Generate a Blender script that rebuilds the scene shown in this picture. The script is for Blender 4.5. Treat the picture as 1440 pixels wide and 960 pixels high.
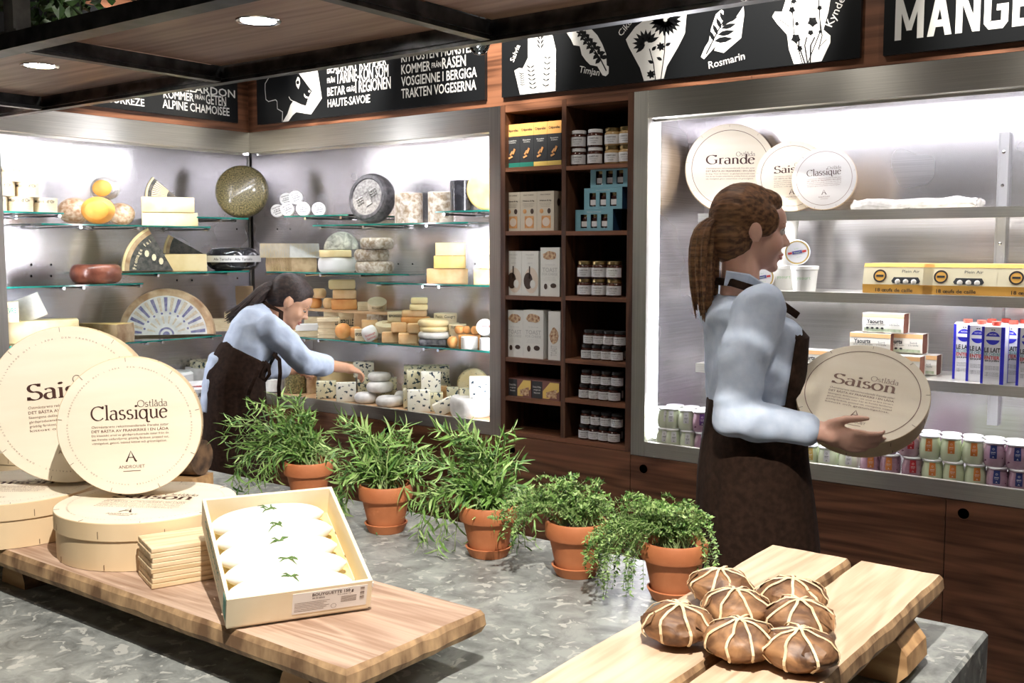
import bpy, bmesh, math, random
from math import pi, sin, cos, radians as rad
from mathutils import Vector, Matrix, Euler
scene = bpy.context.scene
for _o in list(scene.objects): bpy.data.objects.remove(_o)
COL = scene.collection
# ---------------- camera ----------------
FPX, PITCH, YAW, EYE = 1444.0, rad(5.14), rad(37.06), 1.6
cd = bpy.data.cameras.new('camera'); cam = bpy.data.objects.new('camera', cd); COL.objects.link(cam)
cd.sensor_width = 36; cd.lens = 36*FPX/1440; cd.clip_start = .05
cam.location = (0, 0, EYE); cam.rotation_euler = (pi/2-PITCH, 0, YAW); scene.camera = cam
# ---------------- world, exposure ----------------
scene.view_settings.view_transform = 'Standard'; scene.view_settings.look = 'None'
scene.view_settings.gamma = 1; scene.view_settings.use_curve_mapping = False
scene.view_settings.exposure = 0.55
w = bpy.data.worlds.new('world'); scene.world = w; w.use_nodes = True
w.node_tree.nodes['Background'].inputs[0].default_value = (.9, .93, 1, 1); w.node_tree.nodes['Background'].inputs[1].default_value = .05
# ---------------- lights ----------------
def area(name, loc, rot, sx, sy, power, col=(1, 1, 1), spread=180, shape='RECTANGLE'):
    l = bpy.data.lights.new(name, 'AREA'); l.shape = shape; l.size = sx; l.size_y = sy; l.energy = power; l.color = col; l.spread = rad(spread)
    o = bpy.data.objects.new(name, l); COL.objects.link(o); o.location = loc; o.rotation_euler = rot; return o
def spot(name, loc, aim, power, ang=70, col=(1, .93, .84), r=.03, blend=.5):
    l = bpy.data.lights.new(name, 'SPOT'); l.energy = power; l.spot_size = rad(ang); l.spot_blend = blend; l.color = col; l.shadow_soft_size = r
    o = bpy.data.objects.new(name, l); COL.objects.link(o); o.location = loc
    o.rotation_euler = (Vector(aim)-Vector(loc)).to_track_quat('-Z', 'Y').to_euler(); return o
YB, XA = 3.6, -4.484            # front planes of the two fitted walls
WARM = (1, .93, .85); COOL = (.93, .93, 1)
# shop ceiling lights
for i, (x, z) in enumerate([(-3.75, 2.2), (-2.72, 2.2), (-1.62, 2.2), (-.62, 2.2)]):
    spot('wall_spot', (x+.25, 2.7, 3.12), (x, 3.6, 2.45), 190, 37, WARM, .035, .7)
spot('wall_spot', (-3.6, 2.6, 3.12), (-4.48, 2.9, 2.45), 150, 37, WARM, .035, .7)
for i, (x, y) in enumerate([(-3.0, 2.75), (-1.6, 2.75), (-.2, 2.75), (-2.2, .2), (-.4, .2), (.9, 1.6), (-2.6, -1.2), (0, -1.6)]):
    area('ceiling_light', (x, y, 3.17), (0, 0, 0), .14, .14, 5 if y > 2 else 2.2, WARM, 150)
# LED strips of the display cases (light just under the glowing tube), then added fills with no tube
area('case_led_and_fill', ((-4.42-2.85)/2, YB+.075, 2.105), (rad(8), 0, 0), 1.5, .03, 4.6, COOL, 150)
area('case_led_and_fill', (XA-.075, 2.93, 2.105), (0, rad(8), 0), .03, 1.28, 4.2, COOL, 150)
area('case_led_and_fill', (-.75, YB+.075, 2.105), (rad(8), 0, 0), 2.5, .03, 2.2, COOL, 150)
area('case_led_and_fill', (-2.015, YB+.075, 1.46), (pi/2, 0, rad(-90-25)), .03, 1.2, 7, COOL, 160)
area('case_led_and_fill', (-2.872, YB+.1, 1.46), (pi/2, 0, rad(90+25)), .03, 1.2, 4.5, COOL, 160)
area('case_led_and_fill', (XA-.1, 2.285, 1.46), (pi/2, 0, rad(180+65+90)), .03, 1.2, 4.5, COOL, 160)
for z in (1.742, 1.440, 1.140):  # unseen fill lights added beneath the steel shelves to brighten each tier
    area('case_led_and_fill', (-.75, 3.80, z-.012), (rad(-12), 0, 0), 2.2, .02, 5.5, COOL, 170)
# shop spots in front aimed at the counter and the walls
spot('track_light', (-.25, .45, 3.12), (-1.35, 1.3, 1.0), 290, 64, WARM, .02)
spot('track_light', (-2.6, 1.4, 3.1), (-3.8, 3.6, 1.2), 35, 60, WARM, .04)

# ---------------- pixel to world helpers ----------------
_R = Vector((cos(YAW), sin(YAW), 0)); _F = Vector((-sin(YAW)*cos(PITCH), cos(YAW)*cos(PITCH), -sin(PITCH))); _U = Vector((-sin(YAW)*sin(PITCH), cos(YAW)*sin(PITCH), cos(PITCH)))
def _ray(x, y): return _F+_R*((x-720)/FPX)+_U*((480-y)/FPX)
def wy(x, y, Y): d = _ray(x, y); return Vector((0, 0, EYE))+d*(Y/d.y)
def wx(x, y, X): d = _ray(x, y); return Vector((0, 0, EYE))+d*(X/d.x)
def wz(x, y, Z): d = _ray(x, y); return Vector((0, 0, EYE))+d*((Z-EYE)/d.z)
def wd(x, y, D): return Vector((0, 0, EYE))+_ray(x, y)*D
def proj(P):
    q = Vector(P)-Vector((0, 0, EYE)); d = q.dot(_F); return (720+FPX*q.dot(_R)/d, 480-FPX*q.dot(_U)/d, d)

# ---------------- materials ----------------
MATS = {}
def node_mat(name):
    m = bpy.data.materials.new(name); m.use_nodes = True; nt = m.node_tree; b = nt.nodes['Principled BSDF']; return m, nt, b
def pm(name, c1, c2=None, scale=8, stretch=(1, 1, 1), rough=.5, metal=0, bump=0, detail=4, lo=.35, hi=.65, spots=None, emit=None, es=0, coat=0, sss=0, wave=None, spec=None, alpha=None, dist=0):
    if name in MATS: return MATS[name]
    m, nt, b = node_mat(name); N = nt.nodes.new; L = nt.links.new
    b.inputs['Roughness'].default_value = rough; b.inputs['Metallic'].default_value = metal
    b.inputs['Base Color'].default_value = (*c1, 1)
    if spec is not None: b.inputs['Specular IOR Level'].default_value = spec
    if coat: b.inputs['Coat Weight'].default_value = coat; b.inputs['Coat Roughness'].default_value = .1
    if sss: b.inputs['Subsurface Weight'].default_value = sss; b.inputs['Subsurface Radius'].default_value = (.02, .012, .008); b.inputs['Subsurface Scale'].default_value = .5
    if emit: b.inputs['Emission Color'].default_value = (*emit, 1); b.inputs['Emission Strength'].default_value = es
    if c2 or spots or bump:
        tc = N('ShaderNodeTexCoord'); mp = N('ShaderNodeMapping'); mp.inputs['Scale'].default_value = stretch; L(tc.outputs['Object'], mp.inputs[0])
        n = N('ShaderNodeTexNoise'); n.inputs['Scale'].default_value = scale; n.inputs['Detail'].default_value = detail; n.inputs['Distortion'].default_value = dist; L(mp.outputs[0], n.inputs['Vector'])
        src = n.outputs['Fac']; out = None
        if c2:
            r = N('ShaderNodeValToRGB'); r.color_ramp.elements[0].position = lo; r.color_ramp.elements[1].position = hi
            r.color_ramp.elements[0].color = (*c1, 1); r.color_ramp.elements[1].color = (*c2, 1); L(src, r.inputs[0]); out = r.outputs[0]
        if spots:
            sc, sscale, th, sst = spots
            mp2 = N('ShaderNodeMapping'); mp2.inputs['Scale'].default_value = sst; mp2.inputs['Location'].default_value = (3.1, 1.7, 9.2); L(tc.outputs['Object'], mp2.inputs[0])
            n2 = N('ShaderNodeTexNoise'); n2.inputs['Scale'].default_value = sscale; n2.inputs['Detail'].default_value = 3; L(mp2.outputs[0], n2.inputs['Vector'])
            r2 = N('ShaderNodeValToRGB'); r2.color_ramp.elements[0].position = th; r2.color_ramp.elements[1].position = th+.04; L(n2.outputs['Fac'], r2.inputs[0])
            mx = N('ShaderNodeMixRGB'); L(r2.outputs[0], mx.inputs[0])
            if out: L(out, mx.inputs[1])
            else: mx.inputs[1].default_value = (*c1, 1)
            mx.inputs[2].default_value = (*sc, 1); out = mx.outputs[0]
        if out: L(out, b.inputs['Base Color'])
        if bump:
            bp = N('ShaderNodeBump'); bp.inputs['Strength'].default_value = min(1, bump); bp.inputs['Distance'].default_value = .002; L(src, bp.inputs['Height']); L(bp.outputs[0], b.inputs['Normal'])
    if alpha is not None: b.inputs['Alpha'].default_value = alpha
    MATS[name] = m; return m
def wood(name, c1, c2, axis='x', scale=5, rough=.45, c3=None, bump=.15):
    """grain running along the given axis: stretched noise drives a fine and a broad figure"""
    if name in MATS: return MATS[name]
    m, nt, b = node_mat(name); N = nt.nodes.new; L = nt.links.new
    tc = N('ShaderNodeTexCoord'); mp = N('ShaderNodeMapping'); s = {'x': (.12, 1, 1), 'y': (1, .12, 1), 'z': (1, 1, .12)}[axis]; mp.inputs['Scale'].default_value = s
    L(tc.outputs['Object'], mp.inputs[0])
    n1 = N('ShaderNodeTexNoise'); n1.inputs['Scale'].default_value = scale; n1.inputs['Detail'].default_value = 2; n1.inputs['Distortion'].default_value = 1.2; L(mp.outputs[0], n1.inputs['Vector'])
    n2 = N('ShaderNodeTexNoise'); n2.inputs['Scale'].default_value = scale*11; n2.inputs['Detail'].default_value = 5; mpb = N('ShaderNodeMapping'); mpb.inputs['Scale'].default_value = tuple(.035 if q < 1 else 1 for q in s); L(tc.outputs['Object'], mpb.inputs[0]); L(mpb.outputs[0], n2.inputs['Vector'])
    wv = N('ShaderNodeMath'); wv.operation = 'MULTIPLY'; wv.inputs[1].default_value = 38; L(n1.outputs['Fac'], wv.inputs[0])
    sn = N('ShaderNodeMath'); sn.operation = 'SINE'; L(wv.outputs[0], sn.inputs[0])
    mr = N('ShaderNodeMapRange'); mr.inputs[1].default_value = -1; mr.inputs[2].default_value = 1; L(sn.outputs[0], mr.inputs[0])
    mx = N('ShaderNodeMixRGB'); mx.inputs[0].default_value = .74; L(mr.outputs[0], mx.inputs[1]); L(n2.outputs['Fac'], mx.inputs[2])
    r = N('ShaderNodeValToRGB'); r.color_ramp.elements[0].position = .30; r.color_ramp.elements[1].position = .68
    r.color_ramp.elements[0].color = (*c1, 1); r.color_ramp.elements[1].color = (*c2, 1); L(mx.outputs[0], r.inputs[0])
    L(r.outputs[0], b.inputs['Base Color']); b.inputs['Roughness'].default_value = rough
    if bump:
        bp = N('ShaderNodeBump'); bp.inputs['Strength'].default_value = bump; bp.inputs['Distance'].default_value = .002; L(mx.outputs[0], bp.inputs['Height']); L(bp.outputs[0], b.inputs['Normal'])
    MATS[name] = m; return m
def steel(name, base=(.66, .645, .59), rough=.33, tan=(1, 0, 0), aniso=.75, rot=0.0):
    m, nt, b = node_mat(name); N = nt.nodes.new; L = nt.links.new
    b.inputs['Metallic'].default_value = 1; b.inputs['Anisotropic'].default_value = aniso; b.inputs['Anisotropic Rotation'].default_value = rot
    cx = N('ShaderNodeCombineXYZ')
    for i in range(3): cx.inputs[i].default_value = tan[i]
    L(cx.outputs[0], b.inputs['Tangent'])
    tc = N('ShaderNodeTexCoord'); mp = N('ShaderNodeMapping'); mp.inputs['Scale'].default_value = (1.5 if tan[0] else 60, 1.5 if tan[1] else 60, 160) if not tan[2] else (160, 160, 1.5)
    L(tc.outputs['Object'], mp.inputs[0]); n = N('ShaderNodeTexNoise'); n.inputs['Scale'].default_value = 2; n.inputs['Detail'].default_value = 3; L(mp.outputs[0], n.inputs['Vector'])
    n3 = N('ShaderNodeTexNoise'); n3.inputs['Scale'].default_value = 2.2; n3.inputs['Detail'].default_value = 2; L(tc.outputs['Object'], n3.inputs['Vector'])
    mr = N('ShaderNodeMapRange'); mr.inputs[1].default_value = .3; mr.inputs[2].default_value = .7; mr.inputs[3].default_value = rough*.9; mr.inputs[4].default_value = rough*1.1; L(n3.outputs['Fac'], mr.inputs[0]); L(mr.outputs[0], b.inputs['Roughness'])
    r = N('ShaderNodeValToRGB'); r.color_ramp.elements[0].position = .3; r.color_ramp.elements[1].position = .7
    r.color_ramp.elements[0].color = (*[c*.86 for c in base], 1); r.color_ramp.elements[1].color = (*[min(1, c*1.08) for c in base], 1); L(n.outputs['Fac'], r.inputs[0]); L(r.outputs[0], b.inputs['Base Color'])
    MATS[name] = m; return m
def glassy(name, tint=(.93, .98, .96), refl=.1):
    """clear pane: mostly straight transmission with a fresnel reflection"""
    m = bpy.data.materials.new(name); m.use_nodes = True; nt = m.node_tree; N = nt.nodes.new; L = nt.links.new
    nt.nodes.remove(nt.nodes['Principled BSDF']); out = nt.nodes['Material Output']
    t = N('ShaderNodeBsdfTransparent'); t.inputs[0].default_value = (*tint, 1); g = N('ShaderNodeBsdfGlossy'); g.inputs[0].default_value = (1, 1, 1, 1); g.inputs[1].default_value = .02
    f = N('ShaderNodeFresnel'); f.inputs[0].default_value = 1.45; mx = N('ShaderNodeMixShader'); L(f.outputs[0], mx.inputs[0]); L(t.outputs[0], mx.inputs[1]); L(g.outputs[0], mx.inputs[2]); L(mx.outputs[0], out.inputs[0])
    MATS[name] = m; return m
STEEL_X = steel('brushed_steel_x', tan=(1, 0, 0), aniso=.85, rot=.25); STEEL_Y = steel('brushed_steel_y', tan=(0, 1, 0), aniso=.85, rot=.25); STEEL_Z = steel('brushed_steel_z', tan=(0, 0, 1))
BACK_X = steel('case_steel_x', (.76, .74, .76), .26, (1, 0, 0), .6, .25); BACK_Y = steel('case_steel_y', (.76, .74, .76), .26, (0, 1, 0), .6, .25)
for _m in (BACK_X, BACK_Y): _m.node_tree.nodes['Principled BSDF'].inputs['Metallic'].default_value = .97
CHROME = pm('polished_steel', (.8, .8, .8), rough=.15, metal=1)
WAL_X = wood('walnut_x', (.078, .029, .013), (.24, .10, .05), 'x', 5); WAL_Y = wood('walnut_y', (.078, .029, .013), (.24, .10, .05), 'y', 5); WAL_Z_SHADED = wood('walnut_z_shaded', (.045, .018, .010), (.13, .055, .028), 'z', 5)  # vertical grain copy darkened in colour for the shade inside the shelf unit
WAL_RACK_LIT = wood('walnut_rack_lit', (.32, .19, .135), (.50, .33, .25), 'x', 4)  # walnut lightened in its colour for the light bounced up from the counter
BLACKSTEEL = pm('raw_black_steel', (.03, .032, .034), (.10, .10, .10), 14, rough=.38, metal=.8, bump=.2)
GAP = pm('dark_gap', (.004, .004, .004), rough=.9)
GLASS = glassy('clear_shelf_glass'); GLASSEDGE = pm('green_glass_edge', (.01, .16, .13), (.02, .26, .2), 30, rough=.1, coat=.5)
LED = pm('led_tube', (1, 1, 1), emit=(.93, .93, 1), es=14)
LEDV = pm('led_tube_side', (1, 1, 1), emit=(.93, .93, 1), es=9)
LAMP = pm('lamp_glow', (1, 1, 1), emit=(1, .96, .9), es=40)
SIGNBLACK = pm('satin_black_board', (.008, .009, .010), rough=.28)
WHITE = pm('white_print', (.78, .78, .74), rough=.5); WHITEG = pm('grey_print', (.45, .45, .43), rough=.5)
STONE = None

# ---------------- mesh builder ----------------
def T(x=0, y=0, z=0): return Matrix.Translation((x, y, z))
def RX(a): return Matrix.Rotation(a, 4, 'X')
def RY(a): return Matrix.Rotation(a, 4, 'Y')
def RZ(a): return Matrix.Rotation(a, 4, 'Z')
def SC(x, y=None, z=None): y = x if y is None else y; z = x if z is None else z; return Matrix.Diagonal((x, y, z, 1))
def frame(o, x, y, z):
    m = Matrix.Identity(4)
    for i in range(3): m[i][0] = x[i]; m[i][1] = y[i]; m[i][2] = z[i]; m[i][3] = o[i]
    return m
_txt = {}
def text_geo(s, bold=0):
    k = (s, bold)
    if k not in _txt:
        c = bpy.data.curves.new('t', 'FONT'); c.body = s; c.resolution_u = 2; c.offset = bold; c.fill_mode = 'FRONT'
        o = bpy.data.objects.new('t', c); COL.objects.link(o)
        bpy.context.view_layer.update()
        me = o.evaluated_get(bpy.context.evaluated_depsgraph_get()).to_mesh()
        vs = [tuple(v.co) for v in me.vertices]; fs = [tuple(p.vertices) for p in me.polygons]
        o.evaluated_get(bpy.context.evaluated_depsgraph_get()).to_mesh_clear(); bpy.data.objects.remove(o); bpy.data.curves.remove(c)
        if not vs: vs = [(0, 0, 0)]
        x0 = min(v[0] for v in vs); x1 = max(v[0] for v in vs)
        _txt[k] = (vs, fs, x0, x1)
    return _txt[k]
CAPH = .69
class MB:
    def __init__(s): s.v = []; s.f = []; s.mi = []; s.sm = []
    def add(s, vs, fs, M=None, mi=0, smooth=False):
        n = len(s.v); s.v += [tuple(M @ Vector(v)) for v in vs] if M is not None else [tuple(v) for v in vs]
        for f in fs: s.f.append([n+i for i in f]); s.mi.append(mi); s.sm.append(smooth)
        return s
    def box(s, x0, y0, z0, x1, y1, z1, M=None, mi=0):
        x0, x1 = sorted((x0, x1)); y0, y1 = sorted((y0, y1)); z0, z1 = sorted((z0, z1))
        return s.add([(x0, y0, z0), (x1, y0, z0), (x1, y1, z0), (x0, y1, z0), (x0, y0, z1), (x1, y0, z1), (x1, y1, z1), (x0, y1, z1)],
                     [(0, 3, 2, 1), (4, 5, 6, 7), (0, 1, 5, 4), (1, 2, 6, 5), (2, 3, 7, 6), (3, 0, 4, 7)], M, mi)
    def cbox(s, w, d, h, c=.003, M=None, mi=0, smooth=False):
        """box centred on x,y standing on z=0 with chamfered edges"""
        bm = bmesh.new(); bmesh.ops.create_cube(bm, size=1, matrix=T(0, 0, h/2) @ SC(w, d, h))
        bmesh.ops.bevel(bm, geom=list(bm.edges), offset=c, segments=2 if smooth else 1, affect='EDGES', profile=.5)
        vs = [v.co.copy() for v in bm.verts]; bm.verts.index_update(); fs = [[v.index for v in f.verts] for f in bm.faces]; bm.free()
        return s.add(vs, fs, M, mi, smooth)
    def lathe(s, prof, n=32, M=None, mi=0, a0=0, a1=2*pi, smooth=True, caps=True):
        full = abs(a1-a0-2*pi) < 1e-6; k = n if full else n+1; vs = []; fs = []
        for r, z in prof:
            for i in range(k):
                a = a0+(a1-a0)*i/n; vs.append((r*cos(a), r*sin(a), z))
        m = len(prof)
        for j in range(m-1):
            for i in range(n):
                i2 = (i+1) % k; fs.append((j*k+i, j*k+i2, (j+1)*k+i2, (j+1)*k+i))
        s.add(vs, fs, M, mi, smooth)
        if full and caps:
            for j, rev in ((0, True), (m-1, False)):
                if prof[j][0] > 1e-5:
                    vv = vs[j*k:(j+1)*k]; s.add(vv, [tuple(range(k))[::-1] if rev else tuple(range(k))], M, mi, False)
        if not full:
            for i in (0, n):
                vv = [vs[j*k+i] for j in range(m)]
                ax = [(0, 0, prof[0][1]), (0, 0, prof[-1][1])]
                s.add(vv+[ax[1], ax[0]], [tuple(range(m+2)) if i == 0 else tuple(range(m+2))[::-1]], M, mi, False)
        return s
    def tube(s, pts, r, n=8, M=None, mi=0, caps=True, smooth=True):
        pts = [Vector(p) for p in pts]; rs = r if isinstance(r, (list, tuple)) else [r]*len(pts); vs = []; fs = []; up = None
        for i, p in enumerate(pts):
            d = (pts[min(i+1, len(pts)-1)]-pts[max(i-1, 0)]).normalized()
            if up is None: up = Vector((0, 0, 1)) if abs(d.z) < .9 else Vector((1, 0, 0))
            a = d.cross(up).normalized(); up = a.cross(d).normalized()
            for k in range(n): t = 2*pi*k/n; vs.append(p+(a*cos(t)+up*sin(t))*rs[i])
        for i in range(len(pts)-1):
            for k in range(n): k2 = (k+1) % n; fs.append((i*n+k, (i+1)*n+k, (i+1)*n+k2, i*n+k2))
        s.add(vs, fs, M, mi, smooth)
        if caps: s.add(vs[:n], [tuple(range(n))], M, mi); s.add(vs[-n:], [tuple(range(n))[::-1]], M, mi)
        return s
    def ribbon(s, pts, w, up, th=.0015, M=None, mi=0):
        pts = [Vector(p) for p in pts]; vs = []; fs = []
        for i, p in enumerate(pts):
            d = (pts[min(i+1, len(pts)-1)]-pts[max(i-1, 0)]).normalized(); u = Vector(up(p) if callable(up) else up).normalized(); a = d.cross(u).normalized()*w/2; u = u*th
            vs += [p-a, p+a, p+a*.8+u, p-a*.8+u]
        for i in range(len(pts)-1):
            for k in range(4): k2 = (k+1) % 4; fs.append((i*4+k, i*4+k2, (i+1)*4+k2, (i+1)*4+k))
        fs += [(3, 2, 1, 0), tuple((len(pts)-1)*4+k for k in range(4))]
        return s.add(vs, fs, M, mi, False)
    def poly(s, pts, M=None, mi=0): return s.add(pts, [tuple(range(len(pts)))], M, mi)
    def prism(s, pts, z0, z1, M=None, mi=0, smooth=False):
        n = len(pts); vs = [(x, y, z0) for x, y in pts]+[(x, y, z1) for x, y in pts]
        s.add(vs, [(i, (i+1) % n, n+(i+1) % n, n+i) for i in range(n)], M, mi, smooth)
        return s.add(vs, [tuple(range(n))[::-1], tuple(range(n, 2*n))], M, mi)
    def ball(s, r, M=None, mi=0, nu=16, nv=10):
        prof = [(max(1e-6, r*sin(pi*j/nv)), -r*cos(pi*j/nv)) for j in range(nv+1)]; return s.lathe(prof, nu, M, mi, caps=False)
    def text(s, t, size, M, bold=0, sx=1, align='C', mi=0, width=None):
        """text in the xy plane of M, cap height = size, baseline on y=0"""
        vs, fs, x0, x1 = text_geo(t, bold); k = size/CAPH
        if width: sx = width/max(1e-6, (x1-x0)*k)
        ox = {'C': (x0+x1)/2, 'L': x0, 'R': x1}[align]
        return s.add([((v[0]-ox)*k*sx, v[1]*k, 0) for v in vs], fs, M, mi)
    def build(s, name, mats, parent=None, loc=None, fix=True):
        me = bpy.data.meshes.new(name); me.from_pydata(s.v, [], s.f)
        for m in (mats if isinstance(mats, (list, tuple)) else [mats]): me.materials.append(m)
        me.polygons.foreach_set('material_index', s.mi); me.polygons.foreach_set('use_smooth', s.sm); me.update()
        if fix:
            bm = bmesh.new(); bm.from_mesh(me); bmesh.ops.remove_doubles(bm, verts=bm.verts, dist=1e-5); bmesh.ops.recalc_face_normals(bm, faces=bm.faces); bm.to_mesh(me); bm.free()
        if any(s.sm): me.set_sharp_from_angle(angle=rad(38))
        o = bpy.data.objects.new(name, me); COL.objects.link(o)
        if parent: o.parent = parent
        if loc is not None: o.location = loc
        return o
def mk(name, geo, mats, parent=None, loc=None): return geo.build(name, mats, parent, loc)
def tag(o, label=None, cat=None, group=None, kind=None):
    if label: o['label'] = label
    if cat: o['category'] = cat
    if group: o['group'] = group
    if kind: o['kind'] = kind
    return o
def thing(name, label, cat, loc=(0, 0, 0), rz=0, group=None):
    o = bpy.data.objects.new(name, None); COL.objects.link(o); o.empty_display_size = .05; o.location = loc; o.rotation_euler = (0, 0, rz); return tag(o, label, cat, group)
def setM(o, M): o.matrix_local = M; return o
def dup(o, M=None, label=None, group=None, parent=None):
    c = o.copy(); COL.objects.link(c); c.parent = parent
    for ch in list(o.children): dup(ch, parent=c)
    if M is not None: c.matrix_local = M
    if label: c['label'] = label
    if group: c['group'] = group
    return c
class Kind:
    """build a thing once, then hand out copies: first call returns the original"""
    def __init__(s, make): s.make = make; s.o = None; s.used = False
    def __call__(s, M, label, cat=None, group=None):
        if s.o is None: s.o = s.make(); o = s.o
        else: o = dup(s.o)
        o.matrix_local = M; o['label'] = label
        if cat: o['category'] = cat
        if group: o['group'] = group
        return o
# ---------------- serif lettering ----------------
def _arc(cx, cy, rx, ry, a0, a1, n=14): return [(cx+rx*cos(rad(a0+(a1-a0)*i/n)), cy+ry*sin(rad(a0+(a1-a0)*i/n))) for i in range(n+1)]
def _srf(x, y, w=.09): return [(x-w, y), (x+w, y)]
GL = {
 'O': (.80, [_arc(.39, .36, .35, .37, 0, 360, 26)]), 'C': (.70, [_arc(.38, .36, .34, .37, 42, 318, 22), [(.63, .6), (.64, .74)]]),
 'G': (.80, [_arc(.39, .36, .35, .37, 42, 322, 22), [(.64, .6), (.65, .74)], [(.66, .06), (.66, .32)], _srf(.64, .33, .11)]),
 'S': (.56, [_arc(.27, .54, .19, .18, 35, 270, 14)+_arc(.27, .18, .22, .19, 90, -150, 14), [(.43, .6), (.44, .74)], [(.06, -.02), (.07, .14)]]),
 's': (.40, [_arc(.19, .37, .12, .12, 40, 270, 10)+_arc(.19, .125, .145, .13, 90, -150, 10)]),
 't': (.32, [[(.14, .64), (.14, .12)]+_arc(.22, .11, .08, .11, 180, 300, 8), [(.02, .47), (.29, .47)]]),
 'l': (.26, [[(.13, .8), (.13, .01)], _srf(.13, .01, .1), [(.03, .77), (.13, .79)]]),
 'i': (.26, [[(.13, .48), (.13, .01)], _srf(.13, .01, .1), [(.03, .46), (.13, .48)], _arc(.13, .68, .03, .03, 0, 360, 8)]),
 'd': (.52, [_arc(.23, .24, .19, .25, 0, 360, 20), [(.41, .8), (.41, .01)], [(.31, .77), (.41, .79)], [(.41, .01), (.5, .02)]]),
 'q': (.52, [_arc(.23, .24, .19, .25, 0, 360, 20), [(.41, .5), (.41, -.1)]+_arc(.49, -.1, .08, .1, 180, 320, 8)]),
 'a': (.46, [_arc(.2, .14, .15, .15, 80, 320, 14), [(.22, .29), (.35, .31)], _arc(.2, .36, .15, .13, 150, 0, 10)+[(.35, .1)]+_arc(.4, .08, .05, .07, 180, 300, 5)]),
 'u': (.54, [[(.03, .47), (.11, .48), (.11, .16)]+_arc(.235, .16, .125, .16, 180, 330, 10), [(.32, .47), (.41, .48), (.41, .01)], [(.41, .01), (.51, .02)]]),
 'e': (.46, [_arc(.23, .24, .19, .25, 20, 320, 20), [(.05, .29), (.41, .31)]]),
 'n': (.56, [[(.03, .46), (.12, .48), (.12, .01)], _arc(.26, .32, .15, .16, 150, 0, 10)+[(.41, .01)], _srf(.12, .01), _srf(.42, .01)]),
 'r': (.38, [[(.03, .46), (.12, .48), (.12, .01)], _arc(.26, .32, .14, .16, 160, 60, 8), _srf(.13, .01, .11)]),
 'o': (.50, [_arc(.24, .24, .20, .25, 0, 360, 20)]),
 'A': (.7, [[(.02, 0), (.32, .76), (.6, .06), (.68, 0)], [(.12, .3), (.5, .3)]]),
}
GL['å'] = (GL['a'][0], GL['a'][1]+[_arc(.2, .64, .06, .06, 0, 360, 10)])
def serif(mb, s, h, M, width=None, thick=.105, thin=.03, align='C', mi=0):
    """h: size of 1 em-unit/0.74 cap"""
    x = 0; quads = []
    for ch in s:
        if ch == ' ': x += .3; continue
        adv, strokes = GL[ch]
        for st in strokes:
            pts = [Vector((px+x, py)) for px, py in st]; L_ = []; R_ = []
            closed = (pts[0]-pts[-1]).length < 1e-4 and len(pts) > 4
            for i, p in enumerate(pts):
                if closed: d = pts[(i+1) % (len(pts)-1)]-pts[(i-1) % (len(pts)-1)]
                else: d = pts[min(i+1, len(pts)-1)]-pts[max(i-1, 0)]
                d = Vector((d.x, d.y)).normalized(); n = Vector((-d.y, d.x)); w = thin+(thick-thin)*abs(n.x*.97+n.y*.2)
                L_.append(p+n*w/2); R_.append(p-n*w/2)
            for i in range(len(pts)-1): quads.append((L_[i], L_[i+1], R_[i+1], R_[i]))
        x += adv
    k = h/.74; sx = width/(x*k) if width else 1; ox = {'C': x/2, 'L': 0, 'R': x}[align]
    for j, q in enumerate(quads):
        mb.add([((p.x-ox)*k*sx, p.y*k, 0) for p in q], [(0, 3, 2, 1)], M, mi)
    return x*k*sx
# ======================= SETTING =======================
rnd = random.Random(7)
def struct(name, geo, m, kind='structure'): return tag(mk(name, geo, m), kind=kind)
FLOORM = pm('dark_floor_tiles', (.05, .045, .04), (.09, .08, .07), 6, rough=.35)
PLASTER = pm('warm_white_plaster', (.30, .28, .25), (.34, .32, .29), 4, rough=.8)
CEILM = pm('ceiling_dark', (.13, .125, .115), (.16, .155, .145), 4, rough=.8)
struct('floor', MB().box(-6, -4, -.05, 3, 4.3, 0), FLOORM)
struct('ceiling', MB().box(-6, -4, 3.2, 3, 4.3, 3.26), CEILM)
struct('wall_back', MB().box(-6, 4.13, 0, 3, 4.25, 3.2), PLASTER)
struct('wall_left', MB().box(-5.27, -4, 0, -5.14, 4.13, 3.2), PLASTER)
struct('wall_right', MB().box(2.6, -4, 0, 2.75, 4.13, 3.2), PLASTER)
struct('wall_front', MB().box(-6, -4, 0, 3, -3.85, 3.2), PLASTER)
# walnut header bands over the cases (wall faces)
ZH, ZT = 2.221, 2.86
xs = [XA, wy(1057, 108, YB).x, wy(1440, 70, YB).x+.9, 2.6]
for i in range(3):
    struct('trim_%d' % (i+1), MB().box(xs[i]+.0008, YB, ZH, xs[i+1]-.0008, YB+.03, ZT), WAL_X)
struct('trim_4', MB().box(XA-.03, 1.0, ZH, XA, YB, ZT), WAL_Y)
struct('trim_5', MB().box(XA-.65, 1.0, ZT, XA, YB+.53, ZT+.02).box(XA, YB, ZT, 2.6, YB+.53, ZT+.02), WAL_X)
XPOST0, XPOST1 = -2.844, -2.781; XC1 = -2.111; XR0 = -2.047; XREND = .75
struct('wall_corner', MB().box(XA-.03, 1.0, 0, XA, 2.19, ZH), WAL_Y)
struct('wall_end', MB().box(XREND+.07, YB, 0, 2.6, YB+.03, ZH), WAL_X)

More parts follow.
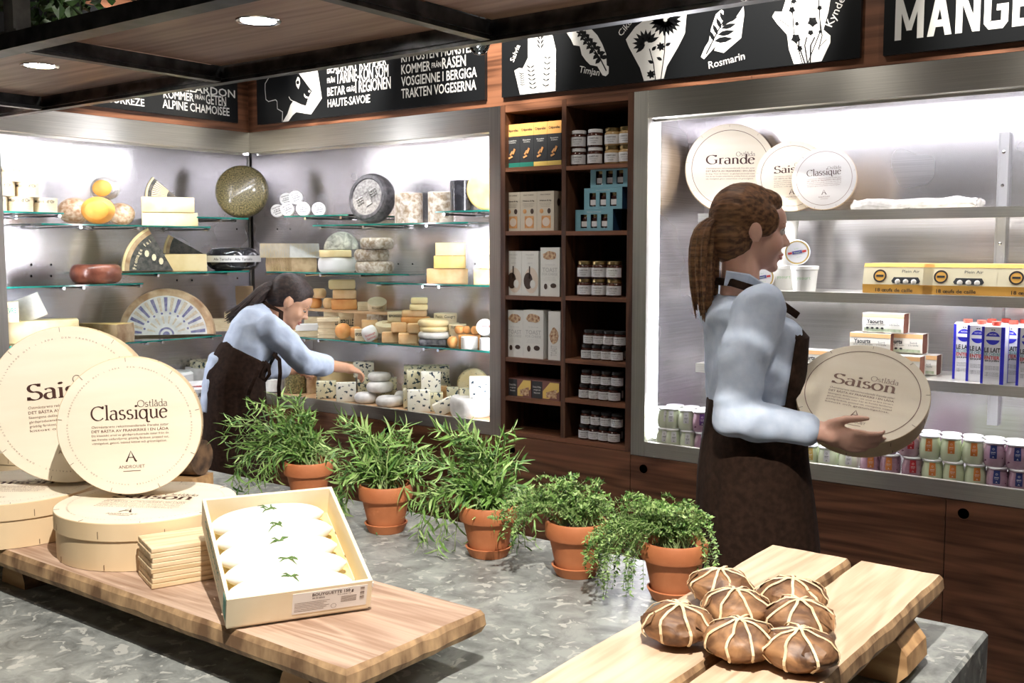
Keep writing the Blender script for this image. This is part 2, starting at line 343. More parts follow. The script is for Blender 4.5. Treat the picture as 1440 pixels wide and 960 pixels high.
# ---------------- refrigerated display cases ----------------
def hole_door(parent, x0, x1, z0, z1, holes, axis='B', m=None):
    """door leaf with round finger pull"""
    if axis == 'B': d = mk('door_panel', MB().box(x0+.0015, YB, z0, x1-.0015, YB+.02, z1-.002), WAL_X, parent)
    else: d = mk('door_panel', MB().box(XA-.02, x0+.0015, z0, XA, x1-.0015, z1-.002), WAL_Y, parent)
    for hx, hz in holes:
        M = T(hx, YB-.0004, hz) @ RX(pi/2) if axis == 'B' else T(XA+.0004, hx, hz) @ RY(pi/2)
        mk('finger_hole', MB().lathe([(.021, -.001), (.0225, .0012), (.019, .0016), (.018, -.001)], 20, M, 0).lathe([(1e-5, .0002), (.018, .0002)], 20, M, 1), [WAL_X, GAP], d)
    return d
def panel_run(name, label, spans, z1):
    t = thing(name, label, 'cabinet')
    for x0, x1, hl in spans: hole_door(t, x0, x1, .08, z1, hl)
    mk('plinth', MB().box(spans[0][0], YB+.04, 0, spans[-1][1], YB+.06, .08), GAP, t)
    mk('carcass', MB().box(spans[0][0]+.001, YB+.0205, .08, spans[-1][1]-.001, YB+.5, z1-.003), WAL_X, t)
    return t
ZB, ZL, ZHB = .763, .823, 2.113
hz = lambda px, py: (wy(px, py, YB).x, wy(px, py, YB).z)
x533 = wy(533, 600, YB).x
panel_run('base_cabinet', 'walnut base cabinet below the cheese display case of the back wall', [(XA, x533-.75, []), (x533-.75, x533, []), (x533, XPOST1, [hz(544, 605)])], ZB)
panel_run('base_cabinet', 'walnut base cabinet with a round finger hole below the open jar shelves', [(XPOST1, XC1, [hz(720, 632)])], .775)
panel_run('base_cabinet', 'long walnut base cabinet below the dairy display case on the right', [(XC1, -.882, [hz(905, 659)]), (-.882, .35, [hz(1355, 722)])], ZB)
t = thing('base_cabinet', 'walnut base cabinet below the cheese display case of the left wall', 'cabinet')
for a, b in ((2.2, 2.9), (2.9, YB)): hole_door(t, a, b, .08, ZB, [], 'A')
mk('carcass', MB().box(XA-.5, 2.2, .08, XA-.021, YB, ZB-.003), WAL_Y, t)

def case_B(label, x0, x1, lx0, lx1, left_post=True, right_post=True, floor_m=None):
    t = thing('display_case', label, 'display case')
    mk('hood', MB().box(x0, YB, ZHB, x1, YB+.012, ZH-.001).box(x0, YB+.012, ZHB, x1, YB+.05, ZHB+.006).box(x0, YB+.05, ZHB-.01, x1, YB+.055, ZHB+.02), STEEL_X, t)
    mk('back_panel', MB().box(x0-(.6 if x0 < -4 else 0), 4.1, .8, x1, 4.112, 2.2), BACK_X, t)
    mk('top_panel', MB().box(x0, YB+.056, 2.15, x1, 4.1, 2.16), BACK_X, t)
    mk('led_tube', MB().box(lx0, YB+.058, 2.108, lx1, YB+.072, 2.12), LED, t)
    mk('base_ledge', MB().box(x0, YB, ZB+.001, x1, YB+.008, ZL).box(x0, YB+.008, ZL-.006, x1, YB+.02, ZL).box(x0, YB+.018, .795, x1, YB+.022, ZL), STEEL_X, t)
    mk('case_floor', MB().box(x0, YB+.022, .785, x1, 4.1, .797), BACK_X, t)
    if left_post:
        mk('side_post', MB().box(XC1+.001, YB-.001, ZB+.001, XR0, YB+.03, ZH-.001), STEEL_Z, t)
        mk('side_panel', MB().box(x0-.01, YB+.03, .8, x0, 4.1, 2.2), BACK_Y, t)
        mk('led_tube', MB().box(x0+.006, YB+.062, .83, x0+.016, YB+.074, 2.10), LEDV, t)
    if right_post:
        mk('side_post', MB().box(x1, YB-.001, ZB+.001, x1+.062, YB+.03, ZH-.001), STEEL_Z, t)
        mk('side_panel', MB().box(x1, YB+.03, .8, x1+.01, 4.1, 2.2), BACK_Y, t)
    return t
caseL = case_B('stainless steel cheese display case wrapping the left corner of the shop', XA, XPOST0, -4.43, XPOST0-.005, False, True)
mk('led_tube', MB().box(XPOST0-.016, YB+.062, .83, XPOST0-.006, YB+.074, 2.10), LEDV, caseL)
caseR = case_B('wide stainless steel dairy case on the right with yogurt jars and cartons', XR0, XREND, XR0+.03, XREND, True, True)
# left wall case
YA0 = 2.2
caseA = caseL
mk('hood', MB().box(XA-.012, YA0, ZHB, XA, YB, ZH-.001).box(XA-.05, YA0, ZHB, XA-.012, YB, ZHB+.006).box(XA-.055, YA0, ZHB-.01, XA-.05, YB, ZHB+.02), STEEL_Y, caseA)
mk('back_panel', MB().box(-5.122, YA0, .8, -5.11, 4.1, 2.2), BACK_Y, caseA)
mk('top_panel', MB().box(-5.11, YA0, 2.15, XA-.056, 4.1, 2.16), BACK_Y, caseA)
mk('led_tube', MB().box(XA-.072, YA0+.03, 2.108, XA-.058, YB+.04, 2.12), LED, caseA)
mk('led_tube', MB().box(XA-.074, YA0+.062, .83, XA-.062, YA0+.072, 2.10), LEDV, caseA)
mk('base_ledge', MB().box(XA-.008, YA0, ZB+.001, XA, YB, ZL).box(XA-.02, YA0, ZL-.006, XA-.008, YB, ZL), STEEL_Y, caseA)
mk('case_floor', MB().box(-5.11, YA0, .785, XA-.02, 4.1, .797), BACK_Y, caseA)
mk('side_post', MB().box(XA-.03, YA0, ZB+.001, XA+.001, YA0+.06, ZH-.001), STEEL_Z, caseA)
mk('side_panel', MB().box(-5.11, YA0+.05, .8, XA-.03, YA0+.06, 2.2), BACK_X, caseA)
mk('corner_seam', MB().box(-5.11, 4.094, .8, -5.104, 4.1, 2.15), STEEL_Z, caseA)
# peg holes in the back panels
hb = MB()
for x, y in [(625, 350), (640, 350), (645, 375), (655, 375), (390, 322), (408, 322), (560, 371), (580, 371), (495, 396), (668, 371), (560, 384), (580, 384)]:
    p = wy(x, y, 4.0995); hb.lathe([(1e-5, 0), (.005, 0)], 8, frame(p, (1, 0, 0), (0, 0, 1), (0, -1, 0)))
mk('peg_hole', hb, GAP, caseL)['kind'] = 'stuff'
hb = MB()
for x, y in [(41, 317), (44, 372), (72, 372), (44, 388), (72, 388), (75, 455), (249, 394), (270, 394), (333, 322), (334, 391)]:
    p = wx(x, y, -5.1095); hb.lathe([(1e-5, 0), (.006, 0)], 8, frame(p, (0, 1, 0), (0, 0, 1), (1, 0, 0)))
mk('peg_hole', hb, GAP, caseA)['kind'] = 'stuff'
# glass shelves on steel rods
SH = {}
def shelf_B(key, px0, px1, z, rods, y0=3.72, y1=4.08):
    x0 = wy(px0, 350, y0).x; x1 = min(wy(px1, 350, y0).x, XPOST0-.003)
    o = mk('glass_shelf', MB().box(x0, y0+.0015, z-.008, x1, y1, z, mi=0).box(x0, y0, z-.008, x1, y0+.0015, z, mi=1), [GLASS, GLASSEDGE], caseL)
    for r in rods:
        xr = wy(r, 350, y0+.02).x
        mk('shelf_rod', MB().tube([(xr, y0+.02, z-.016), (xr, 4.1, z-.016)], .0045, 8).tube([(xr, y0+.008, z-.016), (xr, y0+.04, z-.016)], .0075, 10).tube([(xr, 4.03, z-.016), (xr, 4.06, z-.016)], .0085, 10), CHROME, o)
    SH[key] = z; return o
def shelf_A(key, px0, px1, z, rods, xf=-4.62, xb=-5.09, clip=None):
    y0 = wx(px0, 350, xf).y; y1 = wx(px1, 350, xf).y
    if clip: y1 = min(y1, clip)
    o = mk('glass_shelf', MB().box(xb, y0, z-.008, xf-.0015, y1, z, mi=0).box(xf-.0015, y0, z-.008, xf, y1, z, mi=1), [GLASS, GLASSEDGE], caseA)
    for r in rods:
        yr = wx(r, 350, xf-.02).y
        mk('shelf_rod', MB().tube([(xf-.02, yr, z-.016), (-5.11, yr, z-.016)], .0045, 8).tube([(xf-.008, yr, z-.016), (xf-.04, yr, z-.016)], .0075, 10).tube([(-5.06, yr, z-.016), (-5.03, yr, z-.016)], .0085, 10), CHROME, o)
    SH[key] = z; return o
shelf_B('B1', 400, 490, 1.778, [432, 482]); shelf_B('B2', 440, 658, 1.727, [453, 513, 602]); shelf_B('B3', 612, 688, 1.780, [627, 672])
shelf_B('B4', 374, 575, 1.478, [375, 430, 452, 508]); shelf_B('B5', 515, 690, 1.434, [530, 596, 619]); shelf_B('B6', 395, 690, 1.128, [428, 448, 505, 530, 597, 617])
shelf_A('A1', -12, 92, 1.771, [20, 84]); shelf_A('A2', 60, 297, 1.72, [113, 194, 292]); shelf_A('A3', 278, 350, 1.771, [310, 330], clip=3.7)
shelf_A('A4', 2, 200, 1.430, [86, 114, 195]); shelf_A('A5', 170, 350, 1.481, [220, 289, 318], clip=3.71); shelf_A('A6', 60, 309, 1.135, [202, 223, 294])
shelf_A('A6b', -12, 58, 1.16, [10, 40])
# solid steel shelves on white rails in the dairy case
ZR = (1.742, 1.440, 1.140)
for z in ZR:
    o = mk('steel_shelf', MB().box(-1.9, 3.752, z-.004, XREND-.12, 4.085, z).box(-1.9, 3.75, z-.036, XREND-.12, 3.753, z).box(-1.9, 3.753, z-.036, XREND-.12, 3.77, z-.033), STEEL_X, caseR)
for px in (1403, 1417):
    pass
RAILW = pm('white_rail', (.7, .7, .72), rough=.4, metal=.4)
for x in (wy(1411, 240, 4.08).x, -1.80):
    r = mk('shelf_rail', MB().box(x-.018, 4.075, .95, x+.018, 4.1, 2.02).box(x-.018, 4.07, .95, x-.014, 4.076, 2.02).box(x+.014, 4.07, .95, x+.018, 4.076, 2.02), RAILW, caseR)
    for z in (1.95, 1.83, 1.62, 1.3):
        mk('screw', MB().lathe([(1e-5, .002), (.006, .001), (.0065, 0)], 10, frame((x, 4.0745, z), (1, 0, 0), (0, 0, 1), (0, -1, 0))), CHROME, r)

# ---------------- open walnut shelf unit ----------------
cub = thing('shelf_unit', 'tall dark walnut shelf unit with twelve open compartments of crackers and jars', 'shelf unit')
CZB, CD = .775, .33
mk('side_panel', MB().box(XPOST1+.001, YB-.002, CZB, -2.755, YB+CD, ZH-.001), WAL_Z_SHADED, cub)
mk('side_panel', MB().box(-2.137, YB-.002, CZB, XC1, YB+CD, ZH-.001), WAL_Z_SHADED, cub)
mk('divider', MB().box(-2.457, YB-.001, CZB+.02, -2.435, YB+CD, ZH-.001), WAL_Z_SHADED, cub)
mk('back_panel', MB().box(-2.755, YB+CD, CZB, -2.137, YB+CD+.01, ZH), pm('shaded_back_board', (.008, .006, .005), rough=.6), cub)  # near-black walnut: shade at the back of the compartments put into the colour
mk('shelf', MB().box(-2.755, YB-.001, CZB, -2.137, YB+CD, CZB+.02), WAL_X, cub)
mk('shelf', MB().box(-2.755, YB+.0, ZH-.03, -2.137, YB+CD, ZH-.001), WAL_X, cub)
CL = [1.953, 1.678, 1.397, 1.123, .948]; CR = [1.945, 1.675, 1.403, 1.137, .968]
for z in CL: mk('shelf', MB().box(-2.755, YB, z-.018, -2.457, YB+CD, z), WAL_X, cub)
for z in CR: mk('shelf', MB().box(-2.435, YB, z-.018, -2.137, YB+CD, z), WAL_X, cub)
CL.append(CZB+.02); CR.append(CZB+.02)

# ---------------- signs ----------------
SY = YB-.018
def ytxt(mb, s, p0, x1, ytop, bold=.014, mi=0):
    P = wy(p0[0], p0[1], SY-.0006); X1 = wy(x1, p0[1], SY-.0006).x; h = wy(p0[0], ytop, SY-.0006).z-P.z
    mb.text(s, h*.88, frame(P, (1, 0, 0), (0, 0, 1), (0, -1, 0)), bold=bold, align='L', width=X1-P.x, mi=mi)
def ypoly(mb, pts, mi=0, dy=.0006):
    mb.poly([wy(x, y, SY-dy) for x, y in pts], mi=mi)
def outline(mb, pts, wdt, mi=0, dy=.0006, closed=False):
    P = [wy(x, y, SY-dy) for x, y in pts]
    for i in range(len(P)-1):
        d = (P[i+1]-P[i]).normalized(); n = Vector((-d.z, 0, d.x))*wdt/2; e = d*wdt*.3
        mb.add([P[i]+n-e, P[i+1]+n+e, P[i+1]-n+e, P[i]-n-e], [(0, 1, 2, 3)], None, mi)
def board_B(label, px0, px1, pybot, top):
    a = wy(px0, pybot[0], SY); b = wy(px1, pybot[1], SY); z = (a.z+b.z)/2
    t = thing('sign_board', label, 'sign', ((a.x+b.x)/2, YB, z)); 
    o = mk('board', MB().box(a.x, SY, z, b.x, YB-.0005, top), SIGNBLACK, t); o.matrix_parent_inverse = T(*[-c for c in t.location])
    return t
def on(o, t): o.parent = t; o.matrix_parent_inverse = T(*[-c for c in t.location]); return o
K = 380/1440
c8 = lambda x, y: (340+x*K, y*K)
s1 = board_B('black sign with a goat head drawing and two blocks of white capitals', 362, 682, (176, 139.5), 2.72)
g = MB()
rows1 = [('HAUTE-SAVOIE', (458, 572), 684, 525), ('BETAR', (456, 512), 552, 462), ('GRÄS', (558, 490), 602, 461), ('I REGIONEN', (606, 494), 794, 425), ('FRÅN', (455, 443), 496, 414), ('TARINE-KON SOM', (502, 446), 782, 376), ('BEAUFORT KOMMER', (455, 392), 772, 335),
         ('TRAKTEN VOGESERNA', (850, 524), 1250, 468), ('VOSGIENNE I BERGIGA', (850, 460), 1253, 404), ('KOMMER', (850, 396), 1006, 340), ('FRÅN', (1012, 362), 1062, 332), ('RASEN', (1068, 366), 1194, 302), ('KITTOSTEN MUNSTER', (850, 332), 1240, 276)]
for s, p, x1, yt in rows1:
    q = c8(*p); ytxt(g, s, q, c8(x1, 0)[0], c8(0, yt)[1])
on(mk('lettering', g, WHITE), s1); g = MB()
# face drawing: white shape, eye, outline
d8 = lambda x, y: (350+x*130/1248, 80+y*100/960)
ypoly(g, [d8(*q) for q in [(690, 245), (650, 180), (920, 150), (945, 290), (985, 560), (840, 775), (800, 560), (850, 460)]])
ypoly(g, [d8(*q) for q in [(800, 560), (840, 775), (760, 765), (700, 640), (770, 660)]])
ypoly(g, [d8(*q) for q in [(700, 640), (760, 765), (640, 745), (600, 590)]])
ypoly(g, [d8(*q) for q in [(600, 590), (640, 745), (590, 790), (535, 868), (455, 878), (520, 770), (560, 650)]])
ypoly(g, [d8(*q) for q in [(660, 265), (685, 290), (692, 360), (668, 435), (640, 385), (633, 330)]])
ypoly(g, [d8(*q) for q in [(745, 490), (770, 530), (805, 540), (800, 560), (765, 555), (745, 530)]])
ypoly(g, [d8(816+14*cos(a*pi/5), 465+16*sin(a*pi/5)) for a in range(10)])
outline(g, [d8(*q) for q in [(300, 230), (250, 310), (220, 360), (218, 440), (230, 575), (265, 602), (360, 578), (380, 600), (385, 700), (455, 742), (450, 870)]], .004)
outline(g, [d8(*q) for q in [(540, 538), (560, 575), (600, 600)]], .004)
on(mk('goat_drawing', g, WHITE), s1)
g = MB(); P = [d8(660+20*cos(a*pi/6), 345+26*sin(a*pi/6)) for a in range(12)]; ypoly(g, P, 0, .0010); on(mk('drawn_pupil', g, SIGNBLACK), s1)
# herb sign
s2 = board_B('long black sign with white herb silhouettes reading Timjan and Rosmarin', 705.5, 1209, (136, 82.5), 2.72)
g = MB(); c6 = lambda x, y: (700+x*200/1371, y*140/960); c3 = lambda x, y: (700+x*.375, y*.375); ce = lambda x, y: (760+x*320/1440, y*120/540)
def flush(nm, m):
    global g
    on(mk(nm, g, m), s2); g = MB()
def stxt(s, c, ang, hpx, spx=1, bold=.005):
    P = wy(*c, SY-.0006); h = hpx
    g.text(s, h, frame(P, (cos(ang), 0, sin(ang)), (-sin(ang), 0, cos(ang)), (0, -1, 0)), bold=bold, align='C', sx=spx)
# white shapes, split in convex-ish slabs
for P in ([(160, 680), (205, 655), (240, 660), (215, 912)], [(240, 660), (290, 560), (290, 340), (370, 260), (425, 258), (425, 890), (215, 912)], [(425, 258), (480, 240), (530, 350), (560, 480), (556, 876), (425, 890)], [(160, 680), (240, 660), (228, 800), (190, 800)]):
    ypoly(g, [c6(*q) for q in P])
flush('plant_silhouette', WHITE)
for P in ([(665, 315), (905, 282), (960, 340), (1005, 420), (790, 445), (730, 435), (705, 380)], [(790, 445), (1005, 420), (1045, 520), (1050, 630), (960, 640), (890, 625), (850, 585), (810, 530)], [(960, 640), (1050, 630), (1070, 640), (1068, 710), (1040, 735), (1010, 725), (985, 685)]):
    ypoly(g, [c6(*q) for q in P])
flush('plant_silhouette', WHITE)
for P in ([(730, 70), (925, 90), (915, 210), (870, 300), (560, 300), (540, 250), (600, 170)], [(560, 300), (870, 300), (800, 420), (780, 497), (655, 512), (630, 430)]):
    ypoly(g, [ce(*q) for q in P])
ypoly(g, [ce(*q) for q in [(730, 70), (925, 90), (930, -40), (760, -30)]])
flush('plant_silhouette', WHITE)
for P in ([(1015, 360), (1040, 300), (1065, 260), (1080, 180), (1110, 90), (1145, 60), (1160, 70), (1150, 170), (1110, 290), (1035, 375)], [(1110, 290), (1150, 170), (1230, 120), (1285, 40), (1290, 90), (1270, 240), (1160, 335), (1100, 320)]):
    ypoly(g, [ce(*q) for q in P])
flush('plant_silhouette', WHITE)
cg = lambda x, y: (1040+x*400/1440, y*100/360)
for P in ([(165, 85), (180, 58), (215, 60), (240, -20), (470, -60), (450, 60), (425, 150), (300, 200), (240, 175), (190, 120)], [(240, 175), (300, 200), (425, 150), (460, 180), (460, 215), (415, 310), (275, 325), (250, 250)]):
    ypoly(g, [cg(*q) for q in P])
flush('plant_silhouette', WHITE)

stxt('Salvia', (727, 76), rad(62), .024); stxt('Timjan', (828, 104), rad(-14), .026); stxt('Cikoria', (886, 36), rad(44), .026); stxt('Rosmarin', (1022, 90), rad(8), .027); stxt('Kyndel', (1180, 17), rad(63), .028)
on(mk('lettering', g, WHITE), s2)
g = MB()
def leafp(cx, cy, L_, ang, wd_=.35, f=None):
    a = ang; pts = []
    for u, v in ((0, 0), (.3, wd_/2), (.6, wd_/2), (1, 0), (.6, -wd_/2), (.3, -wd_/2)): pts.append(f(cx+L_*(u*cos(a)-v*sin(a)), cy+L_*(u*sin(a)+v*cos(a))))
    ypoly(g, pts, 0, .0011)
def stem(pts, f, wdt=.003): outline(g, [f(*q) for q in pts], wdt, 0, .0011)
for bx, by, tx, ty, L_ in ((342, 890, 310, 620, 40), (460, 876, 482, 520, 36), (240, 840, 228, 700, 26), (424, 880, 420, 330, 0)):
    stem([(bx, by), (tx, ty)], c6, .0022)
    if L_:
        for k in range(6):
            u = .12+k*.15; x = bx+(tx-bx)*u; y = by+(ty-by)*u; leafp(x, y, L_*1.3, -.6, .25, c6); leafp(x, y, L_*1.3, pi+.6, .25, c6)
for k in range(5): leafp(410, 470-k*42, 70, -1.0, .2, c6); leafp(410, 470-k*42, 70, pi+1.0, .2, c6)
flush('herb_drawing', SIGNBLACK)
stem([(1045, 680), (990, 570), (900, 440), (790, 300)], c6, .005)
for k, (x, y) in enumerate([(990, 560), (965, 520), (925, 470), (895, 430), (860, 390), (830, 350), (800, 320)]):
    leafp(x, y, 80-k*4, -.25, .5, c6); leafp(x, y, 75-k*4, 2.3, .5, c6); leafp(x, y, 60, -1.3, .45, c6); leafp(x, y, 50, 3.4, .4, c6)
flush('herb_drawing', SIGNBLACK)
for (fx, fy, n, r0, a0, a1) in ((790, 150, 13, 95, -.2, 3.5), (670, 300, 10, 80, 2.4, 5.8)):
    for k in range(n): a = a0+(a1-a0)*k/(n-1); leafp(fx+10*cos(a), fy-25+10*sin(a), r0, a, .28, ce)
leafp(790, 140, 85, pi, .4, ce); leafp(790, 140, 90, 0, .4, ce)
stem([(790, 160), (785, 330), (762, 500)], ce, .004); stem([(690, 310), (715, 400), (728, 505)], ce, .004)
for x, y, a in [(715, 400, 3.6), (770, 380, 3.6), (790, 290, -.5), (705, 320, -.8)]: leafp(x, y, 40, a, .5, ce)
for x, y in [(762, 295), (700, 470)]:
    for k in range(7): leafp(x, y, 30, k*.9, .5, ce)
flush('herb_drawing', SIGNBLACK)
stem([(1050, 340), (1120, 200), (1200, 60)], ce, .0045)
for k in range(5): x = 1100+k*22; y = 260-k*40; leafp(x, y, 120-k*10, -.15-.08*k, .28, ce); leafp(x, y, 75, -2.0, .3, ce)
flush('herb_drawing', SIGNBLACK)
for bx, by, tx, ty in ((318, 320, 265, 10), (345, 320, 400, -10), (400, 250, 408, 110)):
    stem([(bx, by), (tx+10, (by+ty)/2), (tx, ty)], cg, .0035)
for x, y, r in [(285, 195, 26), (370, 110, 28), (265, 50, 18), (360, 165, 16), (305, 245, 16), (275, 5, 16), (405, 40, 14), (290, 120, 12), (408, 160, 10)]:
    for k in range(5): leafp(x, y, r, k*1.256+.3, .8, cg)
stem([(265, 145), (225, 115), (195, 95)], cg, .002); stem([(400, 240), (440, 200)], cg, .002); stem([(375, 50), (350, 0)], cg, .002); stem([(375, 50), (415, 35)], cg, .002)
for k in range(3): stem([(330+k*14, 320), (300+k*30, 230), (300+k*40, 190)], cg, .005)
on(mk('herb_drawing', g, SIGNBLACK), s2)
# right sign
s3 = board_B('black sign at the top right with large white capitals', 1241.5, 1540, (77, 47), 2.95)
g = MB(); BLK = {'M': [[(0, 0), (0, 1), (.17, 1), (.17, 0)], [(.58, 0), (.58, 1), (.75, 1), (.75, 0)], [(.04, 1), (.17, 1), (.45, .2), (.31, .2)], [(.71, 1), (.58, 1), (.30, .2), (.44, .2)]],
       'A': [[(0, 0), (.17, 0), (.40, 1), (.22, 1)], [(.62, 0), (.45, 0), (.22, 1), (.40, 1)], [(.12, .2), (.5, .2), (.5, .36), (.12, .36)]],
       'N': [[(0, 0), (0, 1), (.17, 1), (.17, 0)], [(.43, 0), (.43, 1), (.60, 1), (.60, 0)], [(.02, 1), (.18, 1), (.58, 0), (.42, 0)]],
       'G': [[(0, .14), (0, .86), (.17, .80), (.17, .20)], [(0, .86), (.12, 1), (.46, 1), (.58, .86), (.58, .66), (.41, .66), (.41, .84), (.17, .84)], [(0, .14), (.12, 0), (.46, 0), (.58, .14), (.41, .18), (.17, .18)], [(.58, .14), (.58, .54), (.41, .54), (.41, .16)], [(.30, .40), (.5, .40), (.5, .54), (.30, .54)]],
       'E': [[(0, 0), (0, 1), (.17, 1), (.17, 0)], [(0, 0), (.5, 0), (.5, .17), (0, .17)], [(0, .42), (.44, .42), (.44, .58), (0, .58)], [(0, .83), (.5, .83), (.5, 1), (0, 1)]],
       'R': [[(0, 0), (0, 1), (.17, 1), (.17, 0)], [(.1, .83), (.46, .83), (.46, 1), (.1, 1)], [(.40, .5), (.57, .55), (.57, .92), (.40, .98)], [(.1, .42), (.46, .42), (.46, .58), (.1, .58)], [(.22, .45), (.40, .45), (.6, 0), (.42, 0)]]}
P = wy(1258, 57.5, SY); H_ = (wy(1258, -3, SY)-P).z; x_ = 0; SX_ = (wy(1418, 40, SY).x-P.x)/2.83
for ch_ in 'MANGER':
    for j_, q_ in enumerate(BLK[ch_]): g.poly([(P.x+(x_+u_)*SX_, SY-.0006-.0003*j_, P.z+v_*H_) for u_, v_ in (q_ if sum(q_[k_-1][0]*q_[k_][1]-q_[k_][0]*q_[k_-1][1] for k_ in range(len(q_))) > 0 else q_[::-1])])
    x_ += max(u_ for q_ in BLK[ch_] for u_, v_ in q_)+.09
on(g.build('lettering', WHITE, None, fix=False), s3)
# left wall sign
SX = XA+.018
a = wx(20, 132, SX); b = wx(335, 174, SX)
s4 = thing('sign_board', 'black sign on the left wall reading Alpine Chamoisée', 'sign', (XA, (a.y+b.y)/2, 2.26))
on(mk('board', MB().box(XA+.0005, a.y-.3, 2.262, SX, b.y, 2.72), SIGNBLACK), s4)
g = MB()
def xtxt(s, p0, x1, ytop, bold=.014):
    P = wx(p0[0], p0[1], SX+.0006); Y1 = wx(x1, p0[1], SX+.0006).y; h = wx(p0[0], ytop, SX+.0006).z-P.z
    g.text(s, h*.88, frame(P, (0, 1, 0), (0, 0, 1), (1, 0, 0)), bold=bold, align='L', width=Y1-P.y)
for s, p, x1, yt in [('ALPINE CHAMOISÉE', (915, 605), 1290, 552), ('KOMMER', (920, 548), 1090, 496), ('FRÅN', (1098, 556), 1150, 528), ('GETEN', (1158, 582), 1272, 522), ('PÉLARDON', (1000, 505), 1322, 455), ('CORRÈZE', (600, 572), 812, 525)]:
    xtxt(s, (p[0]/4, p[1]/4), x1/4, yt/4)
on(mk('lettering', g, WHITE), s4)

# ---------------- overhead rack ----------------
rack = thing('overhead_rack', 'black steel rack with walnut underside and downlights hanging over the stone counter', 'rack', (-1.9, 1.85, 2.15))
RXS = [-5.1, -4.0, -2.868, -1.735, -.6, .53]; RY0, RY1, RZ0 = 1.47, 2.225, 2.15
def R(o): return on(o, rack)
R(mk('front_beam', MB().box(-5.1, RY0, RZ0, .6, RY0+.06, RZ0+.043).box(-5.1, RY0+.06, RZ0+.004, .6, RY0+.065, RZ0+.02), BLACKSTEEL))
R(mk('rear_beam', MB().box(-5.1, RY1-.035, RZ0, .6, RY1, RZ0+.06).box(-5.1, RY1-.045, RZ0+.01, .6, RY1-.036, RZ0+.02), BLACKSTEEL))
for x in RXS: R(mk('cross_beam', MB().box(x-.017, RY0+.066, RZ0+.001, x+.017, RY1-.046, RZ0+.05).box(x-.024, RY0+.066, RZ0+.012, x+.024, RY1-.046, RZ0+.018), BLACKSTEEL))
for i in range(5): 
    p = R(mk('underside_panel', MB().box(RXS[i]+.026, RY0+.07, RZ0+.05, RXS[i+1]-.026, RY1-.05, RZ0+.065), WAL_RACK_LIT))
    x = (RXS[i]+RXS[i+1])/2+.09 if i != 0 else -4.45
    if i == 1: x = -3.31
    if i == 2: x = -2.205
    dl = mk('downlight', MB().lathe([(.047, 0), (.058, -.003), (.060, 0), (.058, .0)], 28, T(x, 1.81, RZ0+.0495), 0).lathe([(1e-5, -.0012), (.046, -.0012)], 28, T(x, 1.81, RZ0+.0495), 1), [CHROME, LAMP], p)
    spot('rack_light', (x, 1.81, RZ0+.04), (x, 1.78, 0), 9, 105, WARM, .03)
POSTM = pm('galvanised_post', (.20, .20, .19), (.36, .36, .34), 18, rough=.35, metal=.7, bump=.3)
for x in (wy(25, 30, 1.5).x, -.3): R(mk('post', MB().box(x-.025, RY0+.004, RZ0+.044, x+.025, RY0+.054, 3.19).box(x-.045, RY0, RZ0+.044, x+.045, RY0+.06, RZ0+.05), POSTM))
# small clear bulb hanging behind the rear beam
pb = wy(674, 62, RY1+.03); t = thing('glass_bulb', 'small clear glass bulb hanging from the rear beam of the rack', 'bulb', tuple(pb))
mk('globe', MB().lathe([(.012, .035), (.016, .024), (.026, .012), (.03, 0), (.026, -.015), (.014, -.027), (1e-5, -.03)], 20), GLASS, t)
mk('filament', MB().tube([(0, 0, .03), (.006, 0, .0), (-.006, 0, -.008), (0, 0, .03)], .0012, 5), LEDV, t)
mk('socket', MB().lathe([(.013, .03), (.014, .06), (.01, .065)], 14), BLACKSTEEL, t); mk('cord', MB().tube([(0, 0, .064), (0, 0, 3.2-pb.z)], .0025, 6), BLACKSTEEL, t)
# hanging greenery on top of the rack
IVY = pm('ivy_leaf', (.012, .035, .008), (.04, .09, .02), 20, rough=.5)
def ivy(label, cx, cy, cz, sx, sy, sz, n, seed):
    r = random.Random(seed); t = thing('trailing_ivy', label, 'plant', (cx, cy, cz-sz)); g = MB()
    for i in range(n):
        p = Vector((r.gauss(0, sx*.5), r.gauss(0, sy*.4), sz+r.uniform(-sz, sz))); s = r.uniform(.015, .03)
        M = T(*p) @ Euler((r.uniform(0, 6), r.uniform(0, 6), r.uniform(0, 6))).to_matrix().to_4x4() @ SC(s)
        g.add([(0, -1, 0), (.7, -.3, .1), (.45, .3, 0), (0, 1, -.2), (-.45, .3, 0), (-.7, -.3, .1), (0, 0, -.12)], [(0, 1, 6), (1, 2, 6), (2, 3, 6), (3, 4, 6), (4, 5, 6), (5, 0, 6)], M)
    o = mk('foliage', g, IVY, t); o['kind'] = 'stuff'
    g = MB()
    for k in range(5): g.tube([(0, 0, 0), (r.uniform(-sx, sx)*.5, r.uniform(-.05, .05), sz), (r.uniform(-sx, sx), r.uniform(-.1, .1), sz*1.8)], .004, 5)
    mk('stem', g, IVY, t)
ivy('dark green ivy spilling over the rack left of its post', -3.22, 1.85, RZ0+.28, .17, .14, .19, 420, 1)
ivy('dark green ivy on the rack just right of its post', -2.50, 1.85, RZ0+.25, .17, .12, .16, 480, 2)

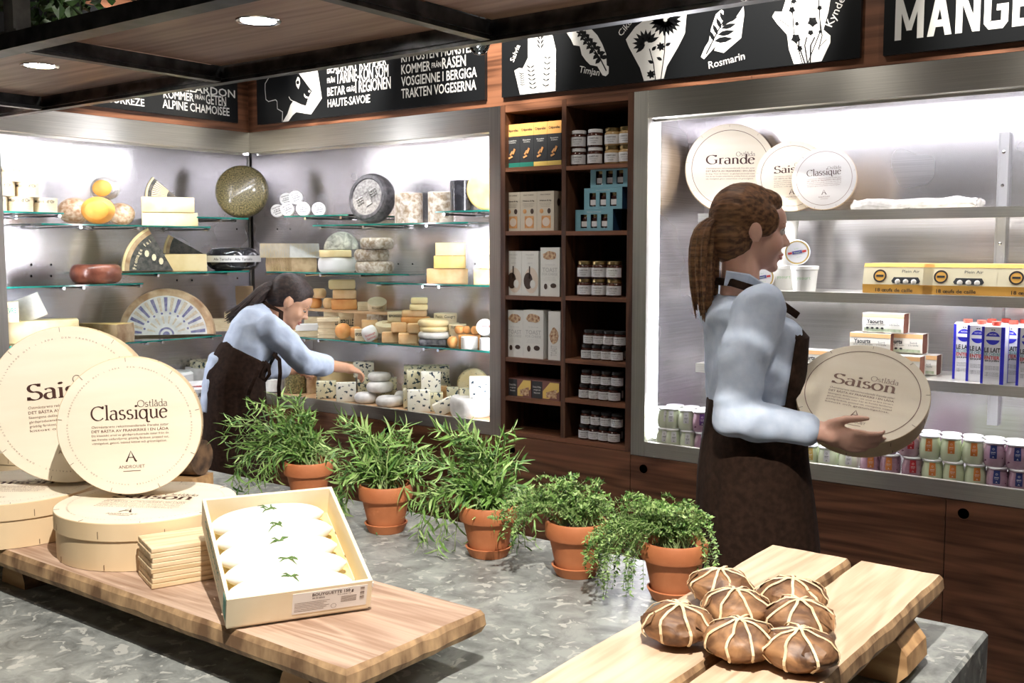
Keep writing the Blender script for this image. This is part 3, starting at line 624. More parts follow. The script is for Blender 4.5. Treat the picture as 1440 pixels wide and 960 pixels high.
# ---------------- stone counter ----------------
m, nt, b = node_mat('fossil_limestone'); N = nt.nodes.new; L = nt.links.new; STONE = m
tc = N('ShaderNodeTexCoord'); n1 = N('ShaderNodeTexNoise'); n1.inputs['Scale'].default_value = 16; n1.inputs['Detail'].default_value = 9; n1.inputs['Distortion'].default_value = .7; n1.inputs['Roughness'].default_value = .65; L(tc.outputs['Object'], n1.inputs['Vector'])
r1 = N('ShaderNodeValToRGB'); e = r1.color_ramp.elements; e[0].position = .36; e[0].color = (.13, .14, .135, 1); e[1].position = .6; e[1].color = (.30, .32, .305, 1); L(n1.outputs['Fac'], r1.inputs[0])
n2 = N('ShaderNodeTexNoise'); n2.inputs['Scale'].default_value = 30; n2.inputs['Detail'].default_value = 3; n2.inputs['Distortion'].default_value = 1.1; L(tc.outputs['Object'], n2.inputs['Vector'])
r2 = N('ShaderNodeValToRGB'); e = r2.color_ramp.elements; e[0].position = .60; e[0].color = (0, 0, 0, 1); e[1].position = .63; e[1].color = (1, 1, 1, 1); L(n2.outputs['Fac'], r2.inputs[0])
mx = N('ShaderNodeMixRGB'); L(r2.outputs[0], mx.inputs[0]); L(r1.outputs[0], mx.inputs[1]); mx.inputs[2].default_value = (.43, .44, .41, 1); L(mx.outputs[0], b.inputs['Base Color'])
b.inputs['Roughness'].default_value = .42
g = MB().cbox(2.995, 1.393, .9, .006, T(-.405-2.995/2, 1.993-1.393/2, 0))
ct = mk('stone_counter', g, STONE); tag(ct, 'grey green fossil limestone counter block in the foreground', 'counter')
# ======================= FOREGROUND =======================
from mathutils import noise as mnoise
BOARDM = wood('old_board', (.32, .20, .135), (.55, .40, .30), 'x', 9, .6, bump=.5)
PLANKM = wood('fresh_plank', (.50, .34, .22), (.68, .52, .37), 'y', 8, .55, bump=.4)
EDGEM = pm('sawn_edge', (.18, .10, .05), (.55, .36, .19), 30, (1, 1, .4), .7, bump=.8)
BARK = pm('bark', (.05, .03, .02), (.22, .13, .07), 25, rough=.9, bump=1)
LOGM = pm('split_log_face', (.38, .21, .09), (.62, .38, .18), 12, (.4, 3, 3), .6, bump=.4)
def slab(name, x0, x1, y0, y1, z0, z1, mats, parent, along='x', jit=.006, seed=1, chamf=.008, end_jit=.004):
    """thick plank with wavy live edges"""
    r = random.Random(seed); n = 36; pts = []
    def edge(ax, ay, bx, by, k, amp):
        for i in range(k):
            t = i/k; o = (mnoise.noise(Vector((t*6+seed*3.1, ax*5, ay*5)))+.4*mnoise.noise(Vector((t*23, seed, ax))))*amp
            dx, dy = bx-ax, by-ay; L_ = math.hypot(dx, dy); pts.append((ax+dx*t-dy/L_*o, ay+dy*t+dx/L_*o))
    lx, ly = (n, 10) if along == 'x' else (10, n)
    ax_, ay_ = (jit, end_jit) if along == 'x' else (end_jit, jit)
    edge(x0, y0, x1, y0, lx, ax_); edge(x1, y0, x1, y1, ly, ay_); edge(x1, y1, x0, y1, lx, ax_); edge(x0, y1, x0, y0, ly, ay_)
    cx, cy = (x0+x1)/2, (y0+y1)/2; g = MB(); m = len(pts); hx, hy = (x1-x0)/2, (y1-y0)/2
    def ring(inset, z, a=0): return [(cx+(x-cx)*(1-inset/hx), cy+(y-cy)*(1-inset/hy), z+a*mnoise.noise(Vector((x*40, y*40, z*30)))) for x, y in pts]
    R_ = [ring(.004, z0), ring(-.002, z0+(z1-z0)*.3, .004), ring(0, z1-chamf, .003), ring(chamf*.6, z1)]
    vs = [v for q in R_ for v in q]
    for j in range(3): g.add(vs[j*m:(j+2)*m], [(i, (i+1) % m, m+(i+1) % m, m+i) for i in range(m)], None, 1 if j < 2 else 1)
    g.add(R_[3], [tuple(range(m))], None, 0); g.add(R_[0], [tuple(range(m))[::-1]], None, 1)
    return mk(name, g, mats, parent)
def log_foot(name, M, r, L_, parent, a0=0, a1=pi):
    """half log lying along local y"""
    g = MB(); n = 14; pr = [(r*(1+.06*mnoise.noise(Vector((i, r*90, 2))))*cos(a0+(a1-a0)*i/n), r*.95*sin(a0+(a1-a0)*i/n)) for i in range(n+1)]
    vs = [(x, -L_/2, z) for x, z in pr]+[(x, L_/2, z) for x, z in pr]; k = n+1
    g.add(vs, [(i, i+1, k+i+1, k+i) for i in range(n)], M, 1, True); g.add(vs, [(n, 0, k, k+n)], M, 0); g.add(vs, [tuple(range(k)), tuple(range(k, 2*k))[::-1]], M, 0)
    return mk(name, g, [LOGM, BARK], parent)
bl = thing('display_board', 'long weathered wooden board on short log feet carrying the round boxes', 'board', (-1.9, 1.15, .9))
on(slab('plank', -2.75, -1.043, .990, 1.308, .962, 1.0, [BOARDM, EDGEM], None, 'x', .005, 3), bl)
on(log_foot('foot', T(-1.20, 1.155, .9007) @ SC(1, 1, 1.5), .040, .25, None), bl); on(log_foot('foot', T(-2.09, 1.14, .9007) @ SC(1, 1, 1.28), .047, .20, None), bl)
on(log_foot('foot', T(-2.62, 1.14, .9007) @ SC(1, 1, 1.28), .047, .2, None), bl)
br = thing('display_board', 'pale two plank board on a split log foot carrying the leaf wrapped cheeses', 'board', (-.62, 1.4, .9))
on(slab('plank', -.787, -.630, .56, 1.893, .985, 1.02, [PLANKM, EDGEM], None, 'y', .004, 5), br)
on(slab('plank', -.613, -.463, .56, 1.888, .985, 1.022, [PLANKM, EDGEM], None, 'y', .007, 8), br)
g = MB(); sec = [(-.065, .0007), (.07, .0007), (.088, .02), (.085, .05), (.058, .084), (-.055, .084), (-.07, .04)]
g.add([(x, -.05, z) for x, z in sec]+[(x, .06, z) for x, z in sec], [(0, 6, 5, 4, 3, 2, 1), (7, 8, 9, 10, 11, 12, 13)], T(-.54, 1.70, .9), 0)
g.add([(x, -.05, z) for x, z in sec]+[(x, .06, z) for x, z in sec], [(i, (i+1) % 7, 7+(i+1) % 7, 7+i) for i in range(7)], T(-.54, 1.70, .9), 0)
on(mk('split_log_foot', g, [LOGM, BARK]), br)
on(log_foot('split_log_foot', T(-.62, .75, .9007) @ RZ(pi/2), .083, .28, None), br)
on(mk('batten', MB().box(-.77, 1.25, .9007, -.48, 1.30, .9845), LOGM), br)
lb = thing('log_block', 'rough bark covered log block standing behind the round boxes', 'log', (-2.60, 1.80, .9007), .3)
g = MB(); g.box(-.085, -.05, 0, .085, .05, .035, mi=0).lathe([(.055, -.08), (.057, 0), (.052, .085)], 14, T(0, 0, .09) @ RY(pi/2), 1); mk('trunk', g, [LOGM, BARK], lb)

# ---------------- round poplar boxes ----------------
LIDM = pm('poplar_lid', (.80, .72, .57), (.85, .78, .64), 3, (1, 6, 6), .55); LIDW = pm('poplar_lid_pale', (.60, .575, .54), (.65, .625, .59), 3, (1, 6, 6), .55)
SIDEM = pm('poplar_side', (.68, .51, .30), (.80, .62, .39), 2.5, (2, 2, .6), .5); INK = pm('brown_ink', (.055, .018, .012), rough=.6); INK2 = pm('soft_brown_ink', (.20, .11, .08), rough=.6); SEAM = pm('seam_dark', (.16, .09, .05), rough=.7)
RINGT = 'DEN FRANSKA OSTEN TRADITION MED RESPEKT FÖR NATURLIGA TILLSATSER. KVALITET – DEN FRANSKA OSTKONSTEN. GÅRDSTILLVERKAD OST I LÅDA. '
BODY = {'Classique': ['Ett klassiskt urval av gårdsproducerade ostar från de', 'sex franska ostfamiljerna: gräddig färskost, pressad ost,', 'vitmögelost, getost, tvättad kittost och grönmögelost.'],
        'Saison': ['Säsongens delikatesser, ett urval av fyra sorters', 'gårdsproducerade ostar från de franska familjerna:', 'gräddig färskost, pressad ost, vitmögelost, tvättad', 'kittost och grönmögelost.'],
        'Grande': ['En lång ”Tour de France” av gårdsproducerade ostar', 'från de sex franska ostfamiljerna: gräddig färskost, pressad', 'ost, vitmögelost, getost, tvättad kittost och grönmögelost.']}
def round_box(R_, h, title, lid=LIDM, lidh=None, detail=True, ink=INK):
    """axis z, printed lid on top, origin at the base centre"""
    t = thing('round_wooden_box', '', 'box'); lidh = lidh or min(.034, h*.45)
    mk('box_body', MB().lathe([(1e-5, 0), (R_-.004, 0), (R_-.0035, h-lidh), (1e-5, h-lidh)], 64, caps=False), SIDEM, t)
    mk('lid', MB().lathe([(R_-.0045, h-lidh), (R_, h-lidh), (R_, h-.0012), (R_-.0012, h), (1e-5, h)], 72, mi=1, caps=False).lathe([(R_-.0012, h+.00005), (1e-5, h+.0001)], 72, mi=0, caps=False), [lid, SIDEM], t)
    g = MB(); Z = T(0, 0, h+.0007) @ SC(R_)
    tw = {'Classique': 1.06, 'Saison': .98, 'Grande': 1.08}[title]
    serif(g, title, .20, Z @ T(0, .10, 0), width=tw, thick=.12 if title != 'Classique' else .10, thin=.028)
    serif(g, 'Ostlåda', .095, Z @ T(tw/2, .27, 0), width=.42, thick=.07, thin=.035, align='R')
    serif(g, 'A', .15, Z @ T(0, -.52, 0), width=.15, thick=.13, thin=.04)
    mk('lettering', g, ink, t)
    g = MB(); y = 0; g.text('Ostmästarens rekommenderade franska ostar', .035, Z @ T(0, -.015, 0) @ Matrix(((1, .2, 0, 0), (0, 1, 0, 0), (0, 0, 1, 0), (0, 0, 0, 1))), width=tw)
    g.text('DET BÄSTA AV FRANKRIKE I EN LÅDA', .037, Z @ T(0, -.08, 0), bold=.01, width=tw)
    for i, s_ in enumerate(BODY[title]): g.text(s_, .030, Z @ T(-tw/2, -.137-.056*i, 0), align='L', width=tw if i < len(BODY[title])-1 else tw*.97)
    g.text('ANDROUET', .045, Z @ T(0, -.615, 0), width=.36); g.box(-.12, -.66, 0, .12, -.652, .0005, Z)
    mk('small_lettering', g, INK2, t)
    if detail:
        g = MB(); n = len(RINGT)
        for i, ch in enumerate(RINGT):
            if ch != ' ': a = -2*pi*i/n+pi/2; g.text(ch, .019, Z @ RZ(a-pi/2) @ T(0, .845, 0), sx=1.15)
        mk('ring_lettering', g, INK2, t)['kind'] = 'stuff'
    else:
        mk('ring_lettering', MB().lathe([(.85, .0002), (.862, .0002)], 72, Z, caps=False), INK2, t)
    g = MB()
    for k in range(9):
        a = k*.7+.2; g.box(R_*.93, -.0004, h+.0002, R_*.99, .0004, h+.0007, RZ(a)); g.box(R_-.0006, -.0006, h-lidh+.004, R_+.0004, .0006, h-lidh+.018, RZ(a+.25)); g.box(R_-.004, -.0006, .002, R_-.0030, .0006, .012, RZ(a+.3))
    mk('seam_mark', g, SEAM, t)['kind'] = 'stuff'
    return t
def face_M(P, right, up, h):
    """matrix whose z axis (lid normal) = right x up; P is the lid centre"""
    r = Vector(right).normalized(); u = Vector(up).normalized(); n = r.cross(u).normalized(); u = n.cross(r); return frame(Vector(P)-n*h, r, u, n)
CAMP = Vector((0, 0, EYE))
def upright(t, px, py, D, h, yaw_left, lean, roll, label, group=None):
    P = wd(px, py, D); v = CAMP-P; v.z = 0; v.normalize(); n = Matrix.Rotation(-rad(yaw_left), 4, 'Z') @ v
    r = Vector((0, 0, 1)).cross(n).normalized(); n = (n*cos(rad(lean))+Vector((0, 0, 1))*sin(rad(lean))).normalized(); u = n.cross(r)
    q = Matrix.Rotation(rad(roll), 4, n); M = frame(P-n*h, q @ r, q @ u, n); t.matrix_local = M; t['label'] = label
    if group: t['group'] = group
    return t
zb = 1.001
b1 = round_box(.175, .092, 'Saison'); c = wz(207, 704, zb+.092); b1.matrix_local = T(c.x, c.y, zb) @ RZ(rad(30)); b1['label'] = 'large round box lying flat on the long board, in front'
b2 = round_box(.175, .092, 'Saison'); c = wz(16, 683, zb+.092); b2.matrix_local = T(c.x, c.y, zb) @ RZ(rad(40)); b2['label'] = 'round box lying flat at the left end of the long board, under the upright box'
b2b = round_box(.15, .10, 'Classique', detail=False); c = wz(-42, 640, .9007+.1); b2b.matrix_local = T(c.x, 1.62, .9007) @ RZ(.5); b2b['label'] = 'round box on the counter at the left edge, cut off by the frame'
b3 = upright(round_box(.168, .088, 'Saison'), 97, 568.5, 2.20, .088, 12, 4, 4, 'larger upright round box, half hidden at the left frame edge')
b4 = upright(round_box(.1405, .07, 'Classique'), 183, 598.5, 2.09, .07, 9, 3, 1, 'upright round box standing in front of the bigger upright box')

# ---------------- tilted crate with white cheeses ----------------
POP = pm('crate_poplar', (.84, .72, .50), (.90, .80, .60), 4, (3, 3, 3), .5); PAPER = pm('white_label', (.85, .84, .82), rough=.5); GREEN = pm('green_stamp', (.04, .30, .24), (.15, .42, .34), 60, rough=.6)
A = Vector((-1.306, .981, 1.0015)); B_ = Vector((-1.193, 1.186, 1.0015)); ex = (B_-A).normalized(); wdt = (B_-A).length; tilt = rad(20.5)
ey = Vector((-ex.y, ex.x, 0)); eyt = (ey*cos(tilt)+Vector((0, 0, 1))*sin(tilt)); ezt = ex.cross(eyt)
CL_, CH = .285, .060; MC = frame(A, ex, eyt, ezt)
cr = thing('cheese_crate', 'open pale wooden crate propped at an angle on the long board', 'crate'); cr.matrix_local = MC
th = .006
mk('side_board', MB().box(0, 0, .006, wdt, th, CH), POP, cr); mk('side_board', MB().box(0, CL_-th, .006, wdt, CL_, CH), POP, cr)
mk('side_board', MB().box(0, th, .006, th, CL_-th, CH), POP, cr); mk('side_board', MB().box(wdt-th, th, .006, wdt, CL_-th, CH), POP, cr)
for k in range(4): mk('bottom_slat', MB().box(.002, .004+k*(CL_/4), 0, wdt-.002, .004+(k+.93)*(CL_/4)-.004, .006), POP, cr)
mk('corner_clip', MB().box(wdt-.001, -.0012, CH-.012, wdt+.0014, .006, CH-.004), PAPER, cr)
lab = mk('paper_label', MB().box(wdt*.44, -.0006, .013, wdt*.965, -.0001, .054), PAPER, cr)
g = MB(); F_ = lambda x, z: frame((x, -.0010, z), (1, 0, 0), (0, 0, 1), (0, -1, 0))
g.text('BOUYGUETTE 150 g', .0055, F_(wdt*.72, .045), bold=.02, width=.068); g.text('lait de chèvre', .0028, F_(wdt*.62, .0395), bold=.02, width=.02); g.text('FR 81.218.001 CE', .0022, F_(wdt*.80, .0405), width=.022)
for i in range(6): g.box(wdt*.455, -.0008, .034-i*.0032, wdt*(.70-.02*(i % 3)), -.0007, .0345-i*.0032)
for i in range(5): g.box(wdt*.78, -.0008, .036-i*.0025, wdt*.89, -.0007, .0366-i*.0025)
for i in range(9): g.box(wdt*.915, -.0008, .05-i*.003, wdt*.945, -.0007, .0485-i*.003+.0006*(i % 3))
g.lathe([(.004, .0), (.0045, .0)], 16, F_(wdt*.73, .0205), caps=False)
mk('lettering', g, INK, lab)['kind'] = 'stuff'
g = MB(); G_ = lambda y, z: frame((-.0004, y, z), (0, -1, 0), (0, 0, 1), (-1, 0, 0))
g.box(-.0006, .008, .014, -.0002, .030, .052); g.text('CHÈVRE DU PIC', .012, G_(.16, .036), width=.16, bold=.02); g.text('fromage fermier au lait cru', .009, G_(.15, .018), width=.15)
mk('printed_stamp', g, GREEN, cr)
WCH = pm('fresh_white_cheese', (.86, .84, .78), (.90, .89, .85), 40, rough=.5, bump=.15, sss=.2); YEL = pm('yellow_lining', (.80, .60, .22), (.88, .72, .34), 30, rough=.4)
mk('lining_paper', MB().box(.008, .008, .0062, wdt-.008, CL_-.008, .0075), YEL, cr)
SPRIG = pm('dill_sprig', (.07, .16, .03), (.16, .26, .08), 60, rough=.6)
def cheese_log(seed):
    r = random.Random(seed); t = thing('white_cheese_loaf', '', 'cheese'); n = 22; vs = []; fs = []; m = 14; L_ = .206
    for i in range(n+1):
        u = i/n; x = (u-.5)*L_; rr = .0305*max(.02, (1-abs(2*u-1)**2.6))**.6
        for k in range(m):
            a = 2*pi*k/m; q = rr*(1+.07*mnoise.noise(Vector((x*30+seed*5, cos(a)*1.5, sin(a)*1.5)))); vs.append((x, q*cos(a)*1.02, .022+.82*q*sin(a)))
    for i in range(n):
        for k in range(m): k2 = (k+1) % m; fs.append((i*m+k, (i+1)*m+k, (i+1)*m+k2, i*m+k2))
    mk('cheese', MB().add(vs, fs+[tuple(range(m)), tuple(range(n*m, n*m+m))[::-1]], None, 0, True), WCH, t)
    g = MB(); z0 = .0455
    for k in range(7):
        a = r.uniform(-.9, .9)+(pi if k % 3 == 0 else 0); l = r.uniform(.012, .026); g.tube([(-.004+k*.002, 0, z0), (l*.5*cos(a), l*.5*sin(a), z0+.003), (l*cos(a), l*sin(a), z0-.003)], [.0011, .0013, .0004], 5)
    mk('herb_sprig', g, SPRIG, t); return t
names = ['at the raised back end', 'second from the back', 'in the middle', 'second from the front', 'at the front']
for i in range(5):
    t = cheese_log(i+3); t.matrix_local = MC @ T(wdt*.5-.008+.004*(i % 2), CL_-.042-i*.0495, .0078) @ RZ(rad(3-i)); t['label'] = 'white cheese loaf with a green sprig in the crate, '+names[i]; t['group'] = 'white cheese loaves in the crate'
# riser of thin boards under the crate
rs = thing('riser', 'low stack of pale thin wooden slats propping up the crate', 'wood stack'); p0 = Vector((-1.572, 1.026, 1.0008)); rs.matrix_local = frame(p0, (ex*cos(.15)+ey*sin(.15)), (ey*cos(.15)-ex*sin(.15)), (0, 0, 1))
for k in range(8): mk('slat', MB().cbox(.125, .10, .0088, .0012, T(.0645+.0015*((k*7) % 3-1), .052, k*.0092)), wood('riser_wood', (.62, .44, .24), (.82, .67, .44), 'x', 14, .6), rs)

# ---------------- leaf wrapped cheeses ----------------
LEAFB = pm('dried_leaf', (.10, .045, .02), (.38, .20, .09), 20, rough=.5, bump=1, lo=.36, hi=.62, dist=1.2); RAF = pm('raffia', (.70, .52, .30), (.84, .68, .45), 60, rough=.6)
def parcel(seed, rx=.052, ry=.050, hz_=.029):
    r = random.Random(seed); t = thing('leaf_wrapped_cheese', '', 'cheese'); nu, nv = 44, 22; vs = []; fs = []
    def surf(a, b, off=0):
        x, y, z = cos(a)*sin(b), sin(a)*sin(b), -cos(b); rr = 1+.10*mnoise.noise(Vector((x*1.6+seed, y*1.6, z*2)))+.09*abs(mnoise.noise(Vector((x*4, y*4+seed, z*4))))+.03*mnoise.noise(Vector((a*5, z*2, seed)))
        zz = hz_+hz_*z*rr*1.02
        return Vector((x*rx*rr*(1+.1*(1-abs(z))), y*ry*rr*(1+.1*(1-abs(z))), max(.0002, zz)))+Vector((x, y, z))*off
    for j in range(nv+1):
        for i in range(nu): vs.append(surf(2*pi*i/nu, pi*j/nv))
    for j in range(nv):
        for i in range(nu): i2 = (i+1) % nu; fs.append((j*nu+i, j*nu+i2, (j+1)*nu+i2, (j+1)*nu+i))
    mk('leaf_wrapping', MB().add(vs, fs, None, 0, True), LEAFB, t)
    off = r.uniform(-.25, .25); a0 = r.uniform(0, pi)
    for k in range(4):
        a = a0+k*pi/4+r.uniform(-.15, .15); pts = []
        for i in range(23):
            b = -2.15+4.3*i/22; aa = a if b >= 0 else a+pi; bb = pi-abs(b)*.98
            p = surf(aa+off*.5*(1-abs(b)/2.2), bb, .0015+.0006*k); pts.append(p+Vector((mnoise.noise(p*45+Vector((k, seed, 0))), mnoise.noise(p*45+Vector((9, k, seed))), 0))*.005)
        c = Vector((0, 0, hz_)); mk('raffia_band', MB().ribbon(pts, .0042+.0012*r.random(), lambda p, c=c: (p-c), .0011), RAF, t)
    g = MB()
    for k in range(3):
        a = r.uniform(0, 6.28); P = [surf(a+d, 1.9+e, .004) for d, e in ((-.35, .1), (0, -.45), (.35, .1), (.15, .45), (-.15, .45))]; g.poly(P)
    mk('leaf_tip', g, LEAFB, t); return t
PL = [((953, 876), 1, 'leaf wrapped cheese at the left of the pile, lying alone'), ((1013, 824), 2, 'leaf wrapped cheese at the back left, nearest the terracotta pot'), ((1035, 854), 3, 'leaf wrapped cheese in the middle between the back and front ones'),
      ((1041, 899), 4, 'leaf wrapped cheese at the front beside the plank gap'), ((1114, 838), 5, 'leaf wrapped cheese at the back right, beside the gap of the board'), ((1124, 869), 6, 'leaf wrapped cheese in the right row, second from the front'), ((1123, 912), 7, 'leaf wrapped cheese at the front right corner of the pile')]
for (q, sd, lb_) in PL:
    t = parcel(sd); c = wz(q[0], q[1], 1.05); t.matrix_local = T(c.x, c.y, 1.0225) @ RZ(sd*1.3) @ SC(.93); t['label'] = lb_; t['group'] = 'leaf wrapped cheeses on the plank board'

# ---------------- potted herbs ----------------
TERRA = pm('terracotta', (.42, .13, .045), (.56, .20, .08), 9, (1, 1, 1), .65, bump=.15); SOIL = pm('dark_soil', (.012, .008, .006), (.03, .02, .014), 90, rough=1, bump=1)
LG = [pm('leaf_green', (.13, .27, .05), (.22, .38, .10), 30, rough=.45), pm('leaf_green_pale', (.26, .42, .13), (.38, .52, .20), 30, rough=.45), pm('leaf_green_dark', (.05, .14, .03), (.10, .21, .05), 30, rough=.5)]
STEMG = pm('stem_green', (.22, .33, .11), (.33, .42, .18), 30, rough=.55)
LEAFMESH = []
def leaf_geo(v, scale=1):
    r = random.Random(v); n = 6; L_ = 1; vs = []; c = (v % 3-1)*.5+r.uniform(-.2, .2)
    for i in range(n+1):
        u = i/n; wd_ = .088*sin(pi*min(1, .08+.92*u))**.7*(1-.4*u)+.004; x = u*L_; z = -c*u*u*.6+.06*u; y = .12*sin(u*3+v)*u
        vs += [(x, y-wd_, z+wd_*.35), (x, y, z-.0), (x, y+wd_, z+wd_*.35)]
    fs = []
    for i in range(n): fs += [(3*i, 3*i+1, 3*i+4, 3*i+3), (3*i+1, 3*i+2, 3*i+5, 3*i+4)]
    return vs, fs
LV = [leaf_geo(i) for i in range(6)]
for i in range(18): 
    g = MB().add(*LV[i % 6], None, 0, True); me = bpy.data.meshes.new('leaf'); me.from_pydata(g.v, [], g.f); me.materials.append(LG[i//6]); me.polygons.foreach_set('use_smooth', g.sm); LEAFMESH.append(me)
def pot(t, s=1):
    pr = [(.030, .010), (.043, .010), (.059, .082), (.066, .083), (.0675, .088), (.0675, .115), (.065, .119), (.061, .119), (.0595, .10), (.058, .098)]
    mk('pot', MB().lathe([(1e-5, .0105)]+pr, 40, caps=False), TERRA, t)
    mk('saucer', MB().lathe([(1e-5, 0), (.043, 0), (.052, .018), (.054, .022), (.050, .023), (.044, .0099), (1e-5, .0099)], 40, caps=False), TERRA, t)
    mk('soil', MB().lathe([(1e-5, .101), (.0578, .098), (.04, .09)], 24, caps=False), SOIL, t)
def bez(a, b, c, d, n):
    return [a*(1-u)**3+b*3*u*(1-u)**2+c*3*u*u*(1-u)+d*u**3 for u in [i/n for i in range(n+1)]]
def herb(label, px, pyb, tips, kind, seed, nobj=110, D=None, loc=None):
    r = random.Random(seed); c = wz(px, pyb, .9); c.y += .05; c.z = .9007
    t = thing('potted_tarragon' if kind == 'tarragon' else 'potted_thyme', label, 'plant', tuple(c)); pot(t)
    d0 = proj(c)[2]; base = Vector((0, 0, .105)); leaves = []; st = MB()
    for (tx, ty) in tips:
        n_rep = 3 if kind == 'tarragon' else 8
        for rep in range(n_rep):
            jx, jy = (r.uniform(-20, 20), r.uniform(-16, 16)) if rep else (0, 0)
            tip = wd(tx+jx, ty+jy, d0+r.uniform(-.09, .07)*(1 if rep else .6))-c; tip.z = max(tip.z, .006)
            s0 = base+Vector((r.uniform(-.03, .03), r.uniform(-.03, .03), 0)); hgt = (tip-s0).length
            lat = Vector((tip.x-s0.x, tip.y-s0.y, 0)); up = max(.05, (tip.z-s0.z)*.8+.04)
            if tip.z < s0.z+.02: b = s0+lat*.45+Vector((0, 0, .07+.3*lat.length)); c2 = s0+lat*1.05+Vector((0, 0, .02))
            else: b = s0+lat*.15+Vector((0, 0, up*.6)); c2 = s0+lat*.6+Vector((0, 0, up))
            n = 12; P = bez(s0, b, c2, tip, n); wob = .006
            P = [p+Vector((r.uniform(-wob, wob), r.uniform(-wob, wob), r.uniform(-wob, wob)))*(0 if i == 0 else .5) for i, p in enumerate(P)]
            th_ = .0016 if kind == 'tarragon' else .0007
            st.tube(P, [th_*(1-.5*i/n) for i in range(n+1)], 5, caps=False)
            L_ = sum((P[i+1]-P[i]).length for i in range(n)); k = int(L_/(.0085 if kind == 'tarragon' else .006))
            for q in range(k):
                u = (q+.5)/k*.97+.03
                if u < .12: continue
                f = u*n; i = min(n-1, int(f)); p = P[i].lerp(P[i+1], f-i); d = (P[i+1]-P[i]).normalized()
                a = q*2.4+r.uniform(-.5, .5); sd = d.orthogonal().normalized(); sd = Matrix.Rotation(a, 3, d) @ sd
                if kind == 'tarragon':
                    ln = r.uniform(.036, .066)*(1-.35*u); x = (d*r.uniform(.5, 1.1)+sd).normalized()
                    y = x.cross(sd.cross(d) if r.random() < .5 else Vector((0, 0, 1))).normalized(); 
                    if y.length < .5: continue
                    z = x.cross(y); leaves.append((frame(p, x*ln, y*ln*r.uniform(.7, 1.15), z*ln), r.choice([0, 0, 1, 2])*6+r.randrange(6), (p+c-CAMP).length))
                else:
                    for sgn in (1, -1):
                        ln = r.uniform(.005, .010); x = (d*.5+sd*sgn).normalized(); y = x.cross(d).normalized(); z = x.cross(y)
                        leaves.append((frame(p, x*ln, y*ln*4.2, z*ln), r.choice([0, 1, 1, 2])*6+r.randrange(6), 9))
    o = mk('stem', st, STEMG, t); o['kind'] = 'stuff'
    leaves.sort(key=lambda l: l[2]); no = nobj if kind == 'tarragon' else 0
    for M, v, _ in leaves[:no]:
        o = bpy.data.objects.new('leaf', LEAFMESH[v]); COL.objects.link(o); o.parent = t; o.matrix_local = M
    g = MB()
    for M, v, _ in leaves[no:]: g.add(*LV[v % 6], M, v//6, True)
    o = g.build('foliage', LG, t, fix=False); o['kind'] = 'stuff'
    return t
herb('bushy tarragon in a terracotta pot, half hidden behind the wooden crate', 415, 712, [(318, 598), (325, 625), (345, 655), (335, 690), (405, 558), (395, 590), (430, 585), (455, 620), (465, 655), (375, 610), (360, 685), (350, 575), (425, 640), (385, 660)], 'tarragon', 11)
herb('tarragon in a terracotta pot right beside the crate corner', 523, 752, [(480, 592), (500, 612), (455, 640), (470, 715), (560, 605), (588, 628), (600, 655), (545, 625), (522, 738), (485, 735), (592, 705), (520, 640), (470, 670), (555, 680)], 'tarragon', 12)
herb('tall tarragon with trailing stems in the middle pot of the row', 668, 787, [(614, 606), (655, 612), (706, 610), (585, 650), (590, 705), (600, 765), (622, 803), (690, 806), (738, 790), (742, 705), (722, 665), (690, 640), (635, 640), (705, 745), (655, 735)], 'tarragon', 13)
herb('low thyme mound in the fourth terracotta pot', 792, 815, [(745, 690), (770, 685), (800, 683), (830, 690), (850, 705), (862, 735), (740, 720), (715, 705), (705, 730), (820, 720), (780, 715), (850, 770), (720, 770), (800, 700), (760, 705)], 'thyme', 14)
herb('thyme spilling over the left rim of the rightmost terracotta pot', 930, 850, [(870, 715), (895, 710), (925, 712), (950, 715), (985, 740), (850, 735), (840, 760), (850, 800), (862, 828), (885, 835), (970, 725), (910, 740), (995, 800), (870, 780), (930, 735), (840, 790)], 'thyme', 15)
# ======================= CHEESES OF THE CORNER CASE =======================
def cm(n, c1, c2, sc=30, **k): return pm(n, c1, c2, sc, **{**dict(rough=.5, bump=.25), **k})
CREAM = cm('cut_cheese_cream', (.78, .62, .30), (.84, .70, .40), 14, rough=.4, bump=.05); YELC = cm('cut_cheese_yellow', (.78, .52, .15), (.84, .62, .24), 14, rough=.4, bump=.05)
ORNG = cm('orange_cheese', (.75, .26, .03), (.85, .42, .08), 10, rough=.45); SPECK = cm('speckled_rind', (.42, .22, .10), (.72, .58, .42), 45, bump=.5); RIND = cm('tan_rind', (.34, .20, .10), (.62, .46, .28), 16, bump=.5)
PEACH = cm('washed_rind', (.68, .27, .07), (.80, .44, .16), 14); PEACH2 = cm('pale_washed_rind', (.72, .42, .18), (.82, .60, .34), 14); WHITEC = cm('white_bloomy_rind', (.62, .61, .57), (.76, .75, .71), 30)
GREYR = cm('grey_rind', (.22, .21, .20), (.62, .60, .56), 26, bump=.6, dist=1); MOTT = cm('mottled_rind', (.28, .20, .12), (.66, .61, .53), 40, bump=.6, dist=.6); ASH = cm('ash_rind', (.03, .03, .035), (.16, .16, .17), 60, bump=.6)
BLUEC = pm('blue_cheese', (.68, .64, .40), (.78, .75, .56), 20, rough=.45, bump=.15, spots=((.02, .05, .06), 62, .555, (1, 1, 1))); BLUEW = pm('blue_cheese_white', (.74, .71, .56), (.80, .79, .68), 20, rough=.45, bump=.15, spots=((.015, .035, .05), 60, .575, (1, 1, 1)))
HERBR = cm('herb_crust', (.05, .05, .015), (.30, .24, .10), 120, rough=.35, bump=.7, coat=.6); BLACKW = pm('black_wax', (.012, .012, .014), (.03, .03, .035), 20, rough=.18, coat=.6, bump=.1); REDW = cm('red_brown_wax', (.10, .022, .012), (.36, .12, .07), 12, rough=.3, coat=.3)
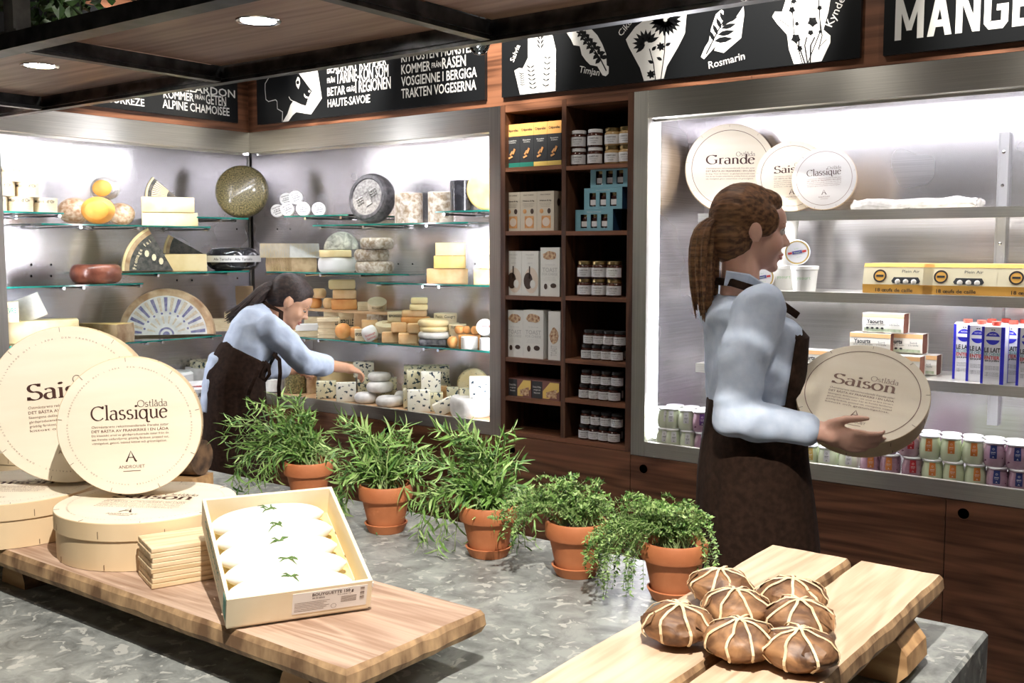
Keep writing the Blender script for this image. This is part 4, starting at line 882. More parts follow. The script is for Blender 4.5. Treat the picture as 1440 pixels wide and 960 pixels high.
DARKR = cm('charcoal_rind', (.022, .020, .022), (.075, .07, .072), 50, rough=.5, bump=.5); DARKR2 = cm('grey_relief', (.12, .11, .10), (.26, .25, .23), 70, rough=.5)
BOXW = pm('small_box_poplar', (.70, .57, .35), (.78, .67, .46), 30, (1, 1, 4), rough=.55); CARD = pm('kraft_box', (.60, .42, .24), rough=.6); PAPW = pm('wrapping_paper', (.80, .80, .78), rough=.5); INKB = pm('black_print', (.02, .02, .022), rough=.5); INKR = pm('red_print', (.55, .05, .05), rough=.5); INKBL = pm('blue_print', (.07, .07, .28), rough=.5); DARKLAB = cm('dark_label', (.03, .032, .03), (.11, .10, .085), 50)
TRAYW = wood('tray_wood', (.42, .24, .11), (.66, .44, .25), 'x', 9, .5)
def loc_item(px, py, plane, val, z=None):
    P = {'Y': wy, 'X': wx, 'Z': wz}[plane](px, py, val)
    if z is not None: P.z = z
    return P
def cyl_text(g, s, r, z, size, M, mi=0, gap=1.0, a0=-pi/2, bold=.01):
    """letters wrapped round a cylinder, centred on the -y side"""
    ws = [];
    for ch in s: vs, fs, x0, x1 = text_geo(ch, bold) if ch != ' ' else (0, 0, 0, .25); ws.append((x1-x0+.09)*size/CAPH)
    tot = sum(ws)*gap; x = -tot/2
    for ch, w_ in zip(s, ws):
        a = a0+(x+w_*gap/2)/r; x += w_*gap
        if ch != ' ': g.text(ch, size, M @ frame((r*cos(a), r*sin(a), z), (-sin(a), cos(a), 0), (0, 0, 1), (cos(a), sin(a), 0)), bold=bold, mi=mi)
def wob(g, seed, amp, fr=20):
    """push the vertices of a builder around a little so nothing looks machine made"""
    g.v = [tuple(Vector(v)+Vector((mnoise.noise(Vector(v)*fr+Vector((seed, 0, 0))), mnoise.noise(Vector(v)*fr+Vector((0, seed, 5))), mnoise.noise(Vector(v)*fr+Vector((7, 0, seed)))*(1 if v[2] > .004 else 0)))*amp) for v in g.v]; return g
def g_blk(t, w, h, d, m, c=.004, seed=1, side=None):
    g = MB().cbox(w, d, h, min(c, h*.3, w*.2), None, 0, True); wob(g, seed, .0022); mk('cheese', g, m, t)
def g_box(t, w, h, d, m, text=None, im=None, lid=.4, sub=None, bold=.02):
    """rectangular carton or veneer box with lid line and print on the front"""
    mk('carton', MB().cbox(w, d, h*(1-lid), .001), m, t); 
    if lid: mk('lid', MB().cbox(w+.0015, d+.0015, h*lid, .001, T(0, 0, h*(1-lid)+.0002)), m, t)
    if text:
        g = MB(); g.text(text, h*.26, frame((0, -d/2-.0012, h*.45), (1, 0, 0), (0, 0, 1), (0, -1, 0)), bold=bold, width=w*.8)
        if sub: g.text(sub, h*.12, frame((0, -d/2-.0012, h*.22), (1, 0, 0), (0, 0, 1), (0, -1, 0)), width=w*.5)
        mk('lettering', g, im or INKB, t)
def g_rnd(t, w, h, m, bulge=.25, seed=1, cutm=None):
    r = w/2; n = 6; pr = [(1e-5, 0)]+[(r-h*bulge*(1-sin(pi*k/n)), h*(.5-.5*cos(pi*k/n))) for k in range(n+1)]+[(1e-5, h)]
    g = MB().lathe(pr, 28, caps=False); wob(g, seed, .0018); mk('cheese', g, m, t)
def g_cyl(t, w, h, m, text=None, lid=0, im=None, topm=None, seed=0, tsize=None):
    r = w/2
    if lid:
        mk('round_box', MB().lathe([(1e-5, 0), (r-.0015, 0), (r-.0015, h-lid), (1e-5, h-lid)], 32, caps=False), m, t)
        mk('lid', MB().lathe([(1e-5, h-lid), (r, h-lid), (r, h-.001), (r-.001, h), (1e-5, h)], 32, caps=False), m, t)
    else:
        g = MB().lathe([(1e-5, 0), (r-.002, 0), (r, .002), (r, h-.003), (r-.003, h), (1e-5, h)], 30, caps=False)
        if seed: wob(g, seed, .0025)
        mk('cheese', g, m, t)
    if text:
        g = MB(); cyl_text(g, text, r+.0006, h-(lid or h)*.78, tsize or (lid or h)*.5, Matrix.Identity(4)); mk('lettering', g, im or INKB, t)
def g_wdg(t, w, h, m, ang=60, r=None, rind=None, flip=0, seed=1):
    """sector of a wheel lying down; rind arc at the back or left"""
    r = r or w; a0 = -pi/2-rad(ang)/2 if not flip else pi/2-rad(ang)/2
    g = MB().lathe([(1e-5, 0), (r, 0), (r+.003, h*.5), (r, h), (1e-5, h)], 12, T(0, r*.5*(1 if not flip else -1), 0), 0, a0, a0+rad(ang), smooth=False)
    if rind: g.lathe([(r+.0002, .0005), (r+.0035, h*.5), (r+.0002, h-.0005)], 12, T(0, r*.5*(1 if not flip else -1), 0), 1, a0, a0+rad(ang), smooth=False)
    mk('cheese', g, [m, rind or m], t)
def item(kind, px0, px1, yt, yb, plane, val, label, z=None, name=None, cat='cheese', rot=0, d=None, group=None, tiltx=0, tilty=0, **k):
    pc = (px0+px1)/2; P = loc_item(pc, yb, plane, val, z); D = proj(P)[2]; w_ = (px1-px0)/FPX*D; h = (yb-yt)/FPX*D
    a = math.atan2(-P.x, P.y)+rad(rot); d = d if d else (w_ if kind in ('rnd', 'cyl') else min(.11, max(.04, w_*.7)))
    nm = name or {'blk': 'cheese_block', 'box': 'cheese_box', 'rnd': 'whole_cheese', 'cyl': 'round_cheese_box' if k.get('lid') else 'cheese_cylinder', 'wdg': 'cheese_wedge'}[kind]
    back = Vector((P.x, P.y, 0)).normalized()*(d/2)
    t = thing(nm, label, cat, (P.x+back.x, P.y+back.y, P.z+.0006), a, group)
    if tiltx or tilty: t.rotation_euler = (rad(tiltx), rad(tilty), a)
    if kind == 'blk': g_blk(t, w_, h, d, **k)
    elif kind == 'box': g_box(t, w_, h, d, **k)
    elif kind == 'rnd': g_rnd(t, w_, h, **k)
    elif kind == 'cyl':
        if 'lid' in k and k['lid']: k['lid'] = h*k['lid']
        g_cyl(t, w_, h, **k)
    elif kind == 'wdg': g_wdg(t, w_, h, **k)
    t['_top'] = t.location.z+h; return t
def top(t): v = t['_top']; return v
def stack(rows, plane, val, z0):
    """rows listed from the bottom up; each rests on the one below"""
    z = z0; out = []
    for (kind, a, b, yt, yb, lab_, kw) in rows:
        t = item(kind, a, b, yt, yb, plane, val, lab_, z=z, **kw); z = top(t)+.0002; out.append(t)
    return out
def disc(t, r, h, px, Y, z, yaw_left, lean, roll=0, plane='Y'):
    P = wy(px, 350, Y) if plane == 'Y' else wx(px, 350, Y); v = CAMP-P; v.z = 0; v.normalize(); n = Matrix.Rotation(-rad(yaw_left), 4, 'Z') @ v
    r_ = Vector((0, 0, 1)).cross(n).normalized(); n = (n*cos(rad(lean))+Vector((0, 0, 1))*sin(rad(lean))).normalized(); P.z = z+r*cos(rad(lean))+h*sin(rad(max(lean, 0)))+.0008
    u = n.cross(r_); q = Matrix.Rotation(rad(roll), 4, n); t.matrix_local = frame(P-n*h, q @ r_, q @ u, n); return t
def upright_wheel(name, label, r, h, m, face=None, bulge=.2, group=None, cat='cheese'):
    t = thing(name, label, cat, group=group); n = 6
    pr = [(1e-5, 0)]+[(r-h*bulge*(1-sin(pi*k/n)), h*(.5-.5*cos(pi*k/n))) for k in range(n+1)]+[(1e-5, h)]
    mk('cheese', MB().lathe(pr, 48, caps=False), m, t)
    if face: face(t, r-h*bulge, h)
    return t
# ---- left wall, top shelves
MO = 'round poplar cheese boxes stacked at the left'
def mont(px0, px1, yt, yb, label, z): return item('cyl', px0, px1, yt, yb, 'X', -4.66, label, z=z, cat='box', m=BOXW, lid=.45, text="Mont d'Or", group=MO)
za = SH['A1']; m1 = [mont(-26, 9, 276, 296, 'round cheese box at the frame edge, bottom of the stack', za), mont(10, 46, 276, 297, 'round cheese box in the middle of the bottom row at the left', za), mont(47, 80, 278, 298, 'round cheese box at the right end of the bottom row on the left shelf', za)]
zt = max(top(q) for q in m1)+.0002; m2 = [mont(-15, 20, 257, 277, 'round cheese box second row, left, of the stack at the frame edge', zt), mont(21, 54, 258, 278, 'round cheese box second row, right, of the stack at the frame edge', zt)]
mont(-2, 32, 237, 257, 'round cheese box on top of the stack at the frame edge', max(top(q) for q in m2)+.0002)
def ballc(label, px, py, D, r, m, cut=None, face_yaw=0, sq=.9):
    t = thing('ball_cheese', label, 'cheese', group='ball shaped cheeses on the left wall shelf'); P = wd(px, py, D); a = math.atan2(-P.x, P.y)+rad(face_yaw)
    g = MB(); nv = 12; th0 = .75 if cut else 0
    pr = [(max(1e-5, r*sin(th0+(pi-th0)*j/nv)), r*sq*cos(th0+(pi-th0)*j/nv)) for j in range(nv+1)]
    M = RX(pi/2); g.lathe(pr, 26, M, 0, caps=False); wob(g, px, .003)
    mk('rind', g, m, t)
    if cut: mk('cut_face', MB().lathe([(1e-5, r*sq*cos(th0)+.004), (r*sin(th0)*.8, r*sq*cos(th0)+.003), (r*sin(th0)*1.01, r*sq*cos(th0)-.001)], 26, M, 0, caps=False), cut, t)
    t.location = P; t.rotation_euler = (0, 0, a); t.scale = (1, 1, .84); return t
za = SH['A2']; rr = .080; zc = lambda px, py, D: wd(px, py, D)
def ball_at(label, px, X, z, *a, **k):
    P = wx(px, 300, X); P.z = z; q = proj(P); return ballc(label, px, q[1], q[2], *a, **k)
ball_at('speckled ball cheese at the left of the orange one', 105, -4.90, za+rr*.84+.0035, rr, SPECK)
ball_at('orange cut ball cheese in the front centre of the pile', 138, -4.72, za+rr*.84+.0035, rr, ORNG, cut=ORNG, face_yaw=-8)
ball_at('speckled ball cheese at the right of the orange one', 170, -4.90, za+.070*.84+.0035, .070, SPECK)
ball_at('orange ball cheese with greyish rind on top of the pile', 148, -4.84, za+rr*1.68+.052, .072, GREYR, cut=ORNG, face_yaw=-18)
q = stack([('blk', 202, 277, 295, 314, 'lower pale cheese slab below the fan patterned wedge', dict(m=CREAM, d=.12, seed=3, name='cheese_slab')), ('blk', 201, 272, 273, 294, 'upper pale cheese slab wrapped in clear film', dict(m=CREAM, d=.12, seed=4, name='cheese_slab'))], 'X', -4.70, za)
def fan_wedge(label, r, ang, h, rindm, cutm, labm, px, py, plane, val, z, a0, yaw=0, name='standing_cheese_wedge', lean=4, stripes=7, strc=PAPW):
    """sector of a wheel standing on a cut edge, printed face to the viewer; a0 start angle from +x"""
    t = thing(name, label, 'cheese'); a1 = a0+ang; s = MB()
    s.lathe([(1e-5, 0), (r, 0), (r+.004, h*.5), (r, h), (1e-5, h)], 30, None, 0, a0, a1, smooth=False); mk('cheese', s, cutm, t)
    mk('rind', MB().lathe([(r-.001, .0003), (r+.0045, h*.5), (r-.001, h-.0003), (r*.86, h+.0006)], 30, None, 0, a0, a1, caps=False), rindm, t)
    # open shells get their end caps from lathe; label sheet and rays on the face
    pts = [(r*.86*cos(a0+(a1-a0)*i/24), r*.86*sin(a0+(a1-a0)*i/24)) for i in range(25)]
    mk('face_label', MB().poly([(0, 0, h+.0007)]+[(x, y, h+.0007) for x, y in pts]), labm, t)
    return t
def stand(t, P, yaw, lean=5, h=0):
    v = CAMP-P; v.z = 0; v.normalize(); n = Matrix.Rotation(-rad(yaw), 4, 'Z') @ v; r_ = Vector((0, 0, 1)).cross(n).normalized(); n = (n*cos(rad(lean))+Vector((0, 0, 1))*sin(rad(lean))).normalized()
    t.matrix_local = frame(P-n*h+Vector((0, 0, h*sin(rad(lean))+.0008)), r_, n.cross(r_), n); return t
P = wx(249, 300, -4.76); P.z = top(q[1])+.001; r_ = .155
t = fan_wedge('small standing wedge with a black and gold fan pattern on top of the pale slabs', r_, rad(42), .06, DARKLAB, CREAM, DARKLAB, 0, 0, 0, 0, 0, rad(138)); stand(t, P, -8, 2, .06)
g = MB()
for k in range(8): a = rad(141+k*5); g.add([(x*cos(a)-y*sin(a), x*sin(a)+y*cos(a), .0615) for x, y in ((.05, -.0012), (.128, -.0035), (.128, .0035), (.05, .0012))], [(0, 1, 2, 3)])
mk('printed_ray', g, BOXW, t)['kind'] = 'stuff'
def printed_face(m, k=.98):
    def f(t, r, h): mk('face_sheet', MB().lathe([(r*k, h+.0005), (1e-5, h+.0006)], 48, caps=False), m, t)
    return f
t = upright_wheel('whole_cheese', 'large herb crusted wheel in clear wrap standing in the corner', .152, .075, HERBR, bulge=.25); disc(t, .152, .075, 340, -4.80, SH['A3'], 14, 8, plane='X')
# crottins
def crottin():
    t = thing('small_round_cheese', '', 'cheese'); r, h = .0385, .045
    mk('cheese', MB().lathe([(1e-5, 0), (r-.003, 0), (r, .004), (r, h-.005), (r-.004, h), (1e-5, h)], 24, caps=False), PAPW, t)
    g = MB()
    for i, s_ in enumerate(['CROTTIN', 'au lait de', 'CHÈVRE', 'fermier']): g.text(s_, .0075, T(0, .016-i*.0115, h+.0005), bold=.02, width=.05 if i % 2 == 0 else .035)
    mk('lettering', g, INKB, t); return t
CRO = Kind(crottin); zb1 = SH['B1']; GC = 'small labelled round cheeses'
for px, Y, dz, lb_, rl in ((391, 3.93, 0, 'small labelled cheese at the left end of the row, half hidden', 20), (405, 3.82, 0, 'small labelled cheese second from the left, in front', 25), (427, 3.82, 0, 'small labelled cheese in the middle of the row', 8), (449, 3.90, 0, 'small labelled cheese at the right end of the row', 12), (404, 3.95, .064, 'small labelled cheese lying at the back of the top pair', 15), (417, 3.86, .066, 'small labelled cheese topping the pile in front', 22)):
    t = CRO(Matrix.Identity(4), lb_, 'cheese', GC); disc(t, .0385, .045, px, Y, zb1+dz, 5, 2, rl)
# black wheel with relief
def relief(t, r, h):
    mk('rim', MB().lathe([(r*.80, h), (r*.84, h+.006), (r*.97, h+.006), (r, h)], 48, caps=False), DARKR, t); mk('inner_face', MB().lathe([(1e-5, h+.001), (r*.80, h+.001)], 48, caps=False), DARKR2, t)
    g = MB()
    for k in range(4):
        a = k*pi/2+.5; M = T(0, 0, h+.001) @ RZ(a)
        if k % 2: g.box(r*.18, -r*.17, 0, r*.42, r*.17, .006, M)
        else:
            for i in range(3):
                for j in range(-1, 2): g.ball(r*.058, M @ T(r*(.26+.13*i), j*r*.12, .002), nu=8, nv=6)
    g.box(-r*.17, -r*.17, 0, r*.17, r*.17, .005, T(0, 0, h+.001) @ RZ(.5)); mk('relief_emblem', g, DARKR2, t)['kind'] = 'stuff'
t = upright_wheel('whole_cheese', 'big charcoal wheel with a raised cross shaped emblem, leaning back', .130, .085, DARKR, relief, .15); disc(t, .130, .085, 517, 3.84, SH['B2'], 38, 9)
item('cyl', 555, 595, 268, 311, 'Y', 3.78, 'tall grey rinded cheese cylinder beside the charcoal wheel', z=SH['B2'], m=GREYR if 0 else MOTT, seed=5); item('cyl', 602, 638, 267, 311, 'Y', 3.82, 'tall grey rinded cheese cylinder right of its twin, near the shelf end', z=SH['B2'], m=MOTT, seed=6)
t = item('cyl', 633, 666, 251, 294, 'Y', 3.77, 'tall cheese cylinder wrapped in black foil', z=SH['B3'], m=BLACKW, seed=9)
t = upright_wheel('whole_cheese', 'yellow wheel standing at the right end of the top shelf beside the steel post', .098, .05, YELC, bulge=.2); disc(t, .098, .05, 684, 3.83, SH['B3'], 10, 4)
# ---- second row
item('rnd', 100, 171, 369, 396, 'X', -4.68, 'reddish brown waxed wheel lying on the second shelf of the left wall', z=SH['A4'], m=REDW, bulge=.35)
za = SH['A5']; P = wx(243, 350, -4.72); P.z = za
t = fan_wedge('standing quarter wheel with a dark printed face label and pale cut side', .255, rad(62), .09, RIND, CREAM, DARKLAB, 0, 0, 0, 0, 0, rad(118)); stand(t, P, -4, 3, .09)
g = MB()
for k in range(11): a = rad(122+k*5); g.text('Fromage fait'[k], .017, T(0, 0, .0915) @ RZ(a-pi/2) @ T(0, .185, 0) if False else T(0, 0, .0915) @ RZ(rad(176-k*5)-pi/2) @ T(0, .185, 0), bold=.02)
for k in range(3): g.ball(.012, T(-.06-.035*k, .05+.02*k, .0915) @ SC(1, 1.6, .1), nu=8, nv=5)
mk('lettering', g, BOXW, t)['kind'] = 'stuff'
P = wx(288, 350, -4.88); P.z = za+.083
t = fan_wedge('cheese wedge with a dark label lying slanted behind the quarter wheel', .22, rad(28), .07, RIND, CREAM, DARKLAB, 0, 0, 0, 0, 0, rad(150)); stand(t, P, 0, 4, .05)
item('blk', 234, 290, 357, 381, 'X', -4.74, 'pale cheese slab lying under the slanted wedge', z=za, m=CREAM, d=.17, seed=6, name='cheese_slab')
P4 = loc_item(328, 380, 'X', -4.74, za); t = item('rnd', 290, 366, 349, 381, 'X', -4.66, 'glossy black waxed wheel with a white printed band in the corner', z=za, m=BLACKW, bulge=.42)
D_ = proj(t.location)[2]; R_ = 38/FPX*D_; H_ = 32/FPX*D_
mk('paper_band', MB().lathe([(R_+.001, H_*.36), (R_+.0014, H_*.5), (R_+.001, H_*.64)], 40, caps=False), PAPW, t)
g = MB(); cyl_text(g, 'Alla Tartufo · Alla Tartufo', R_+.002, H_*.44, .013, Matrix.Identity(4)); mk('lettering', g, INKB, t)
zb4 = SH['B4']
stack([('wdg', 376, 444, 361, 380, 'lower pale half wheel with a brown rind patch', dict(m=CREAM, ang=150, r=.14, rind=RIND, flip=1, d=.13, name='half_cheese')), ('wdg', 363, 452, 341, 361, 'upper pale half wheel overhanging the lower one', dict(m=CREAM, ang=160, r=.16, rind=WHITEC, flip=1, d=.14, name='half_cheese'))], 'Y', 3.76, zb4)
s_ = stack([('rnd', 447, 502, 359, 380, 'white paper wrapped cheese at the bottom of the middle stack', dict(m=PAPW, bulge=.2, seed=8)), ('blk', 449, 494, 349, 359, 'thin pale cheese slab between wrapped cheese and grey dome', dict(m=CREAM, d=.12))], 'Y', 3.76, zb4)
t = thing('half_cheese', 'grey rinded half cheese standing like a dome on the middle stack', 'cheese')
mk('cheese', MB().lathe([(1e-5, 0), (.092, 0), (.096, .02), (.092, .045), (1e-5, .045)], 30, None, 0, 0, pi, smooth=False), GREYR, t)
P = wy(480, 350, 3.84); P.z = top(s_[1]); stand(t, P, 5, 4, .045)
stack([('rnd', 499, 555, 364, 380, 'mottled flat cheese at the bottom of the three high stack', dict(m=MOTT, seed=2)), ('rnd', 498, 548, 347, 364, 'mottled flat cheese in the middle of the three high stack', dict(m=MOTT, seed=3)), ('rnd', 506, 554, 331, 347, 'mottled flat cheese on top of the three high stack', dict(m=MOTT, seed=4))], 'Y', 3.77, zb4)
stack([('blk', 600, 658, 377, 398, 'bottom yellow wedge with orange rind of the three high stack', dict(m=PEACH2, d=.1, seed=12, name='cheese_wedge')), ('blk', 610, 655, 359, 377, 'middle yellow wedge of the three high stack', dict(m=YELC, d=.1, seed=13, name='cheese_wedge')), ('blk', 612, 655, 341, 359, 'top yellow wedge of the three high stack', dict(m=CREAM, d=.1, seed=14, name='cheese_wedge'))], 'Y', 3.76, SH['B5'])
s_ = stack([('blk', 666, 690, 377, 399, 'tan cheese block at the right end of the second shelf', dict(m=PEACH2, d=.06, seed=15)), ('blk', 676, 692, 358, 377, 'small cream block on the tan one at the right end', dict(m=CREAM, d=.05, seed=16)), ('wdg', 676, 694, 336, 358, 'pointed pale wedge topping the stack beside the post', dict(m=CREAM, ang=40, r=.055, d=.04))], 'Y', 3.76, SH['B5'])
# ---- third row, left wall
za = SH['A6']; P = wx(232, 400, -4.76); P.z = za; r_ = .248
t = thing('half_cheese', 'great half wheel standing upright with blue and cream printed rays', 'cheese')
mk('cheese', MB().lathe([(1e-5, 0), (r_-.01, 0), (r_, .03), (r_, .08), (r_-.008, .11), (1e-5, .11)], 48, None, 0, 0, pi, smooth=False), CREAM, t)
mk('rind', MB().lathe([(r_-.009, .0), (r_+.001, .03), (r_+.001, .08), (r_-.006, .1108), (r_*.80, .1112)], 48, None, 0, 0, pi, caps=False), RIND, t)
mk('face_label', MB().lathe([(1e-5, .1114), (r_*.84, .1114)], 48, None, 0, .0, pi, smooth=False), WHITEC, t)
gb = MB(); gk = MB()
for k in range(17):
    a = rad(6+k*10.5); pts = lambda r0, r1, w0, w1: [(x*cos(a)-y*sin(a), x*sin(a)+y*cos(a), .1122) for x, y in ((r0, -w0), (r1, -w1), (r1, w1), (r0, w0))]
    (gb if k % 2 == 0 else gk).add(pts(.125, .20, .0055, .0095), [(0, 1, 2, 3)])
    if k % 2: gk.add(pts(.06, .10, .003, .006), [(0, 1, 2, 3)]); gb.lathe([(1e-5, 0), (.006, 0)], 10, T(.115*cos(a), .115*sin(a), .1122), caps=False)
gb.lathe([(.030, 0), (.040, 0)], 30, T(0, 0, .1122), 0, 0, pi, smooth=False, caps=False); gb.lathe([(1e-5, 0), (.018, 0)], 20, T(0, 0, .1122), 0, 0, pi, smooth=False, caps=False)
mk('blue_ray', gb, pm('faded_blue_print', (.13, .13, .30), (.30, .28, .38), 60), t)['kind'] = 'stuff'; mk('cream_ray', gk, pm('faded_tan_print', (.55, .46, .34), (.70, .60, .44), 90), t)['kind'] = 'stuff'
stand(t, P, 6, 5, .11)
za2 = SH['A6b']
item('wdg', 96, 192, 455, 481, 'X', -4.66, 'long yellow wedge lying in front of the half wheel', z=SH['A6'], m=YELC, ang=35, r=.28, rind=RIND, d=.26, rot=60)
item('blk', 2, 108, 464, 495, 'X', -4.66, 'large pale cheese slab at the left end behind the upright boxes', z=SH['A6b']-.0, m=CREAM, d=.2, seed=22, name='cheese_slab')
zt = SH['A6b']+(495-464)/FPX*4.75
item('box', -2, 26, 434, 463, 'X', -4.68, 'small carton with green and red print at the left edge', z=zt+.001, name='cheese_carton', cat='box', m=BOXW, text='CHÈVRE', im=GREEN, lid=0)
item('blk', 32, 68, 428, 462, 'X', -4.72, 'square white cheese tilted against the small carton', z=zt+.006, m=WHITEC, d=.045, tilty=-22, c=.003)
s_ = stack([('box', 300, 332, 452, 469, 'flat veneer box right of the great half wheel', dict(m=BOXW, lid=.4, cat='box')), ('box', 316, 336, 443, 452, 'small veneer box stacked beside the half wheel', dict(m=BOXW, lid=.4, cat='box'))], 'X', -4.80, za)
s_ = stack([('box', 334, 366, 431, 471, 'upright tan box in the corner behind the bending woman', dict(m=CARD, lid=.2, cat='box')), ('box', 332, 356, 413, 431, 'open tan box with paper in the corner behind the bending woman', dict(m=CARD, lid=0, cat='box'))], 'X', -4.92, za-.0)
# ---- third row, back wall
zb = SH['B6']; Yf, Ym, Yk = 3.75, 3.83, 3.92
bd = thing('serving_board', 'narrow wooden board bridging the boxes on the third shelf', 'board'); PL0 = wy(434, 434, 3.86); PL1 = wy(556, 434, 3.86); zbd = PL0.z
mk('plank', MB().prism([(PL0.x, 3.86), (PL1.x-.03, 3.86), (PL1.x, 3.90), (PL1.x+.01, 3.96), (PL1.x-.02, 4.06), (PL0.x, 4.06)], zbd-.012, zbd), TRAYW, bd)
under = []
for a, b, s0, lb_ in ((449, 471, 'PERSILLÉ', 'left of the two printed cartons under the serving board'), (471, 493, 'PERSILLÉ', 'right of the two printed cartons under the serving board'), (493, 511, None, 'plain carton under the middle of the serving board')):
    P = wy((a+b)/2, 440, 3.88); D_ = proj(P)[2]; hh = zbd-.0125-zb; item('box', a, b, 0, hh*FPX/D_, 'Y', 3.88, lb_, z=zb, m=CARD if s0 is None else BOXW, lid=0, text=s0, sub='fermier', d=.09, cat='box')
P = wy(527, 440, 3.88); D_ = proj(P)[2]; item('blk', 511, 543, 0, (zbd-.0128-zb)*FPX/D_, 'Y', 3.88, 'grey mottled cheese block holding up the right end of the serving board', z=zb, m=MOTT, d=.1)
# on the board
s1_ = stack([('rnd', 434, 453, 417, 431, 'orange round cheese at the left end of the serving board', dict(m=PEACH)), ('rnd', 439, 459, 403, 417, 'pale round cheese on the orange one at the board end', dict(m=PEACH2))], 'Y', 3.90, zbd)
item('rnd', 454, 471, 415, 430, 'Y', 3.92, 'small peach coloured cheese beside the tall stack on the board', z=zbd, m=PEACH2)
stack([('blk', 466, 502, 418, 433, 'orange brick cheese at the bottom of the stack on the board', dict(m=PEACH, c=.009, d=.09, seed=31)), ('blk', 468, 501, 405, 418, 'pale brick cheese in the middle of the stack on the board', dict(m=PEACH2, c=.009, d=.09, seed=32)), ('blk', 462, 500, 391, 405, 'cream brick cheese on top of the stack on the board', dict(m=CREAM, c=.012, d=.09, seed=33))], 'Y', 3.90, zbd)
t0 = item('box', 503, 520, 419, 431, 'Y', 3.92, 'small plain veneer box on the serving board', z=zbd, m=BOXW, lid=.5, d=.05, cat='box')
t = item('cyl', 517, 544, 419, 431, 'Y', 3.90, 'tilted round box with black lettering at the right end of the board', z=zbd+.012, m=BOXW, lid=.5, text='EPOISSES', tsize=.010, cat='box', tiltx=28)
g = MB(); g.text('EPOISSES', .012, T(0, -.006, 12/FPX*5.2+.001), bold=.03, width=.06); mk('top_lettering', g, INKB, t)
# front and middle rows
item('rnd', 400, 418, 450, 472, 'Y', Yf, 'pale yellow cheese next to the bending woman', z=zb, m=PEACH2 if 0 else CREAM)
stack([('box', 414, 448, 464, 472, 'bottom pale carton of the low stack near the woman', dict(m=BOXW, lid=0, cat='box')), ('box', 416, 448, 455, 464, 'white paper wrapped carton in the low stack near the woman', dict(m=PAPW, lid=0, cat='box'))], 'Y', Yf, zb)
stack([('box', 424, 452, 456, 467, 'veneer box hidden behind the white carton', dict(m=BOXW, lid=.4, cat='box')), ('box', 428, 455, 443, 456, 'veneer box with a white lid above the white carton', dict(m=BOXW, lid=.4, cat='box'))], 'Y', Ym+.04, zb)
nm6 = ['bottom', 'second', 'third', 'fourth', 'fifth', 'top']
stack([('box', 447+(i % 2), 471, 471-i*4.4, 475.4-i*4.4, nm6[i]+' thin veneer box of the six high stack', dict(m=BOXW, lid=0, cat='box', group='thin veneer boxes in one stack')) for i in range(5)]+[('box', 446, 478, 448, 453, 'top thin veneer box of the six high stack', dict(m=BOXW, lid=0, cat='box', group='thin veneer boxes in one stack'))], 'Y', Yf, zb)
item('rnd', 471, 494, 454, 476, 'Y', Yf, 'round orange cheese standing beside the stack of thin boxes', z=zb, m=PEACH, bulge=.4); item('rnd', 491, 510, 459, 476, 'Y', 3.80, 'smaller orange cheese half hidden behind the lettered box', z=zb, m=PEACH, bulge=.35)
item('box', 499, 513, 464, 480, 'Y', Yf-.01, 'small lettered veneer box in front of the orange cheese', z=zb, m=BOXW, lid=.4, text='EPOISSES', d=.05, cat='box')
stack([('blk', 508, 531, 464, 478, 'pinkish cheese block under the pale one behind the paper bundle', dict(m=PEACH2, d=.06, seed=41)), ('blk', 509, 531, 451, 464, 'pale cheese block behind the paper wrapped bundle', dict(m=PEACH2, d=.06, seed=42))], 'Y', 3.83, zb)
t = item('rnd', 513, 536, 460, 481, 'Y', Yf, 'round bundle in white paper with red print, tilted forward', z=zb+.004, m=PAPW, bulge=.25, tilty=-24)
g = MB(); cyl_text(g, 'fromage', .0425, .03, .011, Matrix.Identity(4)); cyl_text(g, 'fermier', .0425, .012, .011, Matrix.Identity(4)); mk('lettering', g, INKR, t)
s_ = stack([('blk', 537, 561, 468, 483, 'left cream cheese cube of the front pair', dict(m=PEACH2, d=.06, seed=43, c=.008)), ], 'Y', Yf, zb); t2 = item('blk', 560, 587, 469, 484, 'Y', Yf, 'right cream cheese cube of the front pair', z=zb, m=PEACH2, d=.06, seed=44, c=.008)
item('blk', 550, 572, 455, 469, 'Y', Yf+.01, 'cream cheese cube resting on the front pair, left', z=top(t2)+.0003, m=PEACH2, d=.05, seed=45, c=.008); item('blk', 573, 590, 455, 469, 'Y', Yf+.01, 'pinkish cheese cube resting on the front pair, right', z=top(t2)+.0003, m=PEACH2, d=.05, seed=46, c=.008)
s_ = stack([('box', 538, 566, 450, 477, 'tall plain box behind the cream cubes', dict(m=BOXW, lid=.2, d=.08, cat='box')), ('box', 545, 567, 437, 450, 'box lettered in black between the board and the cheese tower', dict(m=BOXW, lid=.4, text='EPOISSES', d=.06, cat='box'))], 'Y', 3.86, zb)
t = item('cyl', 528, 560, 451, 461, 'Y', 3.80, 'flat round box with a printed paper top leaning on the cubes', z=zb+.052, m=BOXW, lid=.5, cat='box', tiltx=14)
g = MB(); g.text('Lincet', .012, T(0, 0, .0362), bold=.03); mk('lettering', g, INKB, t)
